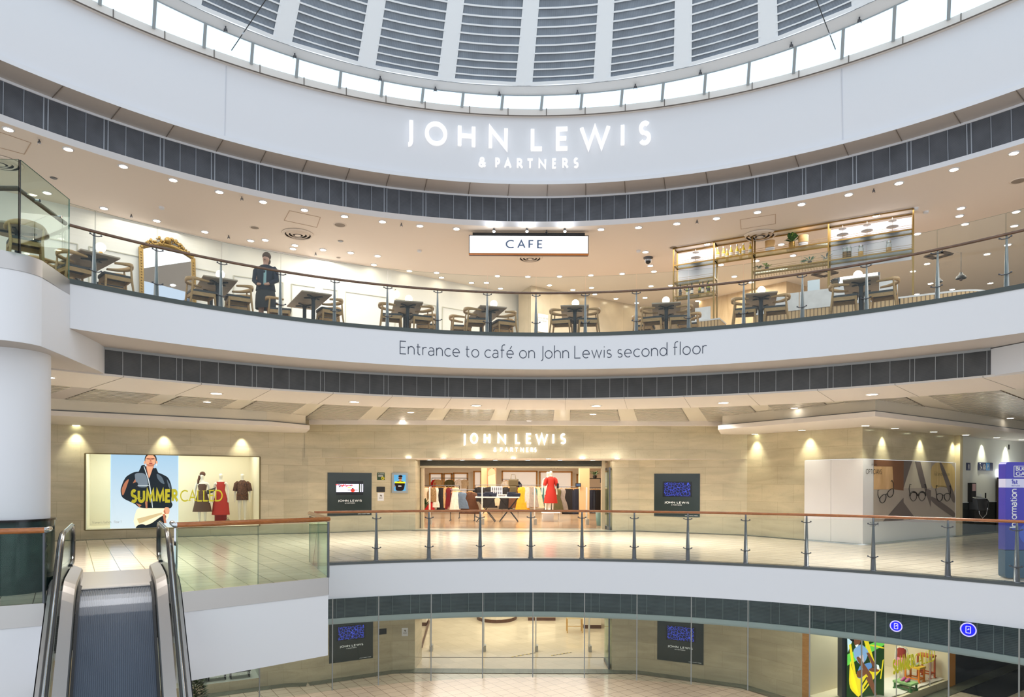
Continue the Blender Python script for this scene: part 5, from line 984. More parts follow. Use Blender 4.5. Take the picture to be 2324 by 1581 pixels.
mb = MB(); mb.ball(B+Vector((0.01, 0.025, 1.67)), 0.098, 16, sc=(0.95, 1.0, 0.95)); mb.ball(B+Vector((0.01, 0.06, 1.57)), 0.078, 12, sc=(1.0, 0.8, 1.1)); mb.build('hair', mat('brown_hair', (88, 66, 52), 0.7), person)
# ------------------------------------------------------------------ counter, brass shelf and what stands on them
M_REED = stripes('reeded_wood', (196, 166, 124), (128, 104, 74), 0.085, 0.72, 'X', 0.45, uv=True, noise=0.08); M_CMARB = mat('counter_marble', (214, 216, 220), 0.25, noise=0.10, nscale=5)
K0 = Vector((6.2, 17.4, 0)); KD = Vector((2.75, -1.63, 0)).normalized(); KN = Vector((KD.y, -KD.x, 0))
def kp(u, d, z): return K0+KD*u-KN*d+Vector((0, 0, Z2+z))   # u along, d behind the front
def kpx(px, py=690): return hit_line(px, py, K0-KD*3, K0+KD*6)[0]-3
def counter(name, label, u0, u1, curved=False, splash=()):
    r = thing(name, label, 'counter', tuple(kp((u0+u1)/2, 0.35, 0)))
    fr = [kp(u0, 0, 0), kp(u1, 0, 0)]
    if curved: fr = [kp(u0, 0, 0)]+[kp(u1-0.8+0.8*sin(a), 0.8-0.8*cos(a), 0) for a in [i*PI/16 for i in range(9)]]
    bk = [kp(u1, 0.8 if curved else 0.7, 0), kp(u0, 0.7, 0)]
    P = [(p.x, p.y) for p in fr+bk]; mb = MB(); mb.prism(P, Z2, Z2+1.0); mb.build('reeded_front', M_REED, r)
    c = sum((Vector((*p, 0)) for p in P), Vector())/len(P); mb = MB(); mb.prism([(c.x+(p[0]-c.x)*1.02, c.y+(p[1]-c.y)*1.02) for p in P], Z2+1.0, Z2+1.04); mb.build('countertop', M_CMARB, r)
    for a, b in splash: mb = MB(); mb.hex([kp(a, -0.02, 1.0), kp(b, -0.02, 1.0), kp(b, 0.03, 1.0), kp(a, 0.03, 1.0)], [kp(a, -0.02, 1.44), kp(b, -0.02, 1.44), kp(b, 0.03, 1.44), kp(a, 0.03, 1.44)]); mb.build('marble_screen', M_CMARB, r)
    return r
u_a, u_b, u_c, u_d = kpx(1709, 700), kpx(2041, 670), kpx(1564, 730), kpx(1633, 725); um = kpx(1814, 690); ue = kpx(2260, 650)
counter('service_counter', 'long reeded wood counter with pale marble screens behind the café tables', u_a, u_b-0.02, splash=((u_a+0.02, um-0.01), (um+0.01, u_b-0.03)))
counter('service_counter', 'low reeded wood counter with curved end, far right of the café', u_b+0.02, ue, True)
counter('service_counter', 'short reeded wood counter with marble top behind the seventh table', u_c, u_d)
ua, ub = kpx(1575, 705), kpx(1610, 705); mb = MB(); mb.hex([kp(ua, 0.1, 1.045), kp(ub, 0.1, 1.045), kp(ub, 0.13, 1.045), kp(ua, 0.13, 1.045)], [kp(ua, 0.1, 1.40), kp(ub, 0.1, 1.40), kp(ub, 0.13, 1.40), kp(ua, 0.13, 1.40)]); tag(mb.build('marble_board', M_CMARB), 'square white marble board standing on the short counter', 'board')
ua, ub = kpx(1829, 645), kpx(1857, 645); r = thing('till_screen', 'white till screen standing on the long counter left of the coffee grinder', 'screen', tuple(kp((ua+ub)/2, 0.3, 1.045))); mb = MB(); mb.hex([kp(ua, 0.3, 1.2), kp(ub, 0.3, 1.2), kp(ub, 0.34, 1.2), kp(ua, 0.34, 1.2)], [kp(ua, 0.3, 1.78), kp(ub, 0.3, 1.78), kp(ub, 0.34, 1.78), kp(ua, 0.34, 1.78)]); mb.build('panel', mat('till_white', (206, 220, 232), 0.4), r); mb = MB(); mb.hex([kp(ua+.08, 0.31, 1.045), kp(ub-.08, 0.31, 1.045), kp(ub-.08, 0.36, 1.045), kp(ua+.08, 0.36, 1.045)], [kp(ua+.08, 0.31, 1.22), kp(ub-.08, 0.31, 1.22), kp(ub-.08, 0.36, 1.22), kp(ua+.08, 0.36, 1.22)]); mb.build('foot', M_STEEL, r)
ua, ub = kpx(1906, 640), kpx(1991, 630); r = thing('coffee_machine', 'chrome coffee machine with red lettering on the long counter', 'coffee machine', tuple(kp((ua+ub)/2, 0.35, 1.045))); mb = MB()
mb.hex([kp(ua, 0.1, 1.05), kp(ub, 0.1, 1.05), kp(ub, 0.6, 1.05), kp(ua, 0.6, 1.05)], [kp(ua, 0.1, 1.55), kp(ub, 0.1, 1.55), kp(ub, 0.6, 1.55), kp(ua, 0.6, 1.55)]); mb.build('body', mat('machine_white', (220, 224, 230), 0.3, 0.2), r)
mb = MB(); mb.hex([kp(ua-0.02, 0.06, 1.55), kp(ub+0.02, 0.06, 1.55), kp(ub+0.02, 0.62, 1.55), kp(ua-0.02, 0.62, 1.55)], [kp(ua-0.02, 0.16, 1.72), kp(ub+0.02, 0.16, 1.72), kp(ub+0.02, 0.62, 1.72), kp(ua-0.02, 0.62, 1.72)]); mb.build('cup_tray', M_CHROME, r)
for u in (ua-0.03, ub+0.03): mb = MB(); mb.bar(kp(u, 0.08, 1.1), kp(u, 0.12, 1.70), 0.04, 0.06, 0, KN); mb.build('end_panel', M_DKSTEEL, r)
mb = MB(); text_flat(mb, 'SAN REMO', kp((ua+ub)/2-0.05, 0.09, 1.46), KD, 0.06, 0.24, 0.3, 0, KN); mb.build('lettering', mat('red_letter', (190, 40, 44), 0.4), r)
u = kpx(1896, 645); r = thing('coffee_grinder', 'coffee grinder with clear hopper and black lid left of the coffee machine', 'grinder', tuple(kp(u, 0.3, 1.045))); q = kp(u, 0.3, 0); q.z = Z2; mb = MB(); mb.lathe([(0.10, 1.05), (0.09, 1.08), (0.07, 1.1), (0.075, 1.38), (0.05, 1.42)], q, 16); mb.build('body', M_BLACKGLOSS, r); mb = MB(); mb.lathe([(0.04, 1.42), (0.13, 1.66)], q, 18, caps=False); mb.build('hopper', M_GLASS, r); mb = MB(); mb.lathe([(0.145, 1.66), (0.145, 1.70), (0.1, 1.73)], q, 18); mb.build('lid', M_BLACKGLOSS, r)
# brass shelf
S0 = Vector((4.40, 18.70, 0)); S1 = Vector((9.35, 15.90, 0)); SD = (S1-S0).normalized(); SN = Vector((-SD.y, SD.x, 0))
def sp_(u, d, z): return S0+SD*u+SN*d+Vector((0, 0, Z2+z))
def spx(px, py=580): return hit_line(px, py, S0, S1)[0]
US = [spx(1529, 570), spx(1620.5, 560), spx(1707.5, 540), spx(1880.5, 515), spx(2073, 480)]
r = thing('brass_shelf', 'long brass frame shelf hung over the counter', 'shelf', tuple(sp_(3, 0.2, 1.0))); DEP = 0.36
for i, u in enumerate(US):
    for d in (0, DEP): mb = MB(); mb.bar(sp_(u, d, 1.05 if i not in (1,) else 1.05), sp_(u, d, 3.13), 0.035, 0.035, 0, SD); mb.build('upright', M_BRASS, r)
for z, bays in ((3.13, (0, 1, 2, 3)), (2.66, (0, 1, 2, 3)), (2.20, (0, 2, 3)), (1.80, (0,))):
    for b in bays:
        mb = MB()
        for d in (0, DEP): mb.bar(sp_(US[b], d, z), sp_(US[b+1], d, z), 0.03, 0.03)
        for u in (US[b], US[b+1]): mb.bar(sp_(u, 0, z), sp_(u, DEP, z), 0.025, 0.025)
        if z < 3:
            for k_ in (0.05, 0.1): mb.tube([sp_(US[b], 0, z+k_), sp_(US[b+1], 0, z+k_)], 0.004, 5)
        mb.build('rail', M_BRASS, r)
        if z < 3: mb = MB(); mb.hex([sp_(US[b], 0.02, z-0.004), sp_(US[b+1], 0.02, z-0.004), sp_(US[b+1], DEP-0.02, z-0.004), sp_(US[b], DEP-0.02, z-0.004)], [sp_(US[b], 0.02, z+0.004), sp_(US[b+1], 0.02, z+0.004), sp_(US[b+1], DEP-0.02, z+0.004), sp_(US[b], DEP-0.02, z+0.004)]); mb.build('glass_shelf', M_GLASS, r)
for b, z0, z1 in ((0, 2.22, 3.08), (3, 2.05, 3.06)): mb = MB(); mb.hex([sp_(US[b]+0.03, DEP-0.01, z0), sp_(US[b+1]-0.03, DEP-0.01, z0), sp_(US[b+1]-0.03, DEP+0.01, z0), sp_(US[b]+0.03, DEP+0.01, z0)], [sp_(US[b]+0.03, DEP-0.01, z1), sp_(US[b+1]-0.03, DEP-0.01, z1), sp_(US[b+1]-0.03, DEP+0.01, z1), sp_(US[b]+0.03, DEP+0.01, z1)]); mb.build('back_panel', mat('shelf_white', (206, 204, 214), 0.5), r)
mb = MB()
for i in range(26): u = US[2]+0.06+(US[3]-US[2]-0.12)*i/25; mb.tube([sp_(u, 0.02, 2.18), sp_(u, 0.0, 2.06), sp_(u, 0.04, 2.03), sp_(u, 0.06, 2.06)], 0.005, 5)
mb.bar(sp_(US[2], 0.02, 2.18), sp_(US[3], 0.02, 2.18), 0.02, 0.02); mb.build('hook_row', M_BRASS, r)
def bottle(u, d, z, h, rr, mg, ml, mcap, label, group):
    q = sp_(u, d, z+0.006); o = thing('bottle', label, 'bottle', tuple(q), group=group); mb = MB(); mb.lathe([(rr*0.9, 0), (rr, 0.01), (rr, h*0.5), (rr*0.85, h*0.6), (rr*0.36, h*0.72), (rr*0.33, h*0.9)], q, 14); mb.build('glass_body', mg, o)
    mb = MB(); mb.lathe([(rr*0.4, h*0.88), (rr*0.4, h)], q, 10); mb.build('cap', mcap, o); mb = MB(); mb.lathe([(rr*1.02, h*0.16), (rr*1.02, h*0.42)], q, 14, caps=False); mb.build('label', ml, o)
M_YB = mat('yellow_spirit', (222, 190, 60), 0.08, spec=0.8); M_DB = mat('dark_wine_glass', (24, 26, 28), 0.1, spec=0.8); M_GB = mat('olive_glass', (150, 156, 44), 0.1); M_LBL = mat('paper_label', (226, 222, 214), 0.6)
for i, x in enumerate((1627, 1640, 1657, 1671, 1685.5, 1701)): bottle(spx(x, 575), 0.1, 2.66, 0.33, 0.048, M_YB, M_LBL, M_CHROME, nth(i)+' pale yellow bottle from the left in the front row of the shelf', 'yellow bottles, front row')
for i, x in enumerate((1645, 1676, 1697)): bottle(spx(x, 575), 0.27, 2.66, 0.31, 0.045, M_YB, M_LBL, M_CHROME, nth(i)+' pale yellow bottle from the left in the back row of the shelf', 'yellow bottles, back row')
for i, x in enumerate((1541.5, 1554.5, 1568, 1582.5, 1593, 1600, 1606, 1614, 1618)): bottle(spx(x, 650), 0.1+0.15*(i % 2), 1.80, 0.34, 0.042, (M_DB, M_GB, M_DB, M_GB, M_DB, M_DB, M_GB, M_GB, M_DB)[i], M_LBL if i % 3 else mat('dark_label', (60, 58, 66), 0.6), M_BLACK, nth(i)+' wine bottle from the left on the low left shelf', 'wine bottles')
def tier(u, label):
    q = sp_(u, 0.18, 2.67); o = thing('tiered_stand', label, 'cake stand', tuple(q), group='tiered stands'); mt = mat('pewter', (176, 170, 166), 0.4, 0.2)
    for rr, z in ((0.16, 0.02), (0.13, 0.17), (0.09, 0.31)): mb = MB(); mb.lathe([(rr*0.4, z-0.012), (rr, z), (rr*1.01, z+0.008)], q, 20); mb.build('plate', mt, o)
    mb = MB(); mb.cyl(q, q+Vector((0, 0, 0.40)), 0.008, n=8); mb.build('stem', mt, o)
tier(spx(1575, 585), 'grey tiered plate stand in the leftmost bay of the brass shelf')
for i, x in enumerate((1911, 1967, 2025)): tier(spx(x, 545), ('left', 'middle', 'right')[i]+' one of three grey tiered plate stands in the right bay of the shelf')
def pot(u, label):
    q = sp_(u, 0.18, 2.67); o = thing('plant_pot', label, 'pot', tuple(q), group='two-tone pots'); mb = MB(); mb.lathe([(0.11, 0), (0.115, 0.12)], q, 22); mb.build('white_base', M_WHITE, o, bevel=0); mb = MB(); mb.lathe([(0.12, 0.12), (0.125, 0.30), (0.11, 0.30)], q, 22); mb.build('wood_band', woodm('bamboo', (200, 156, 100), (220, 180, 124), 0.5, (2, 2, 14)), o)
pot(spx(1745, 553), 'pale wood and white round pot left of the leafy plant on the shelf'); pot(spx(1821, 547), 'pale wood and white round pot right of the leafy plant on the shelf')
M_LEAF = mat('leaf_green', (60, 98, 52), 0.5, noise=0.3, nscale=12); M_LEAFB = mat('succulent_green', (104, 150, 128), 0.5); M_VAR = mat('variegated_leaf', (150, 178, 84), 0.5, noise=0.4, nscale=20)
def leaf(mb, p, d, L, w, mi=0, droop=0.3):
    d = Vector(d).normalized(); s_ = d.cross(Vector((0, 0, 1)))
    if s_.length < 0.1: s_ = Vector((1, 0, 0))
    s_.normalize(); n = s_.cross(d)
    pts = []
    for k, ww in ((0, 0.05), (0.3, 0.8), (0.6, 1.0), (0.85, 0.5), (1, 0.02)): c = Vector(p)+d*L*k-Vector((0, 0, droop*L*k*k)); pts.append([c-s_*w*ww, c+n*w*0.25*ww, c+s_*w*ww])
    mb.rings(pts, mi, False, False, True, False)
def plant(name, label, q, mpot, pr, ph, leaves, L, w, mats, up=0.6, seed=1, group=None):
    o = thing(name, label, 'plant', tuple(q), group=group); rnd = random.Random(seed); mb = MB(); mb.lathe([(pr*0.8, 0), (pr, ph*0.5), (pr*0.95, ph)], q, 18); mb.build('pot', mpot, o); mb = MB()
    for i in range(leaves):
        a = i*2.4+rnd.uniform(-0.3, 0.3); e = up*rnd.uniform(0.5, 1.5); d = Vector((cos(a), sin(a), e)); st = Vector(q)+Vector((0, 0, ph*0.9)); s2 = st+d.normalized()*L*rnd.uniform(0.15, 0.6); mb.tube([st, s2], 0.004, 4); leaf(mb, s2, d, L*rnd.uniform(0.7, 1.1), w, i % len(mats))
    mb.build('foliage', mats, o)
plant('potted_plant', 'leafy green plant in a shiny brass pot on top of the shelf', sp_(spx(1796, 545), 0.15, 2.67), M_BRASS, 0.085, 0.17, 30, 0.22, 0.05, [M_LEAF, M_LEAF, M_VAR], 1.5, 3)
for i, (x, y, L, m_) in enumerate(((1721, 604, 0.12, M_LEAF), (1738.5, 601, 0.13, M_VAR), (1822, 593, 0.08, M_LEAFB), (1836.5, 588, 0.14, M_LEAFB), (1873, 576, 0.17, mat('blue_leaf', (116, 144, 160), 0.5)))): plant('small_plant', nth(i)+' small potted plant from the left on the hook rail shelf', sp_(spx(x, y), 0.12, 2.21), M_IRON if i % 2 else M_GLASS, 0.05, 0.08, 16, L, 0.02, [m_], 0.8, 10+i, 'small plants on the hook shelf')
def jar(u, lab, kind, h=0.26):
    q = sp_(u, 0.15, 2.21); o = thing('glass_jar', lab, 'jar', tuple(q), group='jars on the right bay'); mb = MB(); mb.lathe([(0.06, 0), (0.062, h*0.8), (0.05, h*0.86), (0.05, h)], q, 16, caps=False); mb.build('glass_wall', M_GLASS, o); mb = MB(); mb.lathe([(0.054, 0.004), (0.055, h*0.55)], q, 14); mb.build('contents', kind, o)
    if h < 0.3: mb = MB(); mb.lathe([(0.055, h), (0.055, h+0.03)], q, 14); mb.build('lid', M_CHROME, o)
jar(spx(1917, 575), 'tall slim jar of brown grains, leftmost on the right bay', mat('brown_grain', (120, 92, 60), 0.8), 0.34); jar(spx(1925.5, 573), 'tall slim dark jar beside the leftmost grain jar', mat('dark_grain', (84, 66, 50), 0.8), 0.34); jar(spx(1953, 566), 'glass jar of oat biscuits in the middle of the right bay', mat('biscuit', (204, 160, 92), 0.8)); jar(spx(2017, 556), 'lidded glass jar of nuts at the right of the right bay', mat('nuts', (188, 148, 96), 0.8))
# poster on the stone core, square vents, pendant lamp
u0, z0, p0 = hit_line(1220, 752, (0.6, 22.4), (5.2, 25.3)); u1, z1, p1 = hit_line(1243.5, 715, (0.6, 22.4), (5.2, 25.3)); dk = Vector((4.6, 2.9, 0)).normalized(); nk = Vector((dk.y, -dk.x, 0)); r = thing('wall_poster', 'white notice with small grey text on the stone wall behind the café tables', 'poster', tuple(p0)); zt = hit_line(1220, 711, (0.6, 22.4), (5.2, 25.3))[1]
a_ = Vector((p0.x, p0.y, 0))+nk*0.02; b_ = Vector((p1.x, p1.y, 0))+nk*0.02; mb = MB(); mb.wall(a_, b_, z0, zt); mb.build('sheet', M_WHITE, r); mb = MB(); W_ = (b_-a_).length
text_flat(mb, 'HOW DID WE', a_+dk*W_*0.5+nk*0.004+Vector((0, 0, zt-0.16)), dk, 0.045, 0.14, 0.24, 0, nk); text_flat(mb, 'DO TODAY', a_+dk*W_*0.45+nk*0.004+Vector((0, 0, zt-0.25)), dk, 0.045, 0.14, 0.24, 0, nk); mb.build('text', mat('grey_ink', (150, 150, 150), 0.6), r)
def sqvent(px, py, s, label):
    p = hit_z(px, py, ZCC-0.006); r = thing('square_vent', label, 'air vent', tuple(p), group='square ceiling vents'); mb = MB(); mb.box(p, (s, s, 0.012), 0, 0.5); mb.build('frame', M_CREAM, r)
    for k in range(4): mb = MB(); q = PI/2*k+0.5; c = p-Vector((0, 0, 0.012))+Vector((cos(q), sin(q), 0))*s*0.28; mb.box(c, (s*0.22, s*0.6, 0.02), 0, q); mb.build('louvre', mat('vent_shadow', (104, 88, 70), 0.8), r)
sqvent(2130, 578, 0.75, 'square four-way ceiling vent near the right end of the café'); sqvent(1872, 620, 0.8, 'square four-way ceiling vent behind the brass shelf')
for i, (x, y) in enumerate(((2181, 632), (2131, 640))):
    p = at(x, y, 19.0+i); r = thing('pendant_lamp', ('larger' if not i else 'smaller')+' black bell pendant lamp hanging at the right end of the café', 'lamp', tuple(p), group='bell pendants'); s_ = 0.12-0.03*i
    mb = MB(); mb.lathe([(s_*1.1, 0), (s_*1.0, s_*0.5), (s_*0.5, s_*0.9), (s_*0.3, s_*1.4)], p, 18, caps=False); mb.build('shade', M_BLACK, r); mb = MB(); mb.cyl(p+Vector((0, 0, s_*1.3)), (p.x, p.y, ZCC), 0.008, n=6); mb.build('cord', M_BLACK, r); mb = MB(); mb.ball(p-Vector((0, 0, 0.02)), s_*0.4, 10); mb.build('bulb', mat('bulb_dark', (80, 60, 50), 0.3), r)
# ------------------------------------------------------------------ display windows and posters of the facade
def flat(mb, shapes, f, mats, z0=0.0, dz=0.0015):
    """coloured shapes of a printed picture with eased outlines; f(u, v, d) -> world, later shapes lie on top"""
    for k, (mi, pts) in enumerate(shapes):
        if 5 <= len(pts) < 40:
            for _ in range(2): pts = [q for i in range(len(pts)) for a, b in ((pts[i], pts[(i+1) % len(pts)]),) for q in ((a[0]*.8+b[0]*.2, a[1]*.8+b[1]*.2), (a[0]*.2+b[0]*.8, a[1]*.2+b[1]*.8))]
        bm = bmesh.new(); vs = [bm.verts.new(f(p[0], p[1], z0+dz*(k+1))) for p in pts]
        fc = bm.faces.new(vs); bmesh.ops.triangulate(bm, faces=[fc]); bm.verts.index_update(); bm.verts.ensure_lookup_table()
        mb.add([v.co.copy() for v in bm.verts], [tuple(v.index for v in g.verts) for g in bm.faces], mi); bm.free()
def EL(cx, cy, rx, ry, n=18, a0=0, a1=360): return [(cx+rx*cos(math.radians(a0+(a1-a0)*i/n)), cy+ry*sin(math.radians(a0+(a1-a0)*i/n))) for i in range(n if a1-a0 == 360 else n+1)]
DW1 = Vector((WB[0]-WA[0], WB[1]-WA[1], 0)).normalized(); NW1 = Vector((DW1.y, -DW1.x, 0))
def w1(u, z, d=0.0): p = along(WA, WB, u)-NW1*d; return Vector((p.x, p.y, z))
U0, U1, ZB, ZT = WIN1
M_DC = mat('display_cream', (240, 232, 208), 0.6)
for nm, q in (('back', ((U0, ZB, 2.3), (U1, ZB, 2.3), (U1, ZT+.45, 2.3), (U0, ZT+.45, 2.3))), ('side', ((U0, ZB, 0), (U0, ZB, 2.3), (U0, ZT+.45, 2.3), (U0, ZT+.45, 0))), ('end', ((U1, ZB, 2.3), (U1, ZB, 0), (U1, ZT+.45, 0), (U1, ZT+.45, 2.3)))): mb = MB(); mb.quad(*[w1(*p_) for p_ in q]); mb.build('wall_display_'+nm, M_DC, kind='structure')
mb = MB(); mb.quad(w1(U0, ZB, 0), w1(U1, ZB, 0), w1(U1, ZB, 2.3), w1(U0, ZB, 2.3)); mb.build('floor_display', M_DC, kind='structure'); mb = MB(); mb.quad(w1(U0, ZT+.45, 0), w1(U0, ZT+.45, 2.3), w1(U1, ZT+.45, 2.3), w1(U1, ZT+.45, 0)); mb.build('ceiling_display', M_DC, kind='structure')
mb = MB(); mb.quad(w1(U0, ZB, 0.03), w1(U1, ZB, 0.03), w1(U1, ZT, 0.03), w1(U0, ZT, 0.03)); wn = mb.build('window_2', M_CURT, kind='structure')
mb = MB()
for a, b in ((w1(U0, ZT, 0), w1(U1, ZT, 0)), (w1(U0, ZB, 0), w1(U0, ZT, 0)), (w1(U1, ZB, 0), w1(U1, ZT, 0)), (w1(U0, ZB, 0), w1(U1, ZB, 0))): mb.bar(a, b, 0.04, 0.03)
mb.build('trim_window_frame', mat('bronze_frame', (120, 104, 70), 0.4, 0.5), kind='structure')
uw = lambda px, py=1110, d=0.0: hit_line(px, py, along(WA, WB, 0)-NW1*d, along(WA, WB, 9)-NW1*d)[0]
# lit poster: model in a dark bomber jacket, pale satin skirt
D0 = 0.45; pa, pb = uw(250.5, 1110, D0), uw(405, 1110, D0); zb = hit_line(330, 1203, along(WA, WB, 0)-NW1*D0, along(WA, WB, 9)-NW1*D0)[1]; zt = 2.62; PW = pb-pa; PH = zt-zb
r = thing('lit_poster', 'large backlit fashion poster of a model in a dark bomber jacket in the display window', 'poster', tuple(w1((pa+pb)/2, zb, D0)))
mb = MB(); mb.hex([w1(pa, zb, D0+0.02), w1(pb, zb, D0+0.02), w1(pb, zb, D0+0.5), w1(pa, zb, D0+0.5)], [w1(pa, zt, D0+0.02), w1(pb, zt, D0+0.02), w1(pb, zt, D0+0.5), w1(pa, zt, D0+0.5)]); mb.build('lightbox', emis('box_side_blue', (196, 222, 242), 0.7), r)
gm = bpy.data.materials.new('poster_sky'); gm.use_nodes = True; nt = gm.node_tree; b_ = nt.nodes['Principled BSDF']; tc = nt.nodes.new('ShaderNodeTexCoord'); spx_ = nt.nodes.new('ShaderNodeSeparateXYZ'); nt.links.new(tc.outputs['UV'], spx_.inputs[0]); cr = nt.nodes.new('ShaderNodeValToRGB'); cr.color_ramp.elements[0].color = lin((234, 244, 250)); cr.color_ramp.elements[1].color = lin((178, 214, 242)); nt.links.new(spx_.outputs['Y'], cr.inputs[0]); nt.links.new(cr.outputs[0], b_.inputs['Emission Color']); b_.inputs['Emission Strength'].default_value = 0.95; b_.inputs['Base Color'].default_value = (0, 0, 0, 1)
pf = lambda u, v, d=0.0: w1(pa+PW*u, zb+PH*v, D0-d)
mb = MB(); mb.quad(pf(0.01, 0.01), pf(0.99, 0.01), pf(0.99, 0.99), pf(0.01, 0.99), 0, [(0, 0), (1, 0), (1, 1), (0, 1)]); mb.build('print_sky', gm, r)
PM = [emis('pr_jacket', (30, 36, 44), 0.8), emis('pr_skin', (222, 160, 128), 0.9), emis('pr_hair', (40, 34, 34), 0.8), emis('pr_satin', (240, 226, 196), 0.95), emis('pr_copper', (176, 112, 84), 0.9), emis('pr_sheen', (92, 104, 118), 0.85), emis('pr_skindk', (180, 112, 86), 0.9), emis('pr_lip', (150, 70, 60), 0.9), emis('pr_zip', (206, 214, 222), 0.9), emis('pr_satdk', (206, 182, 140), 0.9), emis('pr_patch', (116, 126, 140), 0.85)]
def px2(x, y): return ((x-372)/(1210-372), (1040-y)/(1040-100))      # zoomed-photo coordinates of the print
sh = [(3, [(700, 760), (1030, 740), (1060, 800), (1095, 860), (1060, 930), (900, 960), (820, 1010), (690, 1020), (650, 940), (660, 880)]), (9, [(690, 900), (1000, 830), (1010, 850), (720, 960)]), (0, [(670, 1030), (690, 980), (760, 960), (820, 990), (900, 940), (1000, 870), (1060, 860), (1040, 960), (950, 1030)]),
      (6, [(1010, 850), (1040, 850), (1060, 960), (1030, 960)]), (0, [(735, 270), (800, 262), (830, 440), (870, 330), (930, 288), (930, 345), (1000, 370), (1080, 410), (1120, 500), (1130, 610), (1110, 690), (1140, 740), (1110, 790), (1040, 760), (880, 775), (780, 780), (700, 760), (670, 715), (560, 680), (505, 640), (490, 560), (520, 470), (560, 400), (650, 350), (740, 340)]),
      (10, [(660, 360), (800, 360), (835, 530), (700, 530), (670, 440)]), (4, [(500, 560), (540, 470), (600, 420), (560, 540), (520, 640)]), (4, [(640, 480), (670, 430), (690, 520), (650, 540)]), (4, [(680, 715), (750, 740), (720, 765)]), (4, [(790, 700), (820, 690), (820, 780), (800, 780)]), (5, [(930, 360), (1000, 400), (1040, 500), (980, 470), (940, 420)]), (5, [(1060, 430), (1105, 500), (1110, 560), (1080, 520)]), (0, [(600, 500), (690, 460), (710, 500), (640, 560), (600, 560)]),
      (6, [(800, 265), (905, 260), (890, 300), (860, 350), (840, 440), (810, 330)]), (1, [(805, 270), (895, 262), (850, 400), (835, 410)]), (8, [(770, 280), (778, 276), (850, 470), (890, 775), (878, 775), (838, 475)]), (2, EL(858, 200, 76, 80)), (1, EL(856, 212, 66, 72)), (1, EL(783, 238, 10, 20)), (1, EL(934, 232, 10, 20)), (6, EL(856, 190, 60, 10)), (2, [(812, 188), (848, 192), (848, 199), (812, 196)]), (2, [(866, 190), (902, 184), (904, 193), (868, 198)]), (6, [(850, 200), (864, 200), (870, 226), (846, 226)]), (7, EL(858, 244, 24, 7)), (6, [(800, 256), (915, 252), (880, 282), (830, 282)]),
      (8, EL(792, 268, 6, 10)), (8, EL(930, 262, 9, 14)), (1, [(1040, 765), (1085, 770), (1100, 800), (1090, 850), (1040, 855), (1015, 820)]), (6, [(1020, 815), (1040, 800), (1050, 850), (1035, 850)]), (8, [(700, 505), (835, 505), (835, 512), (700, 512)])]
mb = MB(); flat(mb, [(m_, [px2(*p) for p in pts]) for m_, pts in sh], pf, PM); mb.build('print_figure', PM, r)
# window vinyl
r = thing('window_lettering', 'yellow slogan lettering across the glass of the floor one display window', 'lettering', tuple(w1(uw(395, 1125), 1.35)))
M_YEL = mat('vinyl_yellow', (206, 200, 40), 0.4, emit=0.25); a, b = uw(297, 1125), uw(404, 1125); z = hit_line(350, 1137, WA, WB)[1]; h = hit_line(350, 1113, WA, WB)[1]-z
mb = MB(); text_flat(mb, 'SUMMER', w1((a+b)/2, z, -0.015), DW1, h, 0.30, 0.36, 0.01, NW1, W=b-a-0.04); mb.build('word', M_YEL, r); a, b = uw(410, 1125), uw(504, 1125); mb = MB(); text_flat(mb, 'CALLED', w1((a+b)/2, z, -0.015), DW1, h, 0.14, 0.24, 0.01, NW1, W=b-a)
tw = width('CALLED', 0.24); xx = a
for ch in 'CALLED':                                      # serifs
    wd = GL[ch][0]/tw*(b-a)
    if ch in 'LED': mb.bar(w1(xx-0.04, z+0.008, -0.02), w1(xx+0.06, z+0.008, -0.02), 0.012, 0.016); mb.bar(w1(xx-0.04, z+h-0.008, -0.02), w1(xx+0.06, z+h-0.008, -0.02), 0.012, 0.016)
    if ch == 'A': mb.bar(w1(xx-0.05, z+0.008, -0.02), w1(xx+0.05, z+0.008, -0.02), 0.012, 0.016); mb.bar(w1(xx+wd-0.05, z+0.008, -0.02), w1(xx+wd+0.05, z+0.008, -0.02), 0.012, 0.016)
    xx += wd+0.24/tw*(b-a)
mb.build('word', M_YEL, r)
r = thing('window_lettering', 'small pale lettering low on the left of the display window', 'lettering', tuple(w1(uw(240, 1185), 0.5))); a, b = uw(208, 1185), uw(275, 1185); mb = MB(); text_flat(mb, "Women's fashion", w1(a+(b-a)*0.34, hit_line(240, 1187, WA, WB)[1], -0.01), DW1, 0.07, 0.1, 0.22, 0, NW1, W=(b-a)*0.64); text_flat(mb, 'Floor 1', w1(a+(b-a)*0.88, hit_line(240, 1187, WA, WB)[1], -0.01), DW1, 0.07, 0.1, 0.22, 0, NW1, W=(b-a)*0.24); mb.build('words', mat('grey_vinyl', (150, 146, 130), 0.6), r)
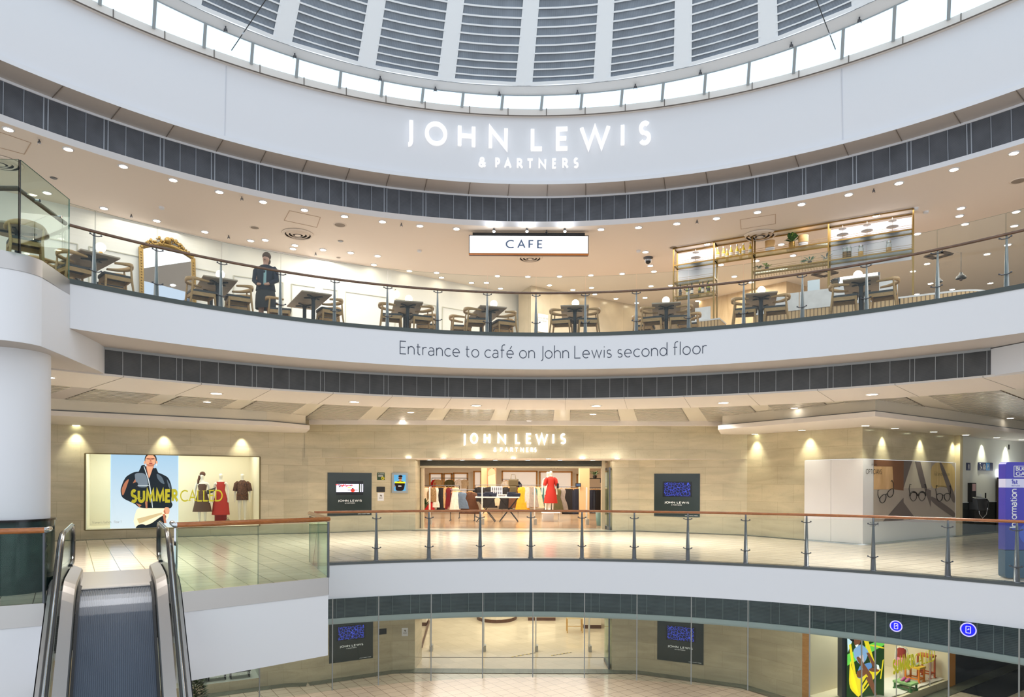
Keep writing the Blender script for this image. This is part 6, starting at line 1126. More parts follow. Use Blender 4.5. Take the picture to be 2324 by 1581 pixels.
# ------------------------------------------------------------------ mannequins
M_MANN = mat('mannequin_white', (232, 226, 214), 0.4)
def mannequin(name, label, base, H, yaw, arms='down', child=False, headless=False, group=None, cat='mannequin'):
    t = thing(name, label, cat, tuple(base), yaw, group)
    s = H/1.8; hw = 1.0
    nd = [(0, 0, 1.0, 0.14, 0.10), (0, 0, 1.15, 0.105, 0.085), (0, 0, 1.34, 0.145, 0.095), (0, 0, 1.46, 0.06, 0.05), (0, 0, 1.55, 0.048, 0.048), (0, -0.015, 1.63, 0.068, 0.08), (0, -0.01, 1.73, 0.072, 0.088)]
    if child: nd[5:7] = [(0, -0.02, 1.6, 0.09, 0.10), (0, -0.015, 1.72, 0.095, 0.11)]
    ed = [(0, 1), (1, 2), (2, 3), (3, 4), (4, 5), (5, 6)]
    if headless: nd = nd[:5]; ed = ed[:4]
    k0 = len(nd)
    hand = {'down': (0.25, -0.04, 0.82), 'hip': (0.19, -0.12, 0.95)}[arms]
    for sg in (-1, 1):
        i = len(nd); nd += [(sg*0.185, 0, 1.40, 0.048, 0.048), (sg*0.245, 0.02, 1.14, 0.036, 0.036), (sg*hand[0], hand[1], hand[2]+0.03, 0.024, 0.026), (sg*hand[0], hand[1]-0.02, hand[2]-0.10, 0.022, 0.03)]; ed += [(2, i), (i, i+1), (i+1, i+2), (i+2, i+3)]
        i = len(nd); nd += [(sg*0.085, 0, 0.88, 0.085, 0.085), (sg*0.09, -0.02+0.02*sg, 0.5, 0.055, 0.058), (sg*0.09, 0.02+0.02*sg, 0.12, 0.032, 0.036), (sg*0.10, -0.10+0.02*sg, 0.02, 0.034, 0.022)]; ed += [(0, i), (i, i+1), (i+1, i+2), (i+2, i+3)]
    M4 = WM[t]; pt = [tuple(M4 @ Vector((n[0]*s, n[1]*s, n[2]*s)))+(n[3]*s, n[4]*s) for n in nd]
    v, f = skin(pt, ed); mb = MB(); mb.add(v, f, 0, None, True); bo = mb.build('body', M_MANN, t); return t, s
def garment(t, s, name, prof, m, sleeves=None, neck=None, wob=0.0, n=22):
    """prof: (rx, ry, z[, dy]) from hem to shoulder"""
    M4 = WM[t]; mb = MB()
    mb.rings([[M4 @ Vector((p[0]*s*cos(2*PI*k/n)*(1+(wob*sin(6*2*PI*k/n+1) if i < len(prof)*0.5 else 0)), p[1]*s*sin(2*PI*k/n)*(1+(wob*cos(5*2*PI*k/n) if i < len(prof)*0.5 else 0)), p[2]*s)) for k in range(n)] for i, p in enumerate(prof)], 0, False, False)
    for sl in (sleeves or []):
        for sg in (-1, 1): mb.tube([M4 @ Vector((sg*a*s, b*s, c*s)) for a, b, c, _ in sl], [q[3]*s for q in sl], 12, caps=False)
    return mb.build(name, m, t)
SLEEVE = [[(0.13, 0, 1.42, 0.075), (0.20, 0, 1.36, 0.085), (0.25, 0.02, 1.12, 0.08)]]
M_BROWN = mat('brown_cloth', (86, 60, 46), 0.8); M_RED = mat('red_cloth', (178, 38, 26), 0.7); M_PRINT = mat('print_cloth', (92, 56, 34), 0.8, noise=0.9, nscale=30)
zfl = ZB+0.02
def wpos(px, py, d): q = uw(px, py, d); p = w1(q, zfl, d); return p
yw = math.atan2(DW1.y, DW1.x)
tt, s = mannequin('mannequin', 'white mannequin in brown strappy dress and printed headscarf in the display window', wpos(459, 1170, 1.5), 1.72, yw*0.4); garment(tt, s, 'dress', [(0.31, 0.24, 0.42), (0.24, 0.18, 0.75), (0.165, 0.13, 1.0), (0.125, 0.105, 1.17), (0.15, 0.11, 1.33), (0.145, 0.10, 1.38)], M_BROWN, wob=0.04)
mb = MB(); M4 = WM[tt]; mb.ball(M4 @ Vector((0, 0.02*s, 1.72*s)), 0.10*s, 14, sc=(0.95, 1.0, 0.95)); mb.tube([M4 @ Vector((-0.08*s, 0, 1.66*s)), M4 @ Vector((-0.12*s, -0.04*s, 1.5*s)), M4 @ Vector((-0.13*s, -0.06*s, 1.38*s))], [0.05*s, 0.04*s, 0.03*s], 8); mb.build('headscarf', M_PRINT, tt)
mb = MB(); mb.prism([(0.16, -0.14), (0.42, -0.10), (0.34, -0.02), (0.16, -0.06)], 0, 0.01); mb.v = [M4 @ Vector((p.x*s*1.1, p.y*s, (1.06+p.z*4+p.x*0.4)*s)) for p in mb.v]; mb.hex([M4 @ Vector(q)*1 for q in ((0.18*s, -0.13*s, 1.02*s), (0.36*s, -0.13*s, 1.08*s), (0.36*s, -0.1*s, 1.08*s), (0.18*s, -0.1*s, 1.02*s))], [M4 @ Vector(q) for q in ((0.18*s, -0.13*s, 1.16*s), (0.46*s, -0.13*s, 1.2*s), (0.46*s, -0.1*s, 1.2*s), (0.18*s, -0.1*s, 1.16*s))]); mb.build('clutch_bag', M_BLACK, tt)
tt, s = mannequin('mannequin', 'white mannequin in long red sleeveless dress in the display window', wpos(501, 1172, 1.5), 1.74, yw*0.4); garment(tt, s, 'dress', [(0.29, 0.22, 0.30), (0.25, 0.19, 0.7), (0.175, 0.135, 1.0), (0.13, 0.11, 1.17), (0.155, 0.115, 1.33), (0.15, 0.10, 1.44)], M_RED, wob=0.03); garment(tt, s, 'trousers', [(0.2, 0.15, 0.03), (0.2, 0.15, 0.35)], mat('deep_red', (128, 22, 20), 0.8))
tt, s = mannequin('mannequin', 'white mannequin in short brown printed shirt dress in the display window', wpos(550, 1172, 1.5), 1.74, yw*0.4); garment(tt, s, 'shirt_dress', [(0.20, 0.16, 0.80), (0.20, 0.16, 1.0), (0.165, 0.13, 1.15), (0.18, 0.13, 1.34), (0.15, 0.11, 1.44), (0.07, 0.06, 1.50)], M_PRINT, SLEEVE)
p = wpos(517, 1178, 1.2); mb = MB(); mb.ball(p+Vector((0, 0, 0.08)), 0.08, 12, sc=(1, 0.6, 1)); mb.tube([p+Vector((-0.05, 0, 0.12)), p+Vector((0, 0, 0.22)), p+Vector((0.05, 0, 0.12))], 0.008, 6); tag(mb.build('handbag', mat('tan_bag', (120, 100, 70), 0.6)), 'small tan handbag at the feet of the red dress mannequin', 'handbag')
# ------------------------------------------------------------------ dark panels with screens, on both floors
DCD = Vector((WD[0]-WC[0], WD[1]-WC[1], 0)).normalized(); DGH = Vector((WH[0]-WG[0], WH[1]-WG[1], 0)).normalized()
def logo(mb, c, ux, n, W, h): text_flat(mb, 'JOHN LEWIS', c, ux, h, 0.17, 0.36, 0.004, n, W=W); text_flat(mb, '& PARTNERS', c-Vector((0, 0, h*1.15)), ux, h*0.4, 0.18, 0.5, 0.004, n, W=W*0.42)
blue = mat('screen_blue_noise', (10, 14, 60), 0.2); nt = blue.node_tree; b_ = nt.nodes['Principled BSDF']; tc = nt.nodes.new('ShaderNodeTexCoord'); vo = nt.nodes.new('ShaderNodeTexVoronoi'); vo.inputs['Scale'].default_value = 11; vo.feature = 'DISTANCE_TO_EDGE'; nt.links.new(tc.outputs['Object'], vo.inputs[0]); cr = nt.nodes.new('ShaderNodeValToRGB'); cr.color_ramp.elements[0].color = lin((96, 120, 255)); cr.color_ramp.elements[1].color = lin((6, 8, 30)); cr.color_ramp.elements[1].position = 0.09; e2 = cr.color_ramp.elements.new(0.04); e2.color = lin((24, 34, 170)); nt.links.new(vo.outputs['Distance'], cr.inputs[0]); nt.links.new(cr.outputs[0], b_.inputs['Emission Color']); b_.inputs['Emission Strength'].default_value = 0.8
def jl_panel(label, p0, p1, pl, pr, pyt, pyb, kind, zoff, frac, tilt=False):
    dx = Vector((p1[0]-p0[0], p1[1]-p0[1], 0)).normalized(); n = Vector((dx.y, -dx.x, 0)); a = hit_line(pl, (pyt+pyb)/2, p0, p1)[0]; b = hit_line(pr, (pyt+pyb)/2, p0, p1)[0]; pm = (pl+pr)/2
    zt, zb = hit_line(pm, pyt, p0, p1)[1], hit_line(pm, pyb, p0, p1)[1]; f = lambda u, v, d=0.0: along(p0, p1, a+(b-a)*u)+n*(0.02+d)+Vector((0, 0, zb+(zt-zb)*v)); W = b-a
    r = thing('glass_panel_sign', label, 'sign', tuple(f(0.5, 0)), group='dark shop panels'); mb = MB(); mb.hex([f(0, 0, -0.02), f(1, 0, -0.02), f(1, 0), f(0, 0)], [f(0, 1, -0.02), f(1, 1, -0.02), f(1, 1), f(0, 1)]); mb.build('backboard', M_PANEL, r)
    s0, s1, v0, v1 = frac; mb = MB(); mb.quad(f(s0, v0, 0.003), f(s1, v0, 0.003), f(s1, v1, 0.003), f(s0, v1, 0.003)); mb.build('screen_surround', M_BLACKGLOSS, r)
    if kind == 'pic':
        PMs = [emis('scr_lilac', (206, 206, 240), 0.95), emis('scr_red', (206, 60, 44), 0.9), emis('scr_green', (70, 80, 60), 0.7), emis('scr_yellow', (222, 206, 60), 0.9), emis('scr_dark', (70, 50, 50), 0.7)]
        g = lambda u, v, d=0.0: f(s0+(s1-s0)*u, v0+(v1-v0)*v, 0.004+d); mb = MB()
        sh = [(0, [(0.0, 0.22), (1, 0.22), (1, 0.78), (0, 0.78)]), (2, [(0.84, 0.22), (0.89, 0.22), (0.89, 0.78), (0.84, 0.78)]), (2, [(0.93, 0.22), (0.96, 0.22), (0.96, 0.78), (0.93, 0.78)]), (1, EL(0.61, 0.33, 0.08, 0.12)), (4, EL(0.61, 0.47, 0.03, 0.04)), (4, [(0.42, 0.35), (0.8, 0.34), (0.8, 0.37), (0.42, 0.38)]), (3, [(0.42, 0.5), (0.57, 0.52), (0.57, 0.58), (0.42, 0.56)])]
        rnd = random.Random(2)
        for i in range(22): u = rnd.random()**1.6*0.62; sh.append((1 if i % 3 else 4, EL(u, 0.74-rnd.random()*0.16*(1-u), 0.028, 0.04, 7)))
        flat(mb, sh, g, PMs, 0, 0.0006); mb.build('screen_picture', PMs, r)
    else: mb = MB(); q = (s1-s0)*0.05; mb.quad(f(s0+q, v0+0.02, 0.005), f(s1-q, v0+0.02, 0.005), f(s1-q, v1-0.02, 0.005), f(s0+q, v1-0.02, 0.005)); mb.build('screen_picture', blue, r)
    mb = MB(); logo(mb, f(0.5, v0-0.15, 0.006), dx, n, W*0.53, 0.052*W/1.1*0.80); mb.build('logo_lettering', mat('logo_white', (236, 238, 236), 0.5, emit=0.25), r)
    mb = MB(); text_flat(mb, 'online I instore I mobile', f(0.82, 0.03, 0.006), dx, 0.022, 0.14, 0.26, 0, n, W=W*0.27); mb.build('small_lettering', mat('logo_white', (236, 238, 236), 0.5), r)
jl_panel('dark glass panel with a lilac screen, left of the first floor shop entrance', WC, WD, 743, 843, 1072.5, 1169.5, 'pic', 0, (0.19, 0.8, 0.48, 0.81))
jl_panel('dark glass panel with a blue screen, right of the first floor shop entrance', WG, WH, 1485, 1588.5, 1074.5, 1172, 'blue', 0, (0.19, 0.83, 0.46, 0.815))
jl_panel('dark glass panel with a blue screen, left of the ground floor shop entrance', WC, WD, 747, 846, 1400, 1498.5, 'blue', ZG, (0.17, 0.82, 0.48, 0.82))
jl_panel('dark glass panel with a blue screen, right of the ground floor shop entrance', WG, WH, 1492, 1597, 1399, 1502, 'blue', ZG, (0.19, 0.83, 0.46, 0.80))
# signs beside the entrance
def plate(name, label, cat, p0, p1, x0, x1, y0, y1, m, th=0.012, off=0.0):
    dx = Vector((p1[0]-p0[0], p1[1]-p0[1], 0)).normalized(); n = Vector((dx.y, -dx.x, 0)); ym = (y0+y1)/2; a, b = hit_line(x0, ym, p0, p1)[0], hit_line(x1, ym, p0, p1)[0]; zt, zb = hit_line((x0+x1)/2, y0, p0, p1)[1], hit_line((x0+x1)/2, y1, p0, p1)[1]
    f = lambda u, v, d=0.0: along(p0, p1, a+(b-a)*u)+n*(off+th+d)+Vector((0, 0, zb+(zt-zb)*v)); r = thing(name, label, cat, tuple(f(0.5, 0))); mb = MB(); mb.hex([f(0, 0, -th), f(1, 0, -th), f(1, 0), f(0, 0)], [f(0, 1, -th), f(1, 1, -th), f(1, 1), f(0, 1)]); mb.build('plate', m, r); return r, f, dx, n, b-a, zt-zb
r, f, dx, n, W, H = plate('no_smoking_sign', 'small green no smoking sign left of the entrance pilaster', 'sign', WC, WD, 856, 873, 1072, 1089, mat('sign_green', (28, 62, 36), 0.4)); mb = MB(); text_flat(mb, 'no smoking', f(0.5, 0.82, 0.002), dx, 0.028, 0.2, 0.24, 0, n, W=W*0.8)
for k in range(3): mb.bar(f(0.12, 0.68-0.1*k, 0.002), f(0.8, 0.68-0.1*k, 0.002), 0.002, 0.01)
mb.build('lettering', M_WHITE, r); mb = MB(); mb.tube([f(0.72+0.17*cos(a*PI/10), 0.25+0.17*sin(a*PI/10)*W/H, 0.003) for a in range(20)], 0.012, 6, close=True); mb.bar(f(0.6, 0.37, 0.003), f(0.84, 0.13, 0.003), 0.012, 0.012); mb.build('yellow_ring', mat('sign_yellow', (236, 222, 40), 0.5), r)
plate('wall_plate', 'blank dark plate under the green no smoking sign', 'sign', WC, WD, 854.5, 873.5, 1104, 1116, M_BLACK)
def notice(label, p0, p1, x0, x1, y0, y1):
    r, f, dx, n, W, H = plate('paper_notice', label, 'notice', p0, p1, x0, x1, y0, y1, M_WHITE, 0.004); mb = MB(); mb.poly([f(0.5+0.14*cos(a*PI/6), 0.68+0.1*sin(a*PI/6), 0.002) for a in range(12)]); mb.poly([f(0.62+0.1*cos(a*PI/6), 0.62+0.08*sin(a*PI/6), 0.003) for a in range(12)])
    for v in (0.45, 0.36, 0.30): mb.bar(f(0.2, v, 0.002), f(0.8, v, 0.002), 0.002, 0.008)
    mb.build('print', mat('grey_ink2', (120, 116, 110), 0.6), r)
notice('white paper notice with a small drawing under the dark plate', WC, WD, 857, 871, 1118, 1136); notice('white paper notice on the ground floor entrance pilaster', WD, WE, 912, 926, 1424, 1443)
plate('wall_plate', 'blank dark plate on the ground floor wall beside the left panel', 'sign', WC, WD, 859, 877, 1426, 1439, M_BLACK)
r, f, dx, n, W, H = plate('poster_case', 'grey framed poster case with a man in sunglasses on the entrance pilaster', 'poster', WD, WE, 889.5, 925.5, 1072.5, 1118, mat('case_grey', (158, 166, 172), 0.4, 0.3), 0.06)
PC_ = [emis('pc_sea', (84, 150, 196), 0.7), emis('pc_black', (34, 28, 30), 0.6), emis('pc_skin', (150, 104, 78), 0.7), emis('pc_yellow', (232, 216, 40), 0.8), emis('pc_white', (220, 220, 220), 0.6)]
mb = MB(); flat(mb, [(0, [(0.13, 0.10), (0.87, 0.10), (0.87, 0.9), (0.13, 0.9)]), (1, [(0.24, 0.10), (0.24, 0.4), (0.14, 0.35), (0.18, 0.5), (0.36, 0.6), (0.66, 0.6), (0.84, 0.5), (0.74, 0.1)]), (2, [(0.46, 0.56), (0.6, 0.56), (0.6, 0.68), (0.46, 0.68)]), (2, EL(0.53, 0.74, 0.11, 0.11)), (1, EL(0.54, 0.83, 0.13, 0.06)), (1, [(0.4, 0.74), (0.62, 0.76), (0.62, 0.71), (0.42, 0.7)]), (2, [(0.14, 0.3), (0.2, 0.3), (0.2, 0.42), (0.14, 0.4)]), (3, [(0.18, 0.49), (0.84, 0.48), (0.84, 0.55), (0.18, 0.56)]), (4, [(0.4, 0.32), (0.6, 0.32), (0.6, 0.36), (0.4, 0.36)])], f, PC_, 0, 0.001); mb.build('print', PC_, r)
# ------------------------------------------------------------------ shutter, glass door leaf, gates
r = thing('roller_shutter', 'grey rolled steel shutter above the first floor shop entrance', 'shutter', (0.1, 25.15, 2.2)); mb = MB(); R_ = []
x0, x1 = at(947, 1050, 25.1).x, at(1365, 1050, 25.1).x; zt, zb = at(1150, 1044.5, 25.1).z, at(1150, 1057.5, 25.1).z; prof = []
for k in range(9): z = zt-(zt-zb)*k/8; prof += [(25.1, z), (25.06, z-(zt-zb)/16)]
mb.rings([[Vector((x, y, z)) for y, z in prof] for x in (x0, x1)], 0, False, False, False, False); mb.build('slats', mat('shutter_steel', (120, 120, 114), 0.5), r); mb = MB(); mb.box(((x0+x1)/2, 25.1, zb-0.03), (x1-x0, 0.06, 0.07)); mb.build('bottom_rail', mat('shutter_rail', (186, 174, 146), 0.5), r)
mb = MB(); mb.box(((x0+x1)/2, 25.22, zt+0.1), (x1-x0+0.4, 0.2, 0.35)); mb.box((-3.30, 25.3, 1.25), (0.08, 0.3, 2.5)); mb.box((3.36, 25.2, 1.25), (0.12, 0.3, 2.5)); mb.build('trim_entrance_frame', mat('frame_beige', (192, 178, 150), 0.5), kind='structure')
def leafdoor(label, x, y0, y1, z):
    r = thing('glass_door', label, 'door', (x, y0, z), group='open glass door leaves'); mb = MB(); mb.box((x, (y0+y1)/2, z+1.1), (0.014, y1-y0, 2.2)); mb.build('glass_leaf', M_GLASSG, r); mb = MB(); mb.box((x, (y0+y1)/2, z+0.06), (0.05, y1-y0, 0.12)); mb.box((x, (y0+y1)/2, z+2.2), (0.05, y1-y0, 0.1)); mb.box((x, y0, z+1.1), (0.05, 0.04, 2.2)); mb.build('door_rail', M_DKSTEEL, r)
leafdoor('open glass door leaf at the right of the first floor entrance', 3.48, 24.3, 25.5, 0); leafdoor('open glass door leaf at the right of the ground floor entrance', 3.48, 24.3, 25.5, ZG)
for z, pxs, Y, la in ((0.0, (977, 1096, 1215, 1333), 27.5, 'first floor'), (ZG, (980.5, 1101, 1219, 1340), 26.9, 'ground floor')):
    for i, px in enumerate(pxs):
        x = (px-1162)/F*Y; r = thing('security_gate', f'slim clear shop security gate, {nth(i)} from the left at the {la} entrance', 'security gate', (x, Y, z), group=f'{la} security gates'); mb = MB(); mb.box((x, Y, z+0.12), (0.12, 0.3, 0.24)); mb.build('foot', mat('gate_grey', (176, 174, 168), 0.4), r); mb = MB(); mb.tube([(x-0.03, Y-0.14, z+0.2), (x-0.03, Y-0.14, z+1.5), (x-0.03, Y+0.14, z+1.5), (x-0.03, Y+0.14, z+0.2)], 0.022, 8); mb.build('loop', mat('gate_white', (228, 226, 220), 0.3), r)
# ------------------------------------------------------------------ the first-floor shop inside
rnd = random.Random(11)
CL = {'cream': (226, 212, 184), 'red': (180, 26, 30), 'white': (236, 230, 220), 'black': (26, 25, 28), 'camel': (190, 158, 112), 'wine red': (112, 24, 32), 'slate blue': (70, 80, 96), 'denim blue': (104, 126, 152), 'brown': (92, 60, 42), 'leopard print': (150, 122, 84), 'mustard': (222, 156, 36), 'grey': (146, 138, 132), 'teal': (62, 110, 112), 'beige': (206, 188, 158), 'dark blue': (34, 42, 62), 'olive': (92, 88, 56), 'pale grey': (186, 180, 176)}
def cloth(c): return mat('cloth_'+c.replace(' ', '_'), CL[c], 0.85, noise=(0.8 if 'leopard' in c else 0.15), nscale=(40 if 'leopard' in c else 12))
def garm(kind, colour, x, y, ztop, L, W, label, group, yaw=0.0):
    o = thing('hanging_'+kind, label, kind, (x, y, ztop), yaw, group); M4 = WM[o]; mb = MB(); n = 20; D = 0.07
    pr = {'dress': [(0.9, 1.0, -L), (0.7, 0.9, -L*0.6), (0.5, 0.8, -L*0.38), (0.62, 0.9, -L*0.14), (0.55, 0.6, -0.03), (0.2, 0.4, 0)], 'blouse': [(0.62, 1, -L), (0.58, 1, -L*0.5), (0.62, 0.9, -L*0.2), (0.5, 0.6, -0.03), (0.2, 0.4, 0)], 'trousers': [(0.5, 0.8, -L), (0.46, 0.9, -L*0.5), (0.4, 0.8, -L*0.1), (0.38, 0.6, 0)], 'skirt': [(0.75, 1.1, -L), (0.55, 0.9, -L*0.5), (0.36, 0.7, 0)]}[kind]
    mb.rings([[M4 @ Vector((W*rx*cos(2*PI*k/n), D*ry*sin(2*PI*k/n)*(1+0.35*sin(k*2.5+x*9)), z)) for k in range(n)] for rx, ry, z in pr], 0, False, True)
    if kind == 'blouse':
        for sg in (-1, 1): mb.tube([M4 @ Vector((sg*W*0.45, 0, -0.05)), M4 @ Vector((sg*W*0.72, 0, -L*0.35)), M4 @ Vector((sg*W*0.74, 0, -L*0.75))], [0.06, 0.055, 0.045], 8)
    mb.build('cloth', cloth(colour), o); mb = MB(); mb.tube([M4 @ Vector(p) for p in ((-W*0.5, 0, -0.04), (0, 0, 0.03), (W*0.5, 0, -0.04))], 0.012, 6); mb.tube([M4 @ Vector(p) for p in ((0, 0, 0.03), (0, 0, 0.08), (0.02, 0, 0.11))], 0.005, 5); mb.build('hanger', woodm('hanger_wood', (196, 142, 74), (214, 160, 92), 0.5), o)
def rack(label, x0, x1, Y, z, feet=True):
    r = thing('clothes_rail', label, 'clothes rail', ((x0+x1)/2, Y, 0), group='clothes rails'); mb = MB(); mb.tube([(x0, Y, z), (x1, Y, z)], 0.016, 8); mb.build('bar', M_DKSTEEL, r)
    for x in (x0, x1): mb = MB(); mb.bar((x, Y, 0.02), (x, Y, z), 0.03, 0.03); mb.bar((x, Y-0.3, 0.02), (x, Y+0.3, 0.02), 0.04, 0.03); mb.build('upright', M_BLACK, r)
def xof(px, Y): return (px-1162)/F*Y
def hang_row(items, Y, z, rl, group):
    xs = [xof(i[0], Y) for i in items]; rack(rl, min(xs)-0.2, max(xs)+0.2, Y, z+0.1); cnt = 0
    for i, (px, kind, colour, L, W) in enumerate(items): garm(kind, colour, xof(px, Y), Y+0.02*(i % 2), z, L, W, f'{colour} {kind} hanging {nth(i)} from the left on {group}', 'clothes on '+group, rnd.uniform(-0.35, 0.35))
hang_row([(966, 'blouse', 'cream', 0.75, 0.34), (974, 'dress', 'red', 1.05, 0.30), (985, 'blouse', 'leopard print', 0.66, 0.36), (992, 'dress', 'white', 0.92, 0.34), (1001, 'trousers', 'black', 1.05, 0.40), (1009, 'trousers', 'camel', 0.95, 0.5), (1018, 'dress', 'wine red', 1.0, 0.36), (1025, 'blouse', 'slate blue', 0.8, 0.36), (1033, 'dress', 'beige', 1.0, 0.4)], 32.0, 1.42, 'low clothes rail at the left of the first floor shop', 'the left rail')
hang_row([(1033, 'skirt', 'white', 0.82, 0.36), (1046, 'dress', 'denim blue', 0.72, 0.44), (1067, 'dress', 'brown', 0.95, 0.52)], 30.0, 1.25, 'front clothes rail with the denim dress in the first floor shop', 'the front rail')
hang_row([(1088, 'blouse', 'black', 0.7, 0.4), (1101, 'trousers', 'pale grey', 0.95, 0.4), (1111, 'dress', 'black', 1.0, 0.44), (1128, 'trousers', 'beige', 0.9, 0.5), (1148, 'dress', 'black', 1.05, 0.4), (1166, 'trousers', 'brown', 1.0, 0.55), (1186, 'dress', 'mustard', 1.1, 0.4), (1198, 'trousers', 'pale grey', 1.0, 0.5), (1206, 'skirt', 'grey', 0.95, 0.55), (1216, 'skirt', 'beige', 1.0, 0.6), (1226, 'blouse', 'teal', 0.8, 0.5)], 33.0, 1.45, 'long clothes rail behind the jeans table in the first floor shop', 'the middle rail')
hang_row([(1262, 'dress', 'olive', 1.0, 0.4), (1274, 'dress', 'grey', 1.0, 0.4), (1286, 'trousers', 'black', 1.15, 0.42), (1292, 'trousers', 'black', 1.15, 0.42), (1298, 'trousers', 'dark blue', 1.15, 0.42), (1304, 'trousers', 'black', 1.15, 0.42), (1310, 'trousers', 'dark blue', 1.15, 0.42)], 31.0, 1.40, 'clothes rail of black trousers right of the red mannequin', 'the right rail')
hang_row([(1345, 'trousers', 'dark blue', 1.1, 0.4), (1351, 'trousers', 'slate blue', 1.1, 0.4), (1357, 'trousers', 'black', 1.1, 0.4)], 32.0, 1.35, 'clothes rail of jeans beyond the tan pillar', 'the jeans rail')
hang_row([(1150, 'blouse', 'white', 0.6, 0.4), (1168, 'blouse', 'dark blue', 0.6, 0.5), (1148, 'blouse', 'cream', 0.6, 0.4)], 38.5, 1.75, 'short clothes rail in front of the rear wooden frame', 'the rear rail')
hang_row([(988, 'blouse', 'red', 0.5, 0.3), (994, 'blouse', 'camel', 0.5, 0.34), (1020, 'blouse', 'olive', 0.5, 0.34), (1042, 'blouse', 'white', 0.5, 0.3), (1054, 'blouse', 'beige', 0.5, 0.3)], 39.5, 1.80, 'rear clothes rail under the three lit frames on the left', 'the far left rail')
# jeans table
Y = 29.2; x0, x1 = xof(1079, Y), xof(1179, Y); r = thing('display_table', 'white topped display table with crossed metal legs in the first floor shop', 'table', ((x0+x1)/2, Y, 0)); zt = at(1130, 1128, Y).z
mb = MB(); mb.box(((x0+x1)/2, Y+0.3, zt), (x1-x0, 0.9, 0.05)); mb.build('tabletop', M_WHITE, r)
for a, b in ((x0+0.05, x0+0.85), (x1-0.05, x1-0.85)):
    for y in (Y-0.1, Y+0.7): mb = MB(); mb.bar((a, y, 0), (b, y, zt-0.02), 0.035, 0.035); mb.bar((b, y, 0), (a, y, zt-0.02), 0.035, 0.035); mb.build('crossed_leg', M_BLACK, r)
for i, px in enumerate((1092, 1108, 1118, 1160, 1172)):
    x = xof(px, Y); q = thing('folded_jeans', nth(i)+' stack of folded dark jeans from the left on the display table', 'jeans', (x, Y+0.2, zt+0.025), group='jeans stacks'); mb = MB()
    for k in range(3+i % 2): mb.box((x+0.01*(k % 2), Y+0.2, zt+0.05+0.05*k), (0.34, 0.4, 0.045), 0, 0.05*k)
    mb.build('cloth', cloth('dark blue'), q, bevel=0.015)
x = xof(1127, Y); r = thing('table_sign', 'white photo grid sign standing on the jeans table', 'sign', (x, Y, zt)); mb = MB(); mb.box((x, Y+0.25, zt+0.25), (0.5, 0.02, 0.44)); mb.build('board', M_WHITE, r); mb = MB()
for i in range(5):
    for j in range(2): mb.box((x-0.18+0.09*i, Y+0.237, zt+0.18+0.17*j), (0.05, 0.004, 0.13))
mb.build('photo_grid', mat('grey_photos', (110, 112, 124), 0.6), r)
x = xof(1139, Y); r = thing('table_sign', 'low white card with black lettering on the front edge of the jeans table', 'sign', (x, Y-0.1, zt)); mb = MB(); mb.box((x, Y-0.1, zt+0.07), (0.42, 0.02, 0.13)); mb.build('card', M_WHITE, r); mb = MB(); text_flat(mb, 'TOPSHOP', (x, Y-0.115, zt+0.045), (1, 0, 0), 0.05, 0.2, 0.3, 0, (0, -1, 0), W=0.3); mb.build('lettering', M_BLACK, r)
x = xof(1165, Y); o = thing('handbag', 'olive tote handbag standing on the jeans table', 'handbag', (x, Y+0.3, zt+0.2)); mb = MB(); mb.box((x, Y+0.45, zt+0.62), (0.42, 0.2, 0.3)); mb.box((x, Y+0.45, zt+0.25), (0.3, 0.3, 0.45)); mb.build('bag_body', mat('olive_leather', (96, 84, 56), 0.5), o, bevel=0.04); mb = MB(); mb.tube([(x-0.12, Y+0.42, zt+0.75), (x-0.08, Y+0.42, zt+0.98), (x+0.08, Y+0.42, zt+0.98), (x+0.12, Y+0.42, zt+0.75)], 0.015, 6); mb.build('strap', mat('olive_leather', (96, 84, 56), 0.5), o)
# mannequins in the shop, on a wire plinth
Y = 29.6; x = xof(1250, Y); r = thing('wire_plinth', 'low white wire plinth under the red dressed mannequin', 'plinth', (x, Y, 0)); mb = MB()
for sx in (-0.35, 0.35):
    for sy in (-0.3, 0.3): mb.cyl((x+sx, Y+sy, 0), (x+sx, Y+sy, 0.38), 0.012, n=6)
mb.box((x, Y, 0.39), (0.8, 0.7, 0.03))
for sx in (-0.35, 0.35): mb.bar((x+sx, Y-0.3, 0.05), (x+sx, Y+0.3, 0.36), 0.012, 0.012); mb.bar((x+sx, Y+0.3, 0.05), (x+sx, Y-0.3, 0.36), 0.012, 0.012)
mb.build('frame', M_WHITE, r)
tt, s = mannequin('mannequin', 'white mannequin in red shirt dress with black shoulder bag inside the shop entrance', (x, Y, 0.405), 1.86, 0.12); garment(tt, s, 'dress', [(0.29, 0.22, 0.38), (0.25, 0.19, 0.7), (0.18, 0.14, 0.98), (0.14, 0.115, 1.14), (0.17, 0.125, 1.34), (0.15, 0.11, 1.44), (0.075, 0.065, 1.5)], M_RED, SLEEVE, wob=0.02)
M4 = WM[tt]; mb = MB(); mb.tube([M4 @ Vector((0.15*s, 0, 1.46*s)), M4 @ Vector((0.27*s, -0.05*s, 1.2*s)), M4 @ Vector((0.25*s, 0.1*s, 1.15*s)), M4 @ Vector((0.16*s, 0.08*s, 1.45*s))], 0.014, 6); c = M4 @ Vector((0.29*s, -0.02*s, 1.1*s)); mb.box(c, (0.09, 0.26, 0.22)); mb.build('shoulder_bag', M_BLACK, tt)
mannequin('mannequin', 'bare white mannequin standing just behind the red dressed one', (xof(1244, 30.2), 30.4, 0.405), 1.84, -0.2); mb = MB(); mb.box((xof(1244, 30.2), 30.4, 0.2), (0.5, 0.5, 0.4)); tag(mb.build('plinth_block', M_WHITE), 'white block plinth under the bare mannequin', 'plinth')
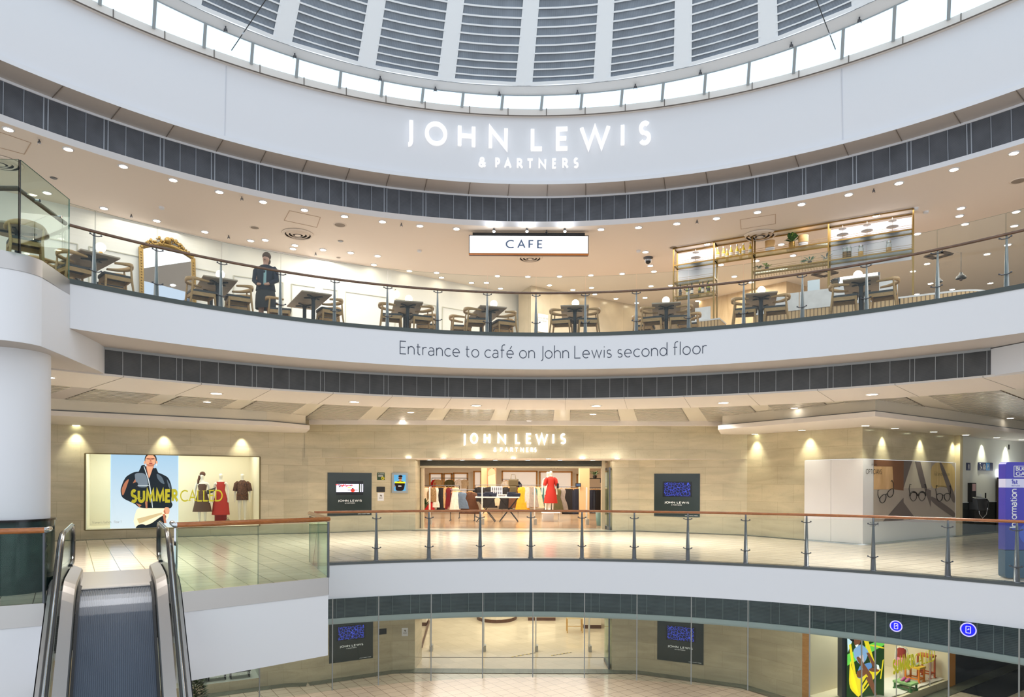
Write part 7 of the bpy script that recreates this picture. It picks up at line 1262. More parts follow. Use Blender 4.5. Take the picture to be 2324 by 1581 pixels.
# pillar, wall frames, posters, plants of the shop
def frame(label, x0, x1, y0, y1, Y, wood=True):
    a, b = xof(x0, Y), xof(x1, Y); zt, zb = at(1160, y0, Y).z, at(1160, y1, Y).z; r = thing('wall_bay', label, 'display bay', ((a+b)/2, Y, zb), group='wooden wall bays'); mb = MB(); mb.quad((a, Y+0.02, zb), (b, Y+0.02, zb), (b, Y+0.02, zt), (a, Y+0.02, zt)); mb.build('back_panel', mat('bay_lit', (250, 246, 234), 0.6, emit=0.35), r); mb = MB(); w_ = 0.09
    mb.box(((a+b)/2, Y-0.05, zt), (b-a+w_, 0.2, w_)); mb.box((a, Y-0.05, (zt+zb)/2), (w_, 0.2, zt-zb)); mb.box((b, Y-0.05, (zt+zb)/2), (w_, 0.2, zt-zb)); mb.build('wood_surround', woodm('bay_wood', (196, 142, 62), (212, 158, 80), 0.5), r)
for x0, x1, y0, y1, la in ((976, 1003, 1075, 1130, 'first lit wooden wall bay from the left at the back of the shop'), (1008, 1025, 1075, 1130, 'narrow lit wooden wall bay, second from the left'), (1030, 1061, 1074, 1130, 'third lit wooden wall bay from the left'), (1076, 1092, 1070, 1130, 'narrow lit wooden wall bay beside the tan pillar'), (1140, 1218, 1069, 1132, 'wide white wooden wall bay behind the middle rail'), (1225, 1297, 1070, 1132, 'wide white wooden wall bay behind the red mannequin'), (1310, 1322, 1076, 1110, 'small lit wooden bay beside the right pillar')): frame(la, x0, x1, y0, y1, 41.6)
mb = MB(); Y = 36; a, b = xof(1092, Y), xof(1106, Y); mb.box(((a+b)/2, Y+0.4, 1.8), (b-a, 0.6, 3.6)); mb.build('column', mat('pillar_tan', (226, 196, 150), 0.6), kind='structure')
mb = MB(); Y = 30.5; a, b = xof(1316, Y), xof(1338, Y); mb.box(((a+b)/2, Y+0.3, 1.8), (b-a, 0.6, 3.6)); mb.build('column', mat('pillar_tan', (226, 196, 150), 0.6), kind='structure')
Y = 35.6; a, b = xof(1105, Y), xof(1126, Y); r = thing('shop_poster', 'tall poster of a bare shoulder in a pale dress beside the left pillar', 'poster', ((a+b)/2, Y, 0.9)); zt = at(1110, 1058, Y).z; zb = at(1110, 1103, Y).z; f = lambda u, v, d=0: Vector((a+(b-a)*u, Y-d, zb+(zt-zb)*v)); PMs = [mat('po_bg', (170, 120, 84), 0.6), mat('po_skin', (206, 160, 124), 0.6), mat('po_dress', (206, 182, 150), 0.6), mat('po_hair', (70, 44, 34), 0.6)]
mb = MB(); mb.quad(f(0, 0), f(1, 0), f(1, 1), f(0, 1)); flat(mb, [(3, [(0.3, 0.9), (0.8, 1), (0.7, 0.8)]), (1, [(0.1, 0.75), (0.5, 0.95), (0.9, 0.8), (0.95, 0.5), (0.1, 0.5)]), (2, [(0.15, 0), (0.1, 0.5), (0.9, 0.62), (0.98, 0)])], f, PMs, 0, 0.003); mb.build('print', PMs, r)
r = thing('shop_lettering', 'dark shop brand lettering high on the back wall behind the red mannequin', 'lettering', (xof(1258, 41.5), 41.5, 2.6)); mb = MB(); text_flat(mb, 'TOPSHOP', (xof(1258, 41.5), 41.5, at(1258, 1062, 41.5).z), (1, 0, 0), 0.22, 0.2, 0.3, 0.02, (0, -1, 0), W=0.68); mb.build('letters', M_BLACK, r)
plant('potted_plant', 'tall leafy green plant just inside the left of the shop entrance', (xof(957, 28.6), 28.6, 0), mat('basket', (140, 108, 70), 0.7), 0.18, 0.35, 44, 0.62, 0.07, [M_LEAF, mat('dark_leaf', (34, 58, 34), 0.5)], 2.6, 5)
q = (xof(1350, 33), 33.0, 1.9); plant('potted_plant', 'small bushy plant on the black shelf beyond the right pillar', q, M_BLACK, 0.1, 0.14, 26, 0.3, 0.03, [M_LEAF], 0.9, 8); mb = MB(); mb.box((q[0], q[1], 1.885), (0.7, 0.3, 0.03)); mb.box((q[0]-0.3, q[1]+0.2, 1.78), (0.03, 0.2, 0.2)); mb.box((q[0]+0.3, q[1]+0.2, 1.78), (0.03, 0.2, 0.2)); tag(mb.build('wall_shelf', M_BLACK), 'black shelf under the small bushy plant in the shop', 'shelf')
Y = 27.0; x = xof(1362, Y); mb = MB(); mb.lathe([(0.13, 0), (0.18, 0.55), (0.17, 0.55), (0.12, 0.02)], (x, Y, 0), 18); tag(mb.build('waste_bin', mat('bin_green', (96, 130, 122), 0.5)), 'grey green waste bin at the right of the first floor entrance', 'bin')
Y = 28.5; x = xof(1322, Y); r = thing('card_terminal', 'small black terminal fixed on the tan pillar', 'terminal', (x, 30.2, 1.6)); mb = MB(); mb.box((x, 30.35, at(1322, 1100, 30.4).z), (0.24, 0.08, 0.16)); mb.build('case', M_BLACK, r); mb = MB(); mb.box((x, 30.30, at(1322, 1100, 30.4).z), (0.18, 0.01, 0.1)); mb.build('display', mat('term_blue', (60, 84, 120), 0.3, emit=0.3), r)
for i, (x, w_, Y) in enumerate(((0.0, 1.4, 33.5), (-3.0, 1.2, 34), (3.2, 1.2, 34))): r = thing('strip_light', ('middle', 'left', 'right')[i]+' white strip light under the first floor shop ceiling', 'ceiling light', (x, Y, 2.6), group='shop strip lights'); mb = MB(); mb.box((x, Y, 2.62 if not i else 3.3), (w_, 0.12, 0.05)); mb.build('tube', M_LAMPC, r); mb = MB(); mb.box((x, Y, 2.66 if not i else 3.34), (w_+0.04, 0.16, 0.03)); mb.cyl((x-w_*0.4, Y, 2.66 if not i else 3.3), (x-w_*0.4, Y, 3.6), 0.008, n=6); mb.cyl((x+w_*0.4, Y, 2.66 if not i else 3.3), (x+w_*0.4, Y, 3.6), 0.008, n=6); mb.build('housing', M_WHITE, r)
# ------------------------------------------------------------------ hoarding on the right-hand corner
MH = Matrix.Identity(4); aHI = math.atan2(DHI.y, DHI.x)
r = thing('hoarding', 'white hoarding panels wrapping the corner of the stone wall, with opticians pictures', 'hoarding', (WI[0], WI[1], 0))
def h1(u, z, d=0.0): p = along(WH, WI, u)+NHI*d; return Vector((p.x, p.y, z))
def h2(u, z, d=0.0): p = along(WI, WJ, u)+NIJ*d; return Vector((p.x, p.y, z))
M_HOARD = mat('hoarding_white', (226, 226, 230), 0.45); um_ = hit_line(1888, 1100, WH, WI)[0]; e = 0.05
for a, b in ((uo, um_-0.004), (um_+0.004, LHI+0.045)): mb = MB(); mb.hex([h1(a, 0.02, -0.02), h1(b, 0.02, -0.02), h1(b, 0.02, e), h1(a, 0.02, e)], [h1(a, 2.41, -0.02), h1(b, 2.41, -0.02), h1(b, 2.41, e), h1(a, 2.41, e)]); mb.build('white_panel', M_HOARD, r)
u2 = [hit_line(x, 1100, WI, WJ)[0] for x in (1979, 2047, 2109, 2164)]
mb = MB(); mb.hex([h2(-0.03, 0.02, -0.02), h2(uE-0.04, 0.02, -0.02), h2(uE-0.04, 0.02, 0.04), h2(-0.03, 0.02, 0.04)], [h2(-0.03, 2.41, -0.02), h2(uE-0.04, 2.41, -0.02), h2(uE-0.04, 2.41, 0.04), h2(-0.03, 2.41, 0.04)]); mb.build('white_panel', M_HOARD, r)
GP = [woodm('pic_wood_warm', (198, 158, 112), (226, 190, 146), 0.5, (2.5, 2.5, 0.8)), mat('pic_wood_dark', (128, 88, 62), 0.5), mat('pic_table', (178, 168, 158), 0.5), mat('pic_band', (112, 102, 100), 0.5), mat('pic_frame', (34, 30, 30), 0.4), woodm('pic_slats', (196, 168, 104), (222, 196, 140), 0.5, (30, 30, 0.6)), mat('pic_pale', (196, 188, 172), 0.5)]
zp0 = 0.62
def spect(mb, f, cu, cv, w_, h_, rot=0.0, k=0.018, asp=1.0, half=False):   # a pair of spectacles drawn with thin bars
    def R(x, y): c, s_ = cos(rot), sin(rot); y *= 0.68; return f(cu+(x*c-y*s_)*w_, cv+(x*s_+y*c)*w_*asp, 0.012)
    for sg in (-1, 1):
        lens = [R(sg*0.52+0.42*cos(a*PI/9), 0.36*sin(a*PI/9)+0.05*cos(2*a*PI/9)) for a in range(18)]; mb.tube(lens, k*(0.7 if half else 1), 5, 4, close=True)
        if half: mb.tube([R(sg*0.52+0.44*cos(a*PI/9), 0.37*sin(a*PI/9)+0.03) for a in range(0, 10)], k*1.9, 5, 4)
        mb.tube([R(sg*0.95, 0.2), R(sg*1.05, 0.65), R(sg*0.95, 1.05), R(sg*0.8, 1.0)], k*0.8, 5, 4)
    mb.tube([R(-0.12, 0.1), R(0, 0.18), R(0.12, 0.1)], k*0.9, 5, 4)
for i in range(3):
    a, b = u2[i], u2[i+1]; f = lambda u, v, d=0.0, a=a, b=b: h2(a+(b-a)*u, zp0+(2.40-zp0)*v, 0.045+d)
    A_ = (b-a)/(2.40-zp0); mb = MB(); mb.quad(f(0, 0), f(1, 0), f(1, 1), f(0, 1), 2)
    if i == 0: sh = [(0, [(0, 0.52), (1, 0.52), (1, 1), (0, 1)]), (1, [(0.66, 0.52), (1, 0.5), (1, 1), (0.6, 1)]), (1, [(0, 0.9), (1, 0.9), (1, 1), (0, 1)]), (3, [(0.3, 0.0), (1, 0), (1, 0.38)])]
    elif i == 1: sh = [(6, [(0, 0.54), (1, 0.54), (1, 1), (0, 1)]), (3, [(0, 0.54), (0, 1), (0.3, 1), (0.1, 0.7)]), (3, [(0.4, 1), (0.6, 1), (0.85, 0.54), (0.65, 0.54)]), (3, [(0, 0.3), (0, 0.05), (0.2, 0), (0.45, 0)]), (3, [(0.75, 0.54), (1, 0.5), (1, 0.2)])]
    else: sh = [(5, [(0, 0.5), (0.65, 0.6), (1, 0.42), (1, 1), (0, 1)]), (3, [(0.3, 1), (0.45, 1), (1, 0.4), (1, 0.25), (0.85, 0.3)]), (3, [(0, 0.42), (0, 0.3), (0.9, 0), (1, 0), (1, 0.1)])]
    flat(mb, sh, f, GP, 0, 0.0015)
    spect(mb, f, (0.42, 0.5, 0.5)[i], 0.42-0.02*i, (0.26, 0.30, 0.30)[i], 0, (0.35, 0.0, 0.0)[i], 0.011, A_, i == 1)
    mb.build('picture_panel', GP, r)
mb = MB(); M_INK = mat('ink_black', (34, 32, 34), 0.5); c = hit_line(1979, 1075, WI, WJ)[0]; zt = hit_line(1979, 1075, WI, WJ)[1]; text_flat(mb, 'OPTICIANS', h2(c, zt, 0.06), DIJ, 0.13, 0.13, 0.3, 0, NIJ, W=0.85); text_flat(mb, 'John Lewis', h2(c, zt+0.24, 0.06), DIJ, 0.075, 0.08, 0.12, 0, NIJ, W=0.30); text_flat(mb, 'Floor 1', h2(c+0.02, hit_line(1980, 1194, WI, WJ)[1], 0.06), DIJ, 0.13, 0.09, 0.2, 0, NIJ, W=0.45); mb.build('lettering', M_INK, r)
mb = MB(); text_flat(mb, 'Full Service Opticians', h2(hit_line(2134, 1080, WI, WJ)[0], hit_line(2134, 1079, WI, WJ)[1], 0.06), DIJ, 0.12, 0.07, 0.16, 0, NIJ, W=1.05); mb.build('lettering', mat('ink_grey', (70, 60, 54), 0.5), r)
# ------------------------------------------------------------------ lobby: telephone, signs, photo booth, totem
def lob(px, py, d=0.0): u, z, p = hit_line(px, py, Vector((*WI, 0))+NIJ*d, Vector((*WJ, 0))+NIJ*d); return u, z
def lw(u, z, d=0.0): p = along(WI, WJ, u)+NIJ*d; return Vector((p.x, p.y, z))
M_NAVY = mat('sign_navy', (30, 44, 92), 0.4); M_SKYB = mat('sign_sky', (60, 140, 206), 0.4)
u0, z0 = lob(2192.5, 1067); u1, z1 = lob(2201, 1050); r = thing('telephone_sign', 'small navy telephone sign on the white lobby wall', 'sign', tuple(lw(u0, z0))); mb = MB(); mb.hex([lw(u0, z0), lw(u1, z0), lw(u1, z0, 0.02), lw(u0, z0, 0.02)], [lw(u0, z1), lw(u1, z1), lw(u1, z1, 0.02), lw(u0, z1, 0.02)]); mb.build('plate', M_NAVY, r); um2 = (u0+u1)/2; mb = MB(); mb.tube([lw(um2+0.045*cos(a), (z0+z1)/2+0.09*sin(a), 0.025) for a in [i*PI/8 for i in range(16)]], 0.006, 5, close=True); mb.tube([lw(um2+0.02, (z0+z1)/2+0.06, 0.026), lw(um2-0.02, (z0+z1)/2, 0.026), lw(um2+0.02, (z0+z1)/2-0.06, 0.026)], 0.011, 6); mb.build('handset_symbol', M_WHITE, r)
u0, z0 = lob(2219, 1067); u1, z1 = lob(2252, 1050); r = thing('facilities_sign', 'long navy sign with wheelchair, lift and parking symbols on the lobby wall', 'sign', tuple(lw(u0, z0))); f = lambda u, v, d=0.0: lw(u0+(u1-u0)*u, z0+(z1-z0)*v, 0.02+d); mb = MB(); mb.hex([f(0, 0, -0.02), f(1, 0, -0.02), f(1, 0), f(0, 0)], [f(0, 1, -0.02), f(1, 1, -0.02), f(1, 1), f(0, 1)]); mb.build('plate', M_NAVY, r)
mb = MB(); mb.quad(f(0.51, 0.02, 0.002), f(0.78, 0.02, 0.002), f(0.78, 0.98, 0.002), f(0.51, 0.98, 0.002)); mb.build('blue_square', M_SKYB, r); mb = MB(); text_flat(mb, 'P', f(0.645, 0.25, 0.005), DIJ, (z1-z0)*0.5, 0.2, 0.1, 0, NIJ)
mb.tube([f(0.11+0.05*cos(a*PI/8), 0.3+0.16*sin(a*PI/8), 0.005) for a in range(8, 19)], 0.009, 5); mb.tube([f(0.1, 0.72, 0.005), f(0.11, 0.42, 0.005), f(0.18, 0.42, 0.005), f(0.2, 0.2, 0.005)], 0.012, 5); mb.ball(f(0.1, 0.82, 0.005), 0.018, 8)
q = [f(u, v, 0.005) for u, v in ((0.31, 0.18), (0.46, 0.18), (0.46, 0.6), (0.31, 0.6))]
for i in range(4): mb.bar(q[i], q[(i+1) % 4], 0.012, 0.004, 0, NIJ)
for u in (0.345, 0.385, 0.425): mb.bar(f(u, 0.22, 0.005), f(u, 0.5, 0.005), 0.016, 0.004, 0, NIJ)
mb.bar(f(0.33, 0.78, 0.005), f(0.44, 0.78, 0.005), 0.02, 0.004, 0, NIJ); mb.build('symbols', M_WHITE, r)
u0, z0 = lob(2196, 1128); u1, z1 = lob(2206, 1095); r = thing('payphone', 'black wall payphone with curly handset cord under the telephone sign', 'payphone', tuple(lw(u0, z0))); mb = MB(); ub = u1+0.02; mb.hex([lw(u0, 1.1), lw(ub, 1.1), lw(ub, 1.1, 0.12), lw(u0, 1.1, 0.12)], [lw(u0, z1), lw(ub, z1), lw(ub, z1, 0.12), lw(u0, z1, 0.12)]); mb.build('back_box', M_BLACK, r)
mb = MB(); mb.quad(lw(u0+0.04, z1-0.28, 0.125), lw(ub-0.05, z1-0.28, 0.125), lw(ub-0.05, z1-0.04, 0.125), lw(u0+0.04, z1-0.04, 0.125)); mb.build('tariff_card', mat('card_pink', (214, 176, 176), 0.5), r); zc = lob(2212, 1138)[1]; uc = lob(2213, 1138)[0]
mb = MB(); mb.hex([lw(u0+0.05, zc-0.3, 0.0), lw(uc+0.22, zc-0.28, 0), lw(uc+0.26, zc-0.28, 0.35), lw(u0+0.1, zc-0.3, 0.3)], [lw(u0+0.05, zc+0.2, 0.0), lw(uc+0.14, zc+0.2, 0), lw(uc+0.16, zc+0.12, 0.3), lw(u0+0.1, zc+0.12, 0.25)]); mb.build('body', mat('phone_charcoal', (46, 48, 52), 0.35), r, bevel=0.03); mb = MB(); mb.tube([lw(uc, zc+0.1, 0.34), lw(uc+0.02, zc, 0.40), lw(uc, zc-0.2, 0.38)], [0.03, 0.02, 0.03], 8); mb.build('handset', M_BLACK, r)
mb = MB(); mb.tube([lw(uc-0.02, zc-0.2, 0.38), lw(uc-0.06, zc-0.42, 0.36), lw(uc-0.2, zc-0.55, 0.3), lw(uc-0.3, zc-0.4, 0.24), lw(uc-0.26, zc-0.15, 0.2)], 0.013, 6); mb.build('cord', M_CHROME, r); mb = MB(); mb.hex([lw(u0+0.02, 0.4), lw(uc+0.12, 0.4), lw(uc+0.12, 0.4, 0.2), lw(u0+0.02, 0.4, 0.2)], [lw(u0+0.02, 0.85), lw(uc+0.12, 0.85), lw(uc+0.12, 0.85, 0.2), lw(u0+0.02, 0.85, 0.2)]); mb.build('directory_box', M_BLACK, r)
for x, y, la in ((2289, 1014, 'upper small grey wall plate on the lobby wall'), (2236, 1124, 'lower small dark wall plate beside the payphone'), (2225, 1126, 'small white switch plate beside the payphone')): u_, z_ = lob(x, y); mb = MB(); mb.hex([lw(u_-0.04, z_-0.09), lw(u_+0.04, z_-0.09), lw(u_+0.04, z_-0.09, 0.02), lw(u_-0.04, z_-0.09, 0.02)], [lw(u_-0.04, z_+0.09), lw(u_+0.04, z_+0.09), lw(u_+0.04, z_+0.09, 0.02), lw(u_-0.04, z_+0.09, 0.02)]); tag(mb.build('switch_plate', M_WHITE if 'white' in la else M_BLACK), la, 'switch plate', 'lobby wall plates')
# photo booth
ub0 = lob(2258, 1150)[0]; q0 = lw(ub0, 0, 0.05); r = thing('photo_booth', 'brown photo booth with white lit header behind the blue totem', 'photo booth', tuple(q0)); g = lambda u, z, d: lw(ub0+u, z, d); zt = lob(2258, 1064)[1]; zh = lob(2258, 1083)[1]
mb = MB(); mb.hex([g(0, 0, 0.05), g(1.8, 0, 0.05), g(1.8, 0, 0.8), g(0, 0, 0.8)], [g(0, zh, 0.05), g(1.8, zh, 0.05), g(1.8, zh, 0.8), g(0, zh, 0.8)]); mb.build('cabin', mat('booth_brown', (74, 64, 56), 0.5), r); mb = MB(); mb.hex([g(0, zh+0.01, 0.05), g(1.8, zh+0.01, 0.05), g(1.8, zh+0.01, 0.82), g(0, zh+0.01, 0.82)], [g(0, zt, 0.05), g(1.8, zt, 0.05), g(1.8, zt, 0.82), g(0, zt, 0.82)]); mb.build('lit_header', emis('header_white', (246, 250, 255), 1.0), r)
mb = MB(); text_flat(mb, 'Photo', g(0.62, (zh+zt)/2-0.09, 0.835), DIJ, 0.16, 0.13, 0.2, 0, NIJ, center=True); mb.build('header_lettering', M_INK, r); mb = MB()
for t_, z_, h_ in (('HMPO', 1.40, 0.06), ('DIGITAL', 1.29, 0.06), ('UK PASS', 1.17, 0.09), ('PHOTOS', 0.98, 0.15), ('AVAILABLE', 0.86, 0.07), ('MORE', 0.12, 0.12)): text_flat(mb, t_, g(0.30, z_, 0.815), DIJ, h_, 0.2, 0.2, 0, NIJ, center=False)
mb.build('panel_lettering', M_WHITE, r); mb = MB(); fb = lambda u, v, d=0.0: g(0.3+0.5*u, 1.5+0.55*v, 0.81+d); flat(mb, [(0, EL(0.5, 0.75, 0.3, 0.3)), (1, EL(0.5, 0.78, 0.2, 0.2)), (2, [(0.1, 0), (0.9, 0), (0.8, 0.5), (0.3, 0.4)]), (0, [(0.6, 0.1), (0.95, 0.1), (0.85, 0.5)])], fb, [mat('booth_yellow', (222, 196, 52), 0.5), M_BLACK, M_SKIN, ], 0, 0.002); fb2 = lambda u, v, d=0.0: g(0.3+0.5*u, 0.3+0.45*v, 0.81+d); flat(mb, [(2, EL(0.5, 0.6, 0.22, 0.28)), (1, EL(0.5, 0.85, 0.24, 0.16)), (0, [(0.1, 0), (0.9, 0), (0.7, 0.35), (0.3, 0.35)])], fb2, [M_WHITE, M_BLACK, M_SKIN], 0, 0.002); mb.build('printed_faces', [MATS['booth_yellow'], M_BLACK, M_SKIN], r)
# blue information totem by the gallery rail
q = hit_z(2286, 1312, 0.0); YT = q.y; TX0 = at(2280, 1180, YT).x; r = thing('information_totem', 'tall blue information totem standing behind the gallery rail at the far right', 'totem', (TX0+0.5, YT, 0)); zt = at(2300, 1048, YT).z; f = lambda x, z, d=0.0: Vector((TX0+x, YT-0.02-d, z)); TWd = 1.0; M_TB = mat('totem_blue', (64, 58, 176), 0.35); M_TD = mat('totem_deep_blue', (24, 40, 150), 0.3)
bl, tp = 0.62, zt
def rbox(z0, z1, m, nm, rt=0.0, rb=0.0):
    pts = []
    for cx, cz, a0, rr in ((TWd-rt, z1-rt, 0, rt), (rt, z1-rt, 90, rt), (rb, z0+rb, 180, rb), (TWd-rb, z0+rb, 270, rb)):
        pts += [(cx+rr*cos(math.radians(a0+k*22.5)), cz+rr*sin(math.radians(a0+k*22.5))) for k in range(5)] if rr else [(cx, cz)]
    mb = MB(); n = len(pts); fr = [f(x, z) for x, z in pts]; bk = [f(x, z, -0.18) for x, z in pts]; mb.add(fr, [tuple(range(n))]); mb.add(bk, [tuple(range(n))[::-1]]); mb.rings([fr, bk], 0, False, False, False); mb.build(nm, m, r)
z_a, z_b = at(2300, 1086, YT).z, at(2300, 1106, YT).z; z_c = at(2300, 1185, YT).z; z_d = at(2300, 1247, YT).z
rbox(z_a, tp, M_TB, 'header', 0.06); rbox(z_b, z_a, mat('totem_white', (214, 214, 240), 0.4), 'floor_band'); rbox(z_c, z_b, M_TB, 'body'); rbox(z_d, z_c, M_TD, 'lower_body'); rbox(0.01, z_d-0.01, mat('totem_teal', (40, 82, 110), 0.3), 'foot', 0, 0.06)
mb = MB(); text_flat(mb, 'BUCHANAN', f(0.19, tp-0.155, 0.004), (1, 0, 0), 0.062, 0.2, 0.22, 0, (0, -1, 0), center=False, W=0.56); text_flat(mb, 'GALLERIES', f(0.19, tp-0.245, 0.004), (1, 0, 0), 0.062, 0.2, 0.22, 0, (0, -1, 0), center=False, W=0.56)
q = [f(x, z, 0.004) for x, z in ((0.15, tp-0.27), (0.15, tp-0.075), (0.85, tp-0.075), (0.85, tp-0.27))]
for i in range(3): mb.bar(q[i], q[i+1], 0.012, 0.004, 0, (0, -1, 0))
mb.bar(q[3], q[0], 0.012, 0.004, 0, (0, -1, 0)); text_flat(mb, 'Information', f(0.20, at(2300, 1153, YT).z, 0.004), (0, 0, 1), 0.125, 0.15, 0.16, 0, (0, -1, 0), uy=(-1, 0, 0), W=0.70); mb.build('white_lettering', M_WHITE, r)
mb = MB(); text_flat(mb, '1st', f(0.11, (z_a+z_b)/2-0.01, 0.004), (1, 0, 0), 0.075, 0.18, 0.2, 0, (0, -1, 0), center=False); text_flat(mb, 'FIRST FLOOR', f(0.11, z_b+0.025, 0.004), (1, 0, 0), 0.018, 0.14, 0.2, 0, (0, -1, 0), center=False)
for k in range(3): mb.bar(f(0.40, z_a-0.06-0.03*k, 0.004), f(0.8, z_a-0.06-0.03*k, 0.004), 0.004, 0.008)
mb.build('blue_lettering', M_TB, r); mb = MB(); c = f(0.55, (z_c+z_d)/2+0.05, 0.003); mb.poly([c+Vector((0.3*cos(a*PI/14), 0, 0.24*sin(a*PI/14))) for a in range(28)]); mb.build('circle_motif', mat('totem_ring', (44, 76, 190), 0.3), r)
# ------------------------------------------------------------------ ground floor: children's display window on the right wall
U0, U1, ZB, ZT = GWN; fw = lambda u, z, d=0.0: h2(u, z, -d)
gA = h1(U0, 0); gA2 = gA-NHI*2.0; gI = Vector((*WI, 0)); gB = along(WI, WJ, GU2); gB2 = gB-NIJ*2.3; M_DC2 = mat('display_cream2', (240, 228, 200), 0.6)
for nm, a_, b_ in (('left', gA, gA2), ('back', gA2, gB2), ('right', gB2, gB)): mb = MB(); mb.wall(a_, b_, ZB, ZT); mb.build('wall_childrens_'+nm, M_DC2, kind='structure')
mb = MB(); mb.add([p_+Vector((0, 0, ZB)) for p_ in (gA, gI, gB, gB2, gA2)], [(0, 1, 2, 3, 4)]); mb.build('floor_childrens', M_DC2, kind='structure')
uw2 = lambda px, py=1520, d=0.0: hit_line(px, py, Vector((*WI, 0))-NIJ*d, Vector((*WJ, 0))-NIJ*d)
mb = MB(); mb.quad(h1(U0, ZB, -0.02), h1(U1, ZB, -0.02), h1(U1, ZT, -0.02), h1(U0, ZT, -0.02)); mb.quad(h2(0, ZB, -0.02), h2(GU2, ZB, -0.02), h2(GU2, ZT, -0.02), h2(0, ZT, -0.02)); mb.build('window_3', M_CURT, kind='structure'); mb = MB()
for px in (2036, 2112): u = uw2(px)[0]; mb.bar(fw(u, ZB, 0.02), fw(u, ZT, 0.02), 0.02, 0.02)
mb.bar(gI+Vector((0, 0, ZB)), gI+Vector((0, 0, ZT)), 0.03, 0.03); mb.build('trim_childrens_window', M_STEEL, kind='structure'); mb = MB(); mb.wall(h1(U0-0.22, 0, 0.01), h1(U0, 0, 0.01), ZG, ZGC); mb.build('trim_wood_jamb', woodm('jamb_wood', (170, 120, 68), (190, 140, 84), 0.4), kind='structure')
mb = MB(); mb.wall(h2(GU2, 0, 0.02), h2(GU2+0.45, 0, 0.02), ZG, ZGC); mb.build('wall_orange_pier', mat('pier_orange', (206, 138, 60), 0.5), kind='structure')
zb_, zt_ = ZB+0.02, ZB+2.0; PH = zt_-zb_; xa, xb = at(1921, 1500, 20.35), at(2006, 1500, 20.6); pf2 = lambda u, v, d=0.0: Vector((xa.x+(xb.x-xa.x)*u, xa.y+(xb.y-xa.y)*u-0.02-d, zb_+PH*v))
r = thing('lit_poster', 'backlit poster of a laughing child on a yellow garden chair in the ground floor window', 'poster', tuple(pf2(0.5, 0))); mb = MB(); ex = Vector((0.13, 0, 0)); mb.hex([pf2(0, 0, -0.02)-ex, pf2(1, 0, -0.02), pf2(1, 0, -0.3), pf2(0, 0, -0.3)-ex], [pf2(0, 1, -0.02)-ex, pf2(1, 1, -0.02), pf2(1, 1, -0.3), pf2(0, 1, -0.3)-ex]); mb.build('lightbox', mat('lightbox_dark', (40, 46, 66), 0.4), r)
CP = [emis('cp_grass', (36, 66, 32), 0.7), emis('cp_stripe', (110, 206, 84), 0.9), emis('cp_yellow', (238, 210, 44), 0.95), emis('cp_denim', (138, 172, 214), 0.9), emis('cp_skin', (128, 78, 54), 0.8), emis('cp_hair', (24, 20, 22), 0.6), emis('cp_pink', (236, 200, 204), 0.9), emis('cp_sky', (206, 226, 240), 0.9), emis('cp_shorts', (100, 142, 200), 0.9), emis('cp_white', (246, 244, 240), 0.95)]
def p4(x, y): return ((x-420)/(826-420), (946-y)/(946-240))
sh = [(7, [p4(420, 240), p4(520, 240), p4(430, 460)]), (1, [p4(425, 480), p4(826, 320), p4(826, 400), p4(425, 600)]), (1, [p4(600, 240), p4(826, 240), p4(826, 330), p4(640, 360)]), (2, [p4(590, 300), p4(640, 310), p4(720, 580), p4(680, 600)]), (2, [p4(440, 380), p4(465, 370), p4(540, 830), p4(510, 830)]), (2, [p4(500, 660), p4(810, 640), p4(740, 720), p4(560, 940), p4(540, 900)]), (2, [p4(660, 395), p4(690, 385), p4(825, 425), p4(820, 440), p4(690, 405)]), (2, [p4(450, 560), p4(470, 550), p4(455, 800), p4(560, 930), p4(540, 940), p4(440, 830)]), (2, [p4(805, 560), p4(820, 550), p4(790, 760), p4(778, 760)]), (0, [p4(580, 830), p4(640, 735), p4(632, 725), p4(570, 815)]), (0, [p4(610, 860), p4(670, 770), p4(662, 760), p4(600, 845)]),
      (5, [p4(440, 240), p4(600, 240), p4(590, 360), p4(560, 380), p4(440, 330)]), (4, [p4(490, 250), p4(560, 250), p4(570, 340), p4(530, 420), p4(495, 380)]), (9, [p4(505, 385), p4(540, 375), p4(535, 405), p4(515, 408)]), (3, [p4(480, 430), p4(570, 370), p4(640, 440), p4(650, 470), p4(620, 560), p4(560, 600), p4(500, 520)]), (3, [p4(490, 500), p4(530, 480), p4(560, 560), p4(510, 540)]), (6, [p4(550, 500), p4(590, 490), p4(600, 590), p4(570, 600)]), (8, [p4(560, 600), p4(680, 570), p4(690, 640), p4(560, 750), p4(520, 720), p4(540, 640)]), (4, [p4(625, 470), p4(655, 470), p4(730, 610), p4(700, 630)]), (4, [p4(510, 520), p4(545, 500), p4(650, 660), p4(690, 720), p4(660, 750), p4(620, 690)]), (4, [p4(520, 660), p4(600, 640), p4(650, 680), p4(560, 740), p4(520, 720)]), (4, [p4(640, 650), p4(700, 630), p4(770, 640), p4(760, 680), p4(690, 680)]), (4, [p4(620, 740), p4(680, 700), p4(740, 930), p4(720, 944)]), (9, [p4(735, 600), p4(760, 610), p4(770, 660), p4(740, 650)])]
mb = MB(); mb.quad(pf2(0, 0), pf2(1, 0), pf2(1, 1), pf2(0, 1), 0); flat(mb, [(m_, pts) for m_, pts in sh], pf2, CP); mb.build('print', CP, r)
r = thing('window_lettering', 'yellow slogan lettering across the glass of the ground floor children window', 'lettering', tuple(fw(uw2(2070)[0], ZB+1))); ua_, za_ = uw2(2026, 1527)[:2]; ub_, zb2 = uw2(2074, 1510)[:2]; uc_, zc_ = uw2(2121, 1498)[:2]; hh = uw2(2026, 1500)[1]-za_
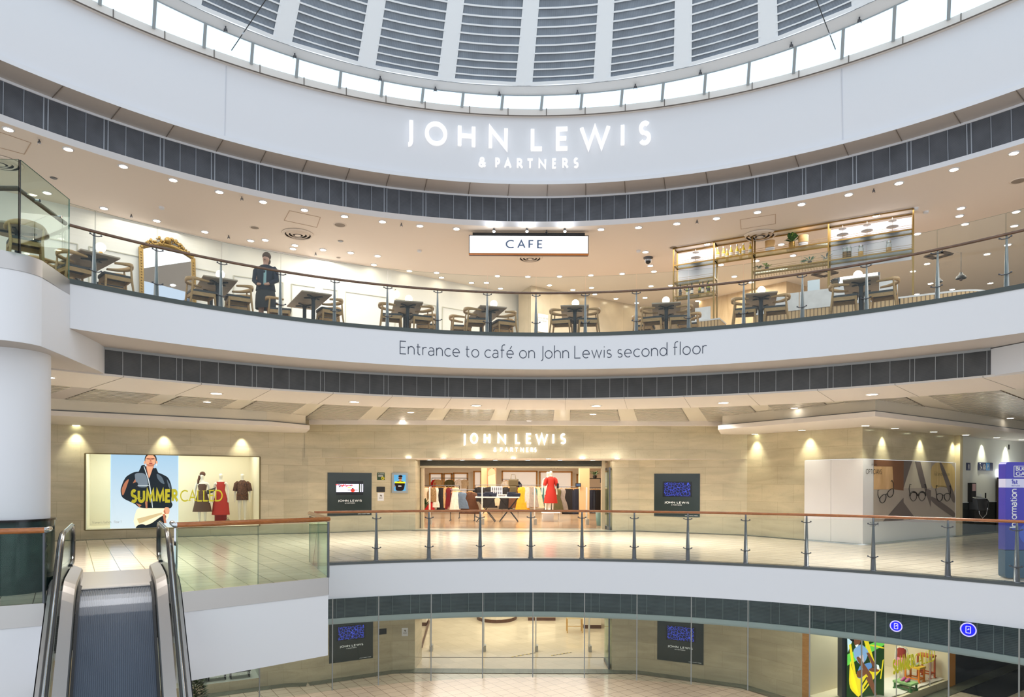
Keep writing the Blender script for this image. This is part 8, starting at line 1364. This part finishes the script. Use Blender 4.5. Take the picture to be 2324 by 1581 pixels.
mb = MB(); text_flat(mb, 'SUMMER', fw((ua_+ub_)/2, za_, -0.01), DIJ, hh, 0.28, 0.34, 0.01, NIJ, W=ub_-ua_-0.05); mb.build('word', M_YEL, r); mb = MB(); text_flat(mb, 'CALLED', fw((ub_+uc_)/2+0.02, za_, -0.01), DIJ, hh, 0.12, 0.26, 0.01, NIJ, W=uc_-ub_-0.03); mb.build('word', M_YEL, r)
def gpos(px, py, z): p = hit_z(px, py, z); return Vector((p.x, p.y, z))
ZW = ZB+0.01
for i, (px, py, H_, top, bot, la) in enumerate(((2046, 1540, 1.25, (150, 44, 36), (222, 130, 160), 'child mannequin in sun hat, red top and pink skirt in the ground floor window'), (2072, 1512, 1.15, (214, 206, 194), (206, 204, 208), 'headless child mannequin in pale printed jacket in the ground floor window'), (2098, 1502, 1.15, (46, 54, 70), (206, 196, 200), 'headless child mannequin in navy jacket in the ground floor window'))):
    b_ = gpos(px, py, ZW); tt, s = mannequin('child_mannequin', la, (b_.x, b_.y, ZW), H_*1.05, aHI*0.7, child=True, headless=i > 0, cat='mannequin'); garment(tt, s, 'top', [(0.19, 0.14, 0.98), (0.17, 0.125, 1.15), (0.18, 0.13, 1.34), (0.14, 0.1, 1.42)], mat(f'kid_top_{top[0]}', top, 0.8), SLEEVE if i else None); garment(tt, s, 'skirt', [(0.30, 0.24, 0.62), (0.24, 0.18, 0.85), (0.17, 0.13, 1.02)] if i == 0 else [(0.2, 0.16, 0.4), (0.2, 0.15, 0.7), (0.18, 0.13, 1.0)], mat(f'kid_bot_{bot[1]}', bot, 0.8), wob=0.05)
    if i == 0: M4 = WM[tt]; mb = MB(); mb.lathe([(0.24*s, 1.74*s), (0.12*s, 1.78*s), (0.11*s, 1.9*s), (0.02*s, 1.92*s)], (0, 0, 0), 18); mb.v = [M4 @ p for p in mb.v]; mb.build('sun_hat', mat('straw', (226, 196, 146), 0.7), tt)
def stool(px, py, z, W, H, ct, cl, la):
    b_ = hit_z(px, py, z); r = thing('display_stool', la, 'stool', (b_.x, b_.y, z), aHI, 'painted stools'); M4 = WM[r]; mb = MB(); mb.box((0, 0, H-0.03), (W, W*0.8, 0.06)); mb.v = [M4 @ p for p in mb.v]; mb.build('seat', ct, r)
    for sx in (-1, 1):
        for sy in (-1, 1): mb = MB(); mb.bar((sx*W*0.42, sy*W*0.32, 0.05), (sx*W*0.42, sy*W*0.32, H-0.05), 0.045, 0.045); mb.box((sx*W*0.42, sy*W*0.32, 0.025), (0.08, 0.08, 0.05)); mb.v = [M4 @ p for p in mb.v]; mb.build('leg', cl, r)
    mb = MB()
    for sx in (-1, 1): mb.bar((sx*W*0.42, -W*0.32, H*0.25), (sx*W*0.42, W*0.32, H*0.25), 0.035, 0.035); mb.bar((-W*0.42, sx*W*0.32, H*0.25), (W*0.42, sx*W*0.32, H*0.25), 0.035, 0.035)
    mb.v = [M4 @ p for p in mb.v]; mb.build('stretcher', cl, r); return M4, H
M_OR = mat('paint_orange', (226, 130, 36), 0.5); M_YL = mat('paint_yellow', (236, 186, 40), 0.5); M_TE = mat('paint_terracotta', (196, 88, 48), 0.5); M_GN = mat('paint_green', (70, 130, 76), 0.5); M_GN2 = mat('paint_pale_green', (150, 196, 130), 0.5)
s1 = stool(2055, 1564, ZW, 0.56, 0.26, M_GN2, M_GN, 'low green display stool with shoes on it in the ground floor window'); s2 = stool(2076, 1546, ZW, 0.5, 0.52, M_YL, M_OR, 'yellow and orange display stool in the ground floor window'); s3 = stool(2102, 1538, ZW, 0.46, 0.78, M_TE, M_TE, 'tall terracotta display stool in the ground floor window')
for (M4, H), c, la in ((s1, (196, 90, 150), 'pair of pink and white trainers on the low green stool'), (s2, (150, 160, 176), 'pair of grey trainers on the yellow stool')):
    b_ = M4 @ Vector((0, 0, H)); r = thing('trainers', la, 'shoes', tuple(b_), group='display trainers')
    for sx in (-0.07, 0.07): mb = MB(); R_ = [[M4 @ Vector((sx+wd*cos(2*PI*k/10), y, H+0.005+hh2*(0.5+0.5*sin(2*PI*k/10)))) for k in range(10)] for y, wd, hh2 in ((-0.13, 0.02, 0.03), (-0.1, 0.04, 0.05), (0.0, 0.04, 0.08), (0.08, 0.038, 0.11), (0.12, 0.02, 0.09))]; mb.rings(R_); mb.build('shoe', mat(f'shoe_{c[0]}', c, 0.6), r)
mb = MB(); cur = [fw(0.75+0.08*k, ZB, 1.75+0.07*(k % 2)) for k in range(11)]; mb.rings([[p+Vector((0, 0, z)) for p in cur] for z in (0.0, 2.6)], 0, False, False, True, False); tag(mb.build('curtain', mat('curtain_white', (236, 228, 216), 0.8)), 'white pleated curtain behind the child mannequins in the ground floor window', 'curtain')
mb = MB(); rnd = random.Random(3); R_ = [[fw(1.15+(GU2-1.25)*i/16, ZB+0.012+0.05*rnd.random(), 0.1+1.1*j/10) for i in range(17)] for j in range(11)]; mb.rings(R_, 0, False, False, True, False); tag(mb.build('floor_cloth', mat('cloth_white_floor', (232, 228, 220), 0.85)), 'crumpled white cloth spread under the painted stools', 'cloth')
# dark corridor bits at the far right of the ground floor
p = hit_z(2176, 1536, ZG); r = thing('wall_speaker_box', 'small white box mounted on the dark pier beside the children window', 'box', (p.x, p.y, -2.6)); c = at(2181, 1486, p.y-0.2); mb = MB(); mb.box(c, (0.28, 0.25, 0.32)); mb.box(c+Vector((0, 0.25, 0)), (0.1, 0.35, 0.1)); mb.build('case', M_WHITE, r, bevel=0.01)
# ------------------------------------------------------------------ ground floor: inside the shop
def island(label, x0, x1, Y, H, curve=0.0, topm=None):
    r = thing('shop_counter', label, 'counter', ((x0+x1)/2, Y, ZG), group='ground floor counters'); P = []; n = 12
    if curve:
        cx = (x0+x1)/2; hw = (x1-x0)/2; P = [(cx+hw*cos(PI+PI*i/n), Y+curve*(1-sin(PI*i/n))) for i in range(n+1)]
        P += [(x1, Y+curve+1.2), (x0, Y+curve+1.2)]
    else: P = [(x0, Y), (x1, Y), (x1, Y+1.0), (x0, Y+1.0)]
    mb = MB(); mb.prism(P, ZG, ZG+0.16); mb.build('dark_plinth', woodm('plinth_wood', (84, 52, 34), (104, 66, 44), 0.4), r); c = sum((Vector((*p, 0)) for p in P), Vector())/len(P); mb = MB(); mb.prism([(c.x+(p[0]-c.x)*0.985, c.y+(p[1]-c.y)*0.985) for p in P], ZG+0.16, ZG+H); mb.build('cream_body', mat('counter_cream', (240, 228, 206), 0.4), r)
def gx_(px, Y): return (px-1162)/F*Y
YY = hit_z(1147, 1414, ZG).y
island('curved cream counter with dark plinth at the centre of the ground floor shop', gx_(1080, YY), gx_(1175, YY), YY, 1.0, 1.2); island('square cream counter beside the curved one in the ground floor shop', gx_(1151, YY)+0.02, gx_(1177, YY)+0.1, YY+0.05-0.9, 0.95) if False else None
YQ = hit_z(1215, 1408, ZG).y; island('cream counter with dark plinth right of the curved one', gx_(1200, YQ), gx_(1262, YQ), YQ, 1.0)
Y3 = hit_z(1340, 1426, ZG).y; island('cream block counter with black plinth at the right of the ground floor shop', gx_(1326, Y3), gx_(1366, Y3), Y3, 1.1); Y4 = hit_z(963, 1420, ZG).y; island('cream display block at the left of the ground floor shop', gx_(953, Y4), gx_(969, Y4), Y4, 1.2)
YB = hit_z(1306, 1436, ZG).y; a, b = gx_(1289, YB), gx_(1323, YB); r = thing('wooden_easel_table', 'light wooden stand with lower bar in the ground floor shop', 'table', ((a+b)/2, YB, ZG))
for x in (a, b):
    for y in (YB, YB+0.45): mb = MB(); mb.bar((x, y, ZG), (x, y, ZG+0.78), 0.045, 0.045); mb.build('leg', woodm('ash_wood', (206, 164, 96), (222, 182, 116), 0.4), r)
mb = MB(); mb.box(((a+b)/2, YB+0.22, ZG+0.72), (b-a+0.04, 0.5, 0.2)); mb.build('drawer_box', mat('stand_cream', (236, 216, 172), 0.4), r); mb = MB(); mb.bar((a, YB, ZG+0.3), (b, YB, ZG+0.3), 0.03, 0.03); mb.build('stretcher', MATS['ash_wood'], r)
for k, (x0, y0, x1, y1, la) in enumerate(((1161, 1490, 1216, 1480.5, 'left strip of black and yellow tape on the shop floor'), (1251, 1487, 1297, 1479.5, 'right strip of black and yellow tape on the shop floor'))):
    a, b = hit_z(x0, y0, ZG+0.012), hit_z(x1, y1, ZG+0.012); mb = MB(); n = 12; d = (b-a)/n; s_ = Vector((-d.y, d.x, 0)).normalized()*0.025
    for i in range(n): p = a+d*i; mb.quad(p-s_, p+d-s_, p+d+s_, p+s_, i % 2)
    tag(mb.build('floor_tape', [mat('tape_yellow', (226, 196, 40), 0.5), M_BLACK]), la, 'tape', 'floor tapes')
mb = MB(); a, b = hit_z(948, 1491, ZG+0.01), hit_z(1379, 1491.5, ZG+0.01); mb.bar(a, b, 0.03, 0.006); mb.build('trim_threshold', M_DKSTEEL, kind='structure')
mb = MB(); a = hit_z(957, 1470, ZG); b = hit_z(974, 1412, ZG); mb.bar(a+Vector((0, 0, 0.05)), b+Vector((0, 0, 0.05)), 0.06, 0.1); mb.build('trim_skirting', MATS['plinth_wood'], kind='structure')
# ------------------------------------------------------------------ ground floor: left window, plant by the escalator
ul = lambda px, py, d=0.0: hit_line(px, py, along(WA, WB, 0)-NW1*d, along(WA, WB, 9)-NW1*d)
u0, u1 = ul(300, 1500)[0], ul(589, 1545)[0]; z0 = ZG+0.3
mb = MB(); mb.quad(w1(u0, z0, 1.6), w1(u1, z0, 1.6), w1(u1, ZGC, 1.6), w1(u0, ZGC, 1.6)); mb.quad(w1(u0, z0, 0), w1(u1, z0, 0), w1(u1, z0, 1.6), w1(u0, z0, 1.6)); mb.quad(w1(u1, z0, 0), w1(u1, z0, 1.6), w1(u1, ZGC, 1.6), w1(u1, ZGC, 0)); mb.build('wall_left_recess', mat('left_recess_white', (214, 216, 206), 0.5, ), kind='structure'); mb = MB(); mb.quad(w1(u0, z0, 0.02), w1(u1, z0, 0.02), w1(u1, ZGC, 0.02), w1(u0, ZGC, 0.02)); mb.build('window_4', M_CURT, kind='structure')
light('left_window_light', 'AREA', tuple(w1((u0+u1)/2+1, ZGC-0.1, 0.8)), 40, (1, 0.97, 0.9), tuple(w1((u0+u1)/2+1, -9, 0.8)), 2)
for i, (px, py) in enumerate(((452, 1545), (490, 1541), (545, 1535))):
    p = hit_z(px, py+2, z0); r = thing('display_bench', f'low dark bench with shoe boxes, {nth(i)} from the left in the ground floor left window', 'bench', (p.x, p.y, z0), math.atan2(DW1.y, DW1.x), 'window benches'); M4 = WM[r]; mb = MB(); mb.box((0, 0.1, 0.22), (0.62, 0.4, 0.04)); mb.v = [M4 @ q for q in mb.v]; mb.build('top', mat('bench_top', (72, 66, 64), 0.4), r); mb = MB()
    for sx in (-0.28, 0.28): mb.bar((sx, -0.06, 0), (sx, -0.06, 0.2), 0.03, 0.03); mb.bar((sx, 0.26, 0), (sx, 0.26, 0.2), 0.03, 0.03); mb.bar((sx, -0.06, 0.015), (sx, 0.26, 0.015), 0.03, 0.03)
    mb.v = [M4 @ q for q in mb.v]; mb.build('frame', M_BLACK, r); mb = MB(); mb.box((-0.14, 0.1, 0.32), (0.24, 0.3, 0.16)); mb.box((0.14, 0.1, 0.30), (0.24, 0.3, 0.12)); mb.v = [M4 @ q for q in mb.v]; mb.build('boxes', mat('box_plum', (96, 74, 74), 0.6), r)
r = thing('window_lettering', 'white slogan lettering on the glass of the ground floor left window', 'lettering', tuple(w1(ul(525, 1530)[0], ul(525, 1530)[1]))); a, b = ul(482, 1537)[0], ul(570, 1527)[0]; mb = MB(); text_flat(mb, 'NEVER KNOWINGLY UNDERSOLD', w1((a+b)/2, ul(525, 1533)[1], -0.01), DW1, 0.075, 0.12, 0.3, 0, NW1, W=b-a); mb.build('words', M_WHITE, r)
p = hit_z(440, 1640, ZG); px_ = at(431, 1600, p.y); plant('potted_shrub', 'dense dark green shrub beside the foot of the escalator', (px_.x+0.12, p.y, ZG), M_BLACK, 0.22, 0.35, 10, 0.3, 0.03, [M_LEAF], 2.0, 21)
o = bpy.data.objects['potted_shrub'] if 'potted_shrub' in bpy.data.objects else None
mb = MB(); rnd = random.Random(9); q0 = Vector((px_.x+0.12, p.y, ZG+0.35)); topz = at(431, 1514, p.y).z; Hs = topz-q0.z
for i in range(900):
    h_ = rnd.random(); rr = 0.34*(1-0.7*h_)*math.sqrt(rnd.random())+0.03; a = rnd.random()*2*PI; leaf(mb, q0+Vector((rr*cos(a), rr*sin(a), h_*Hs*0.97)), (cos(a), sin(a), 0.5), 0.14, 0.022, i % 2)
mb.build('leaf_cone', [mat('yew_dark', (34, 52, 28), 0.6), mat('yew_light', (62, 84, 40), 0.6)], o)
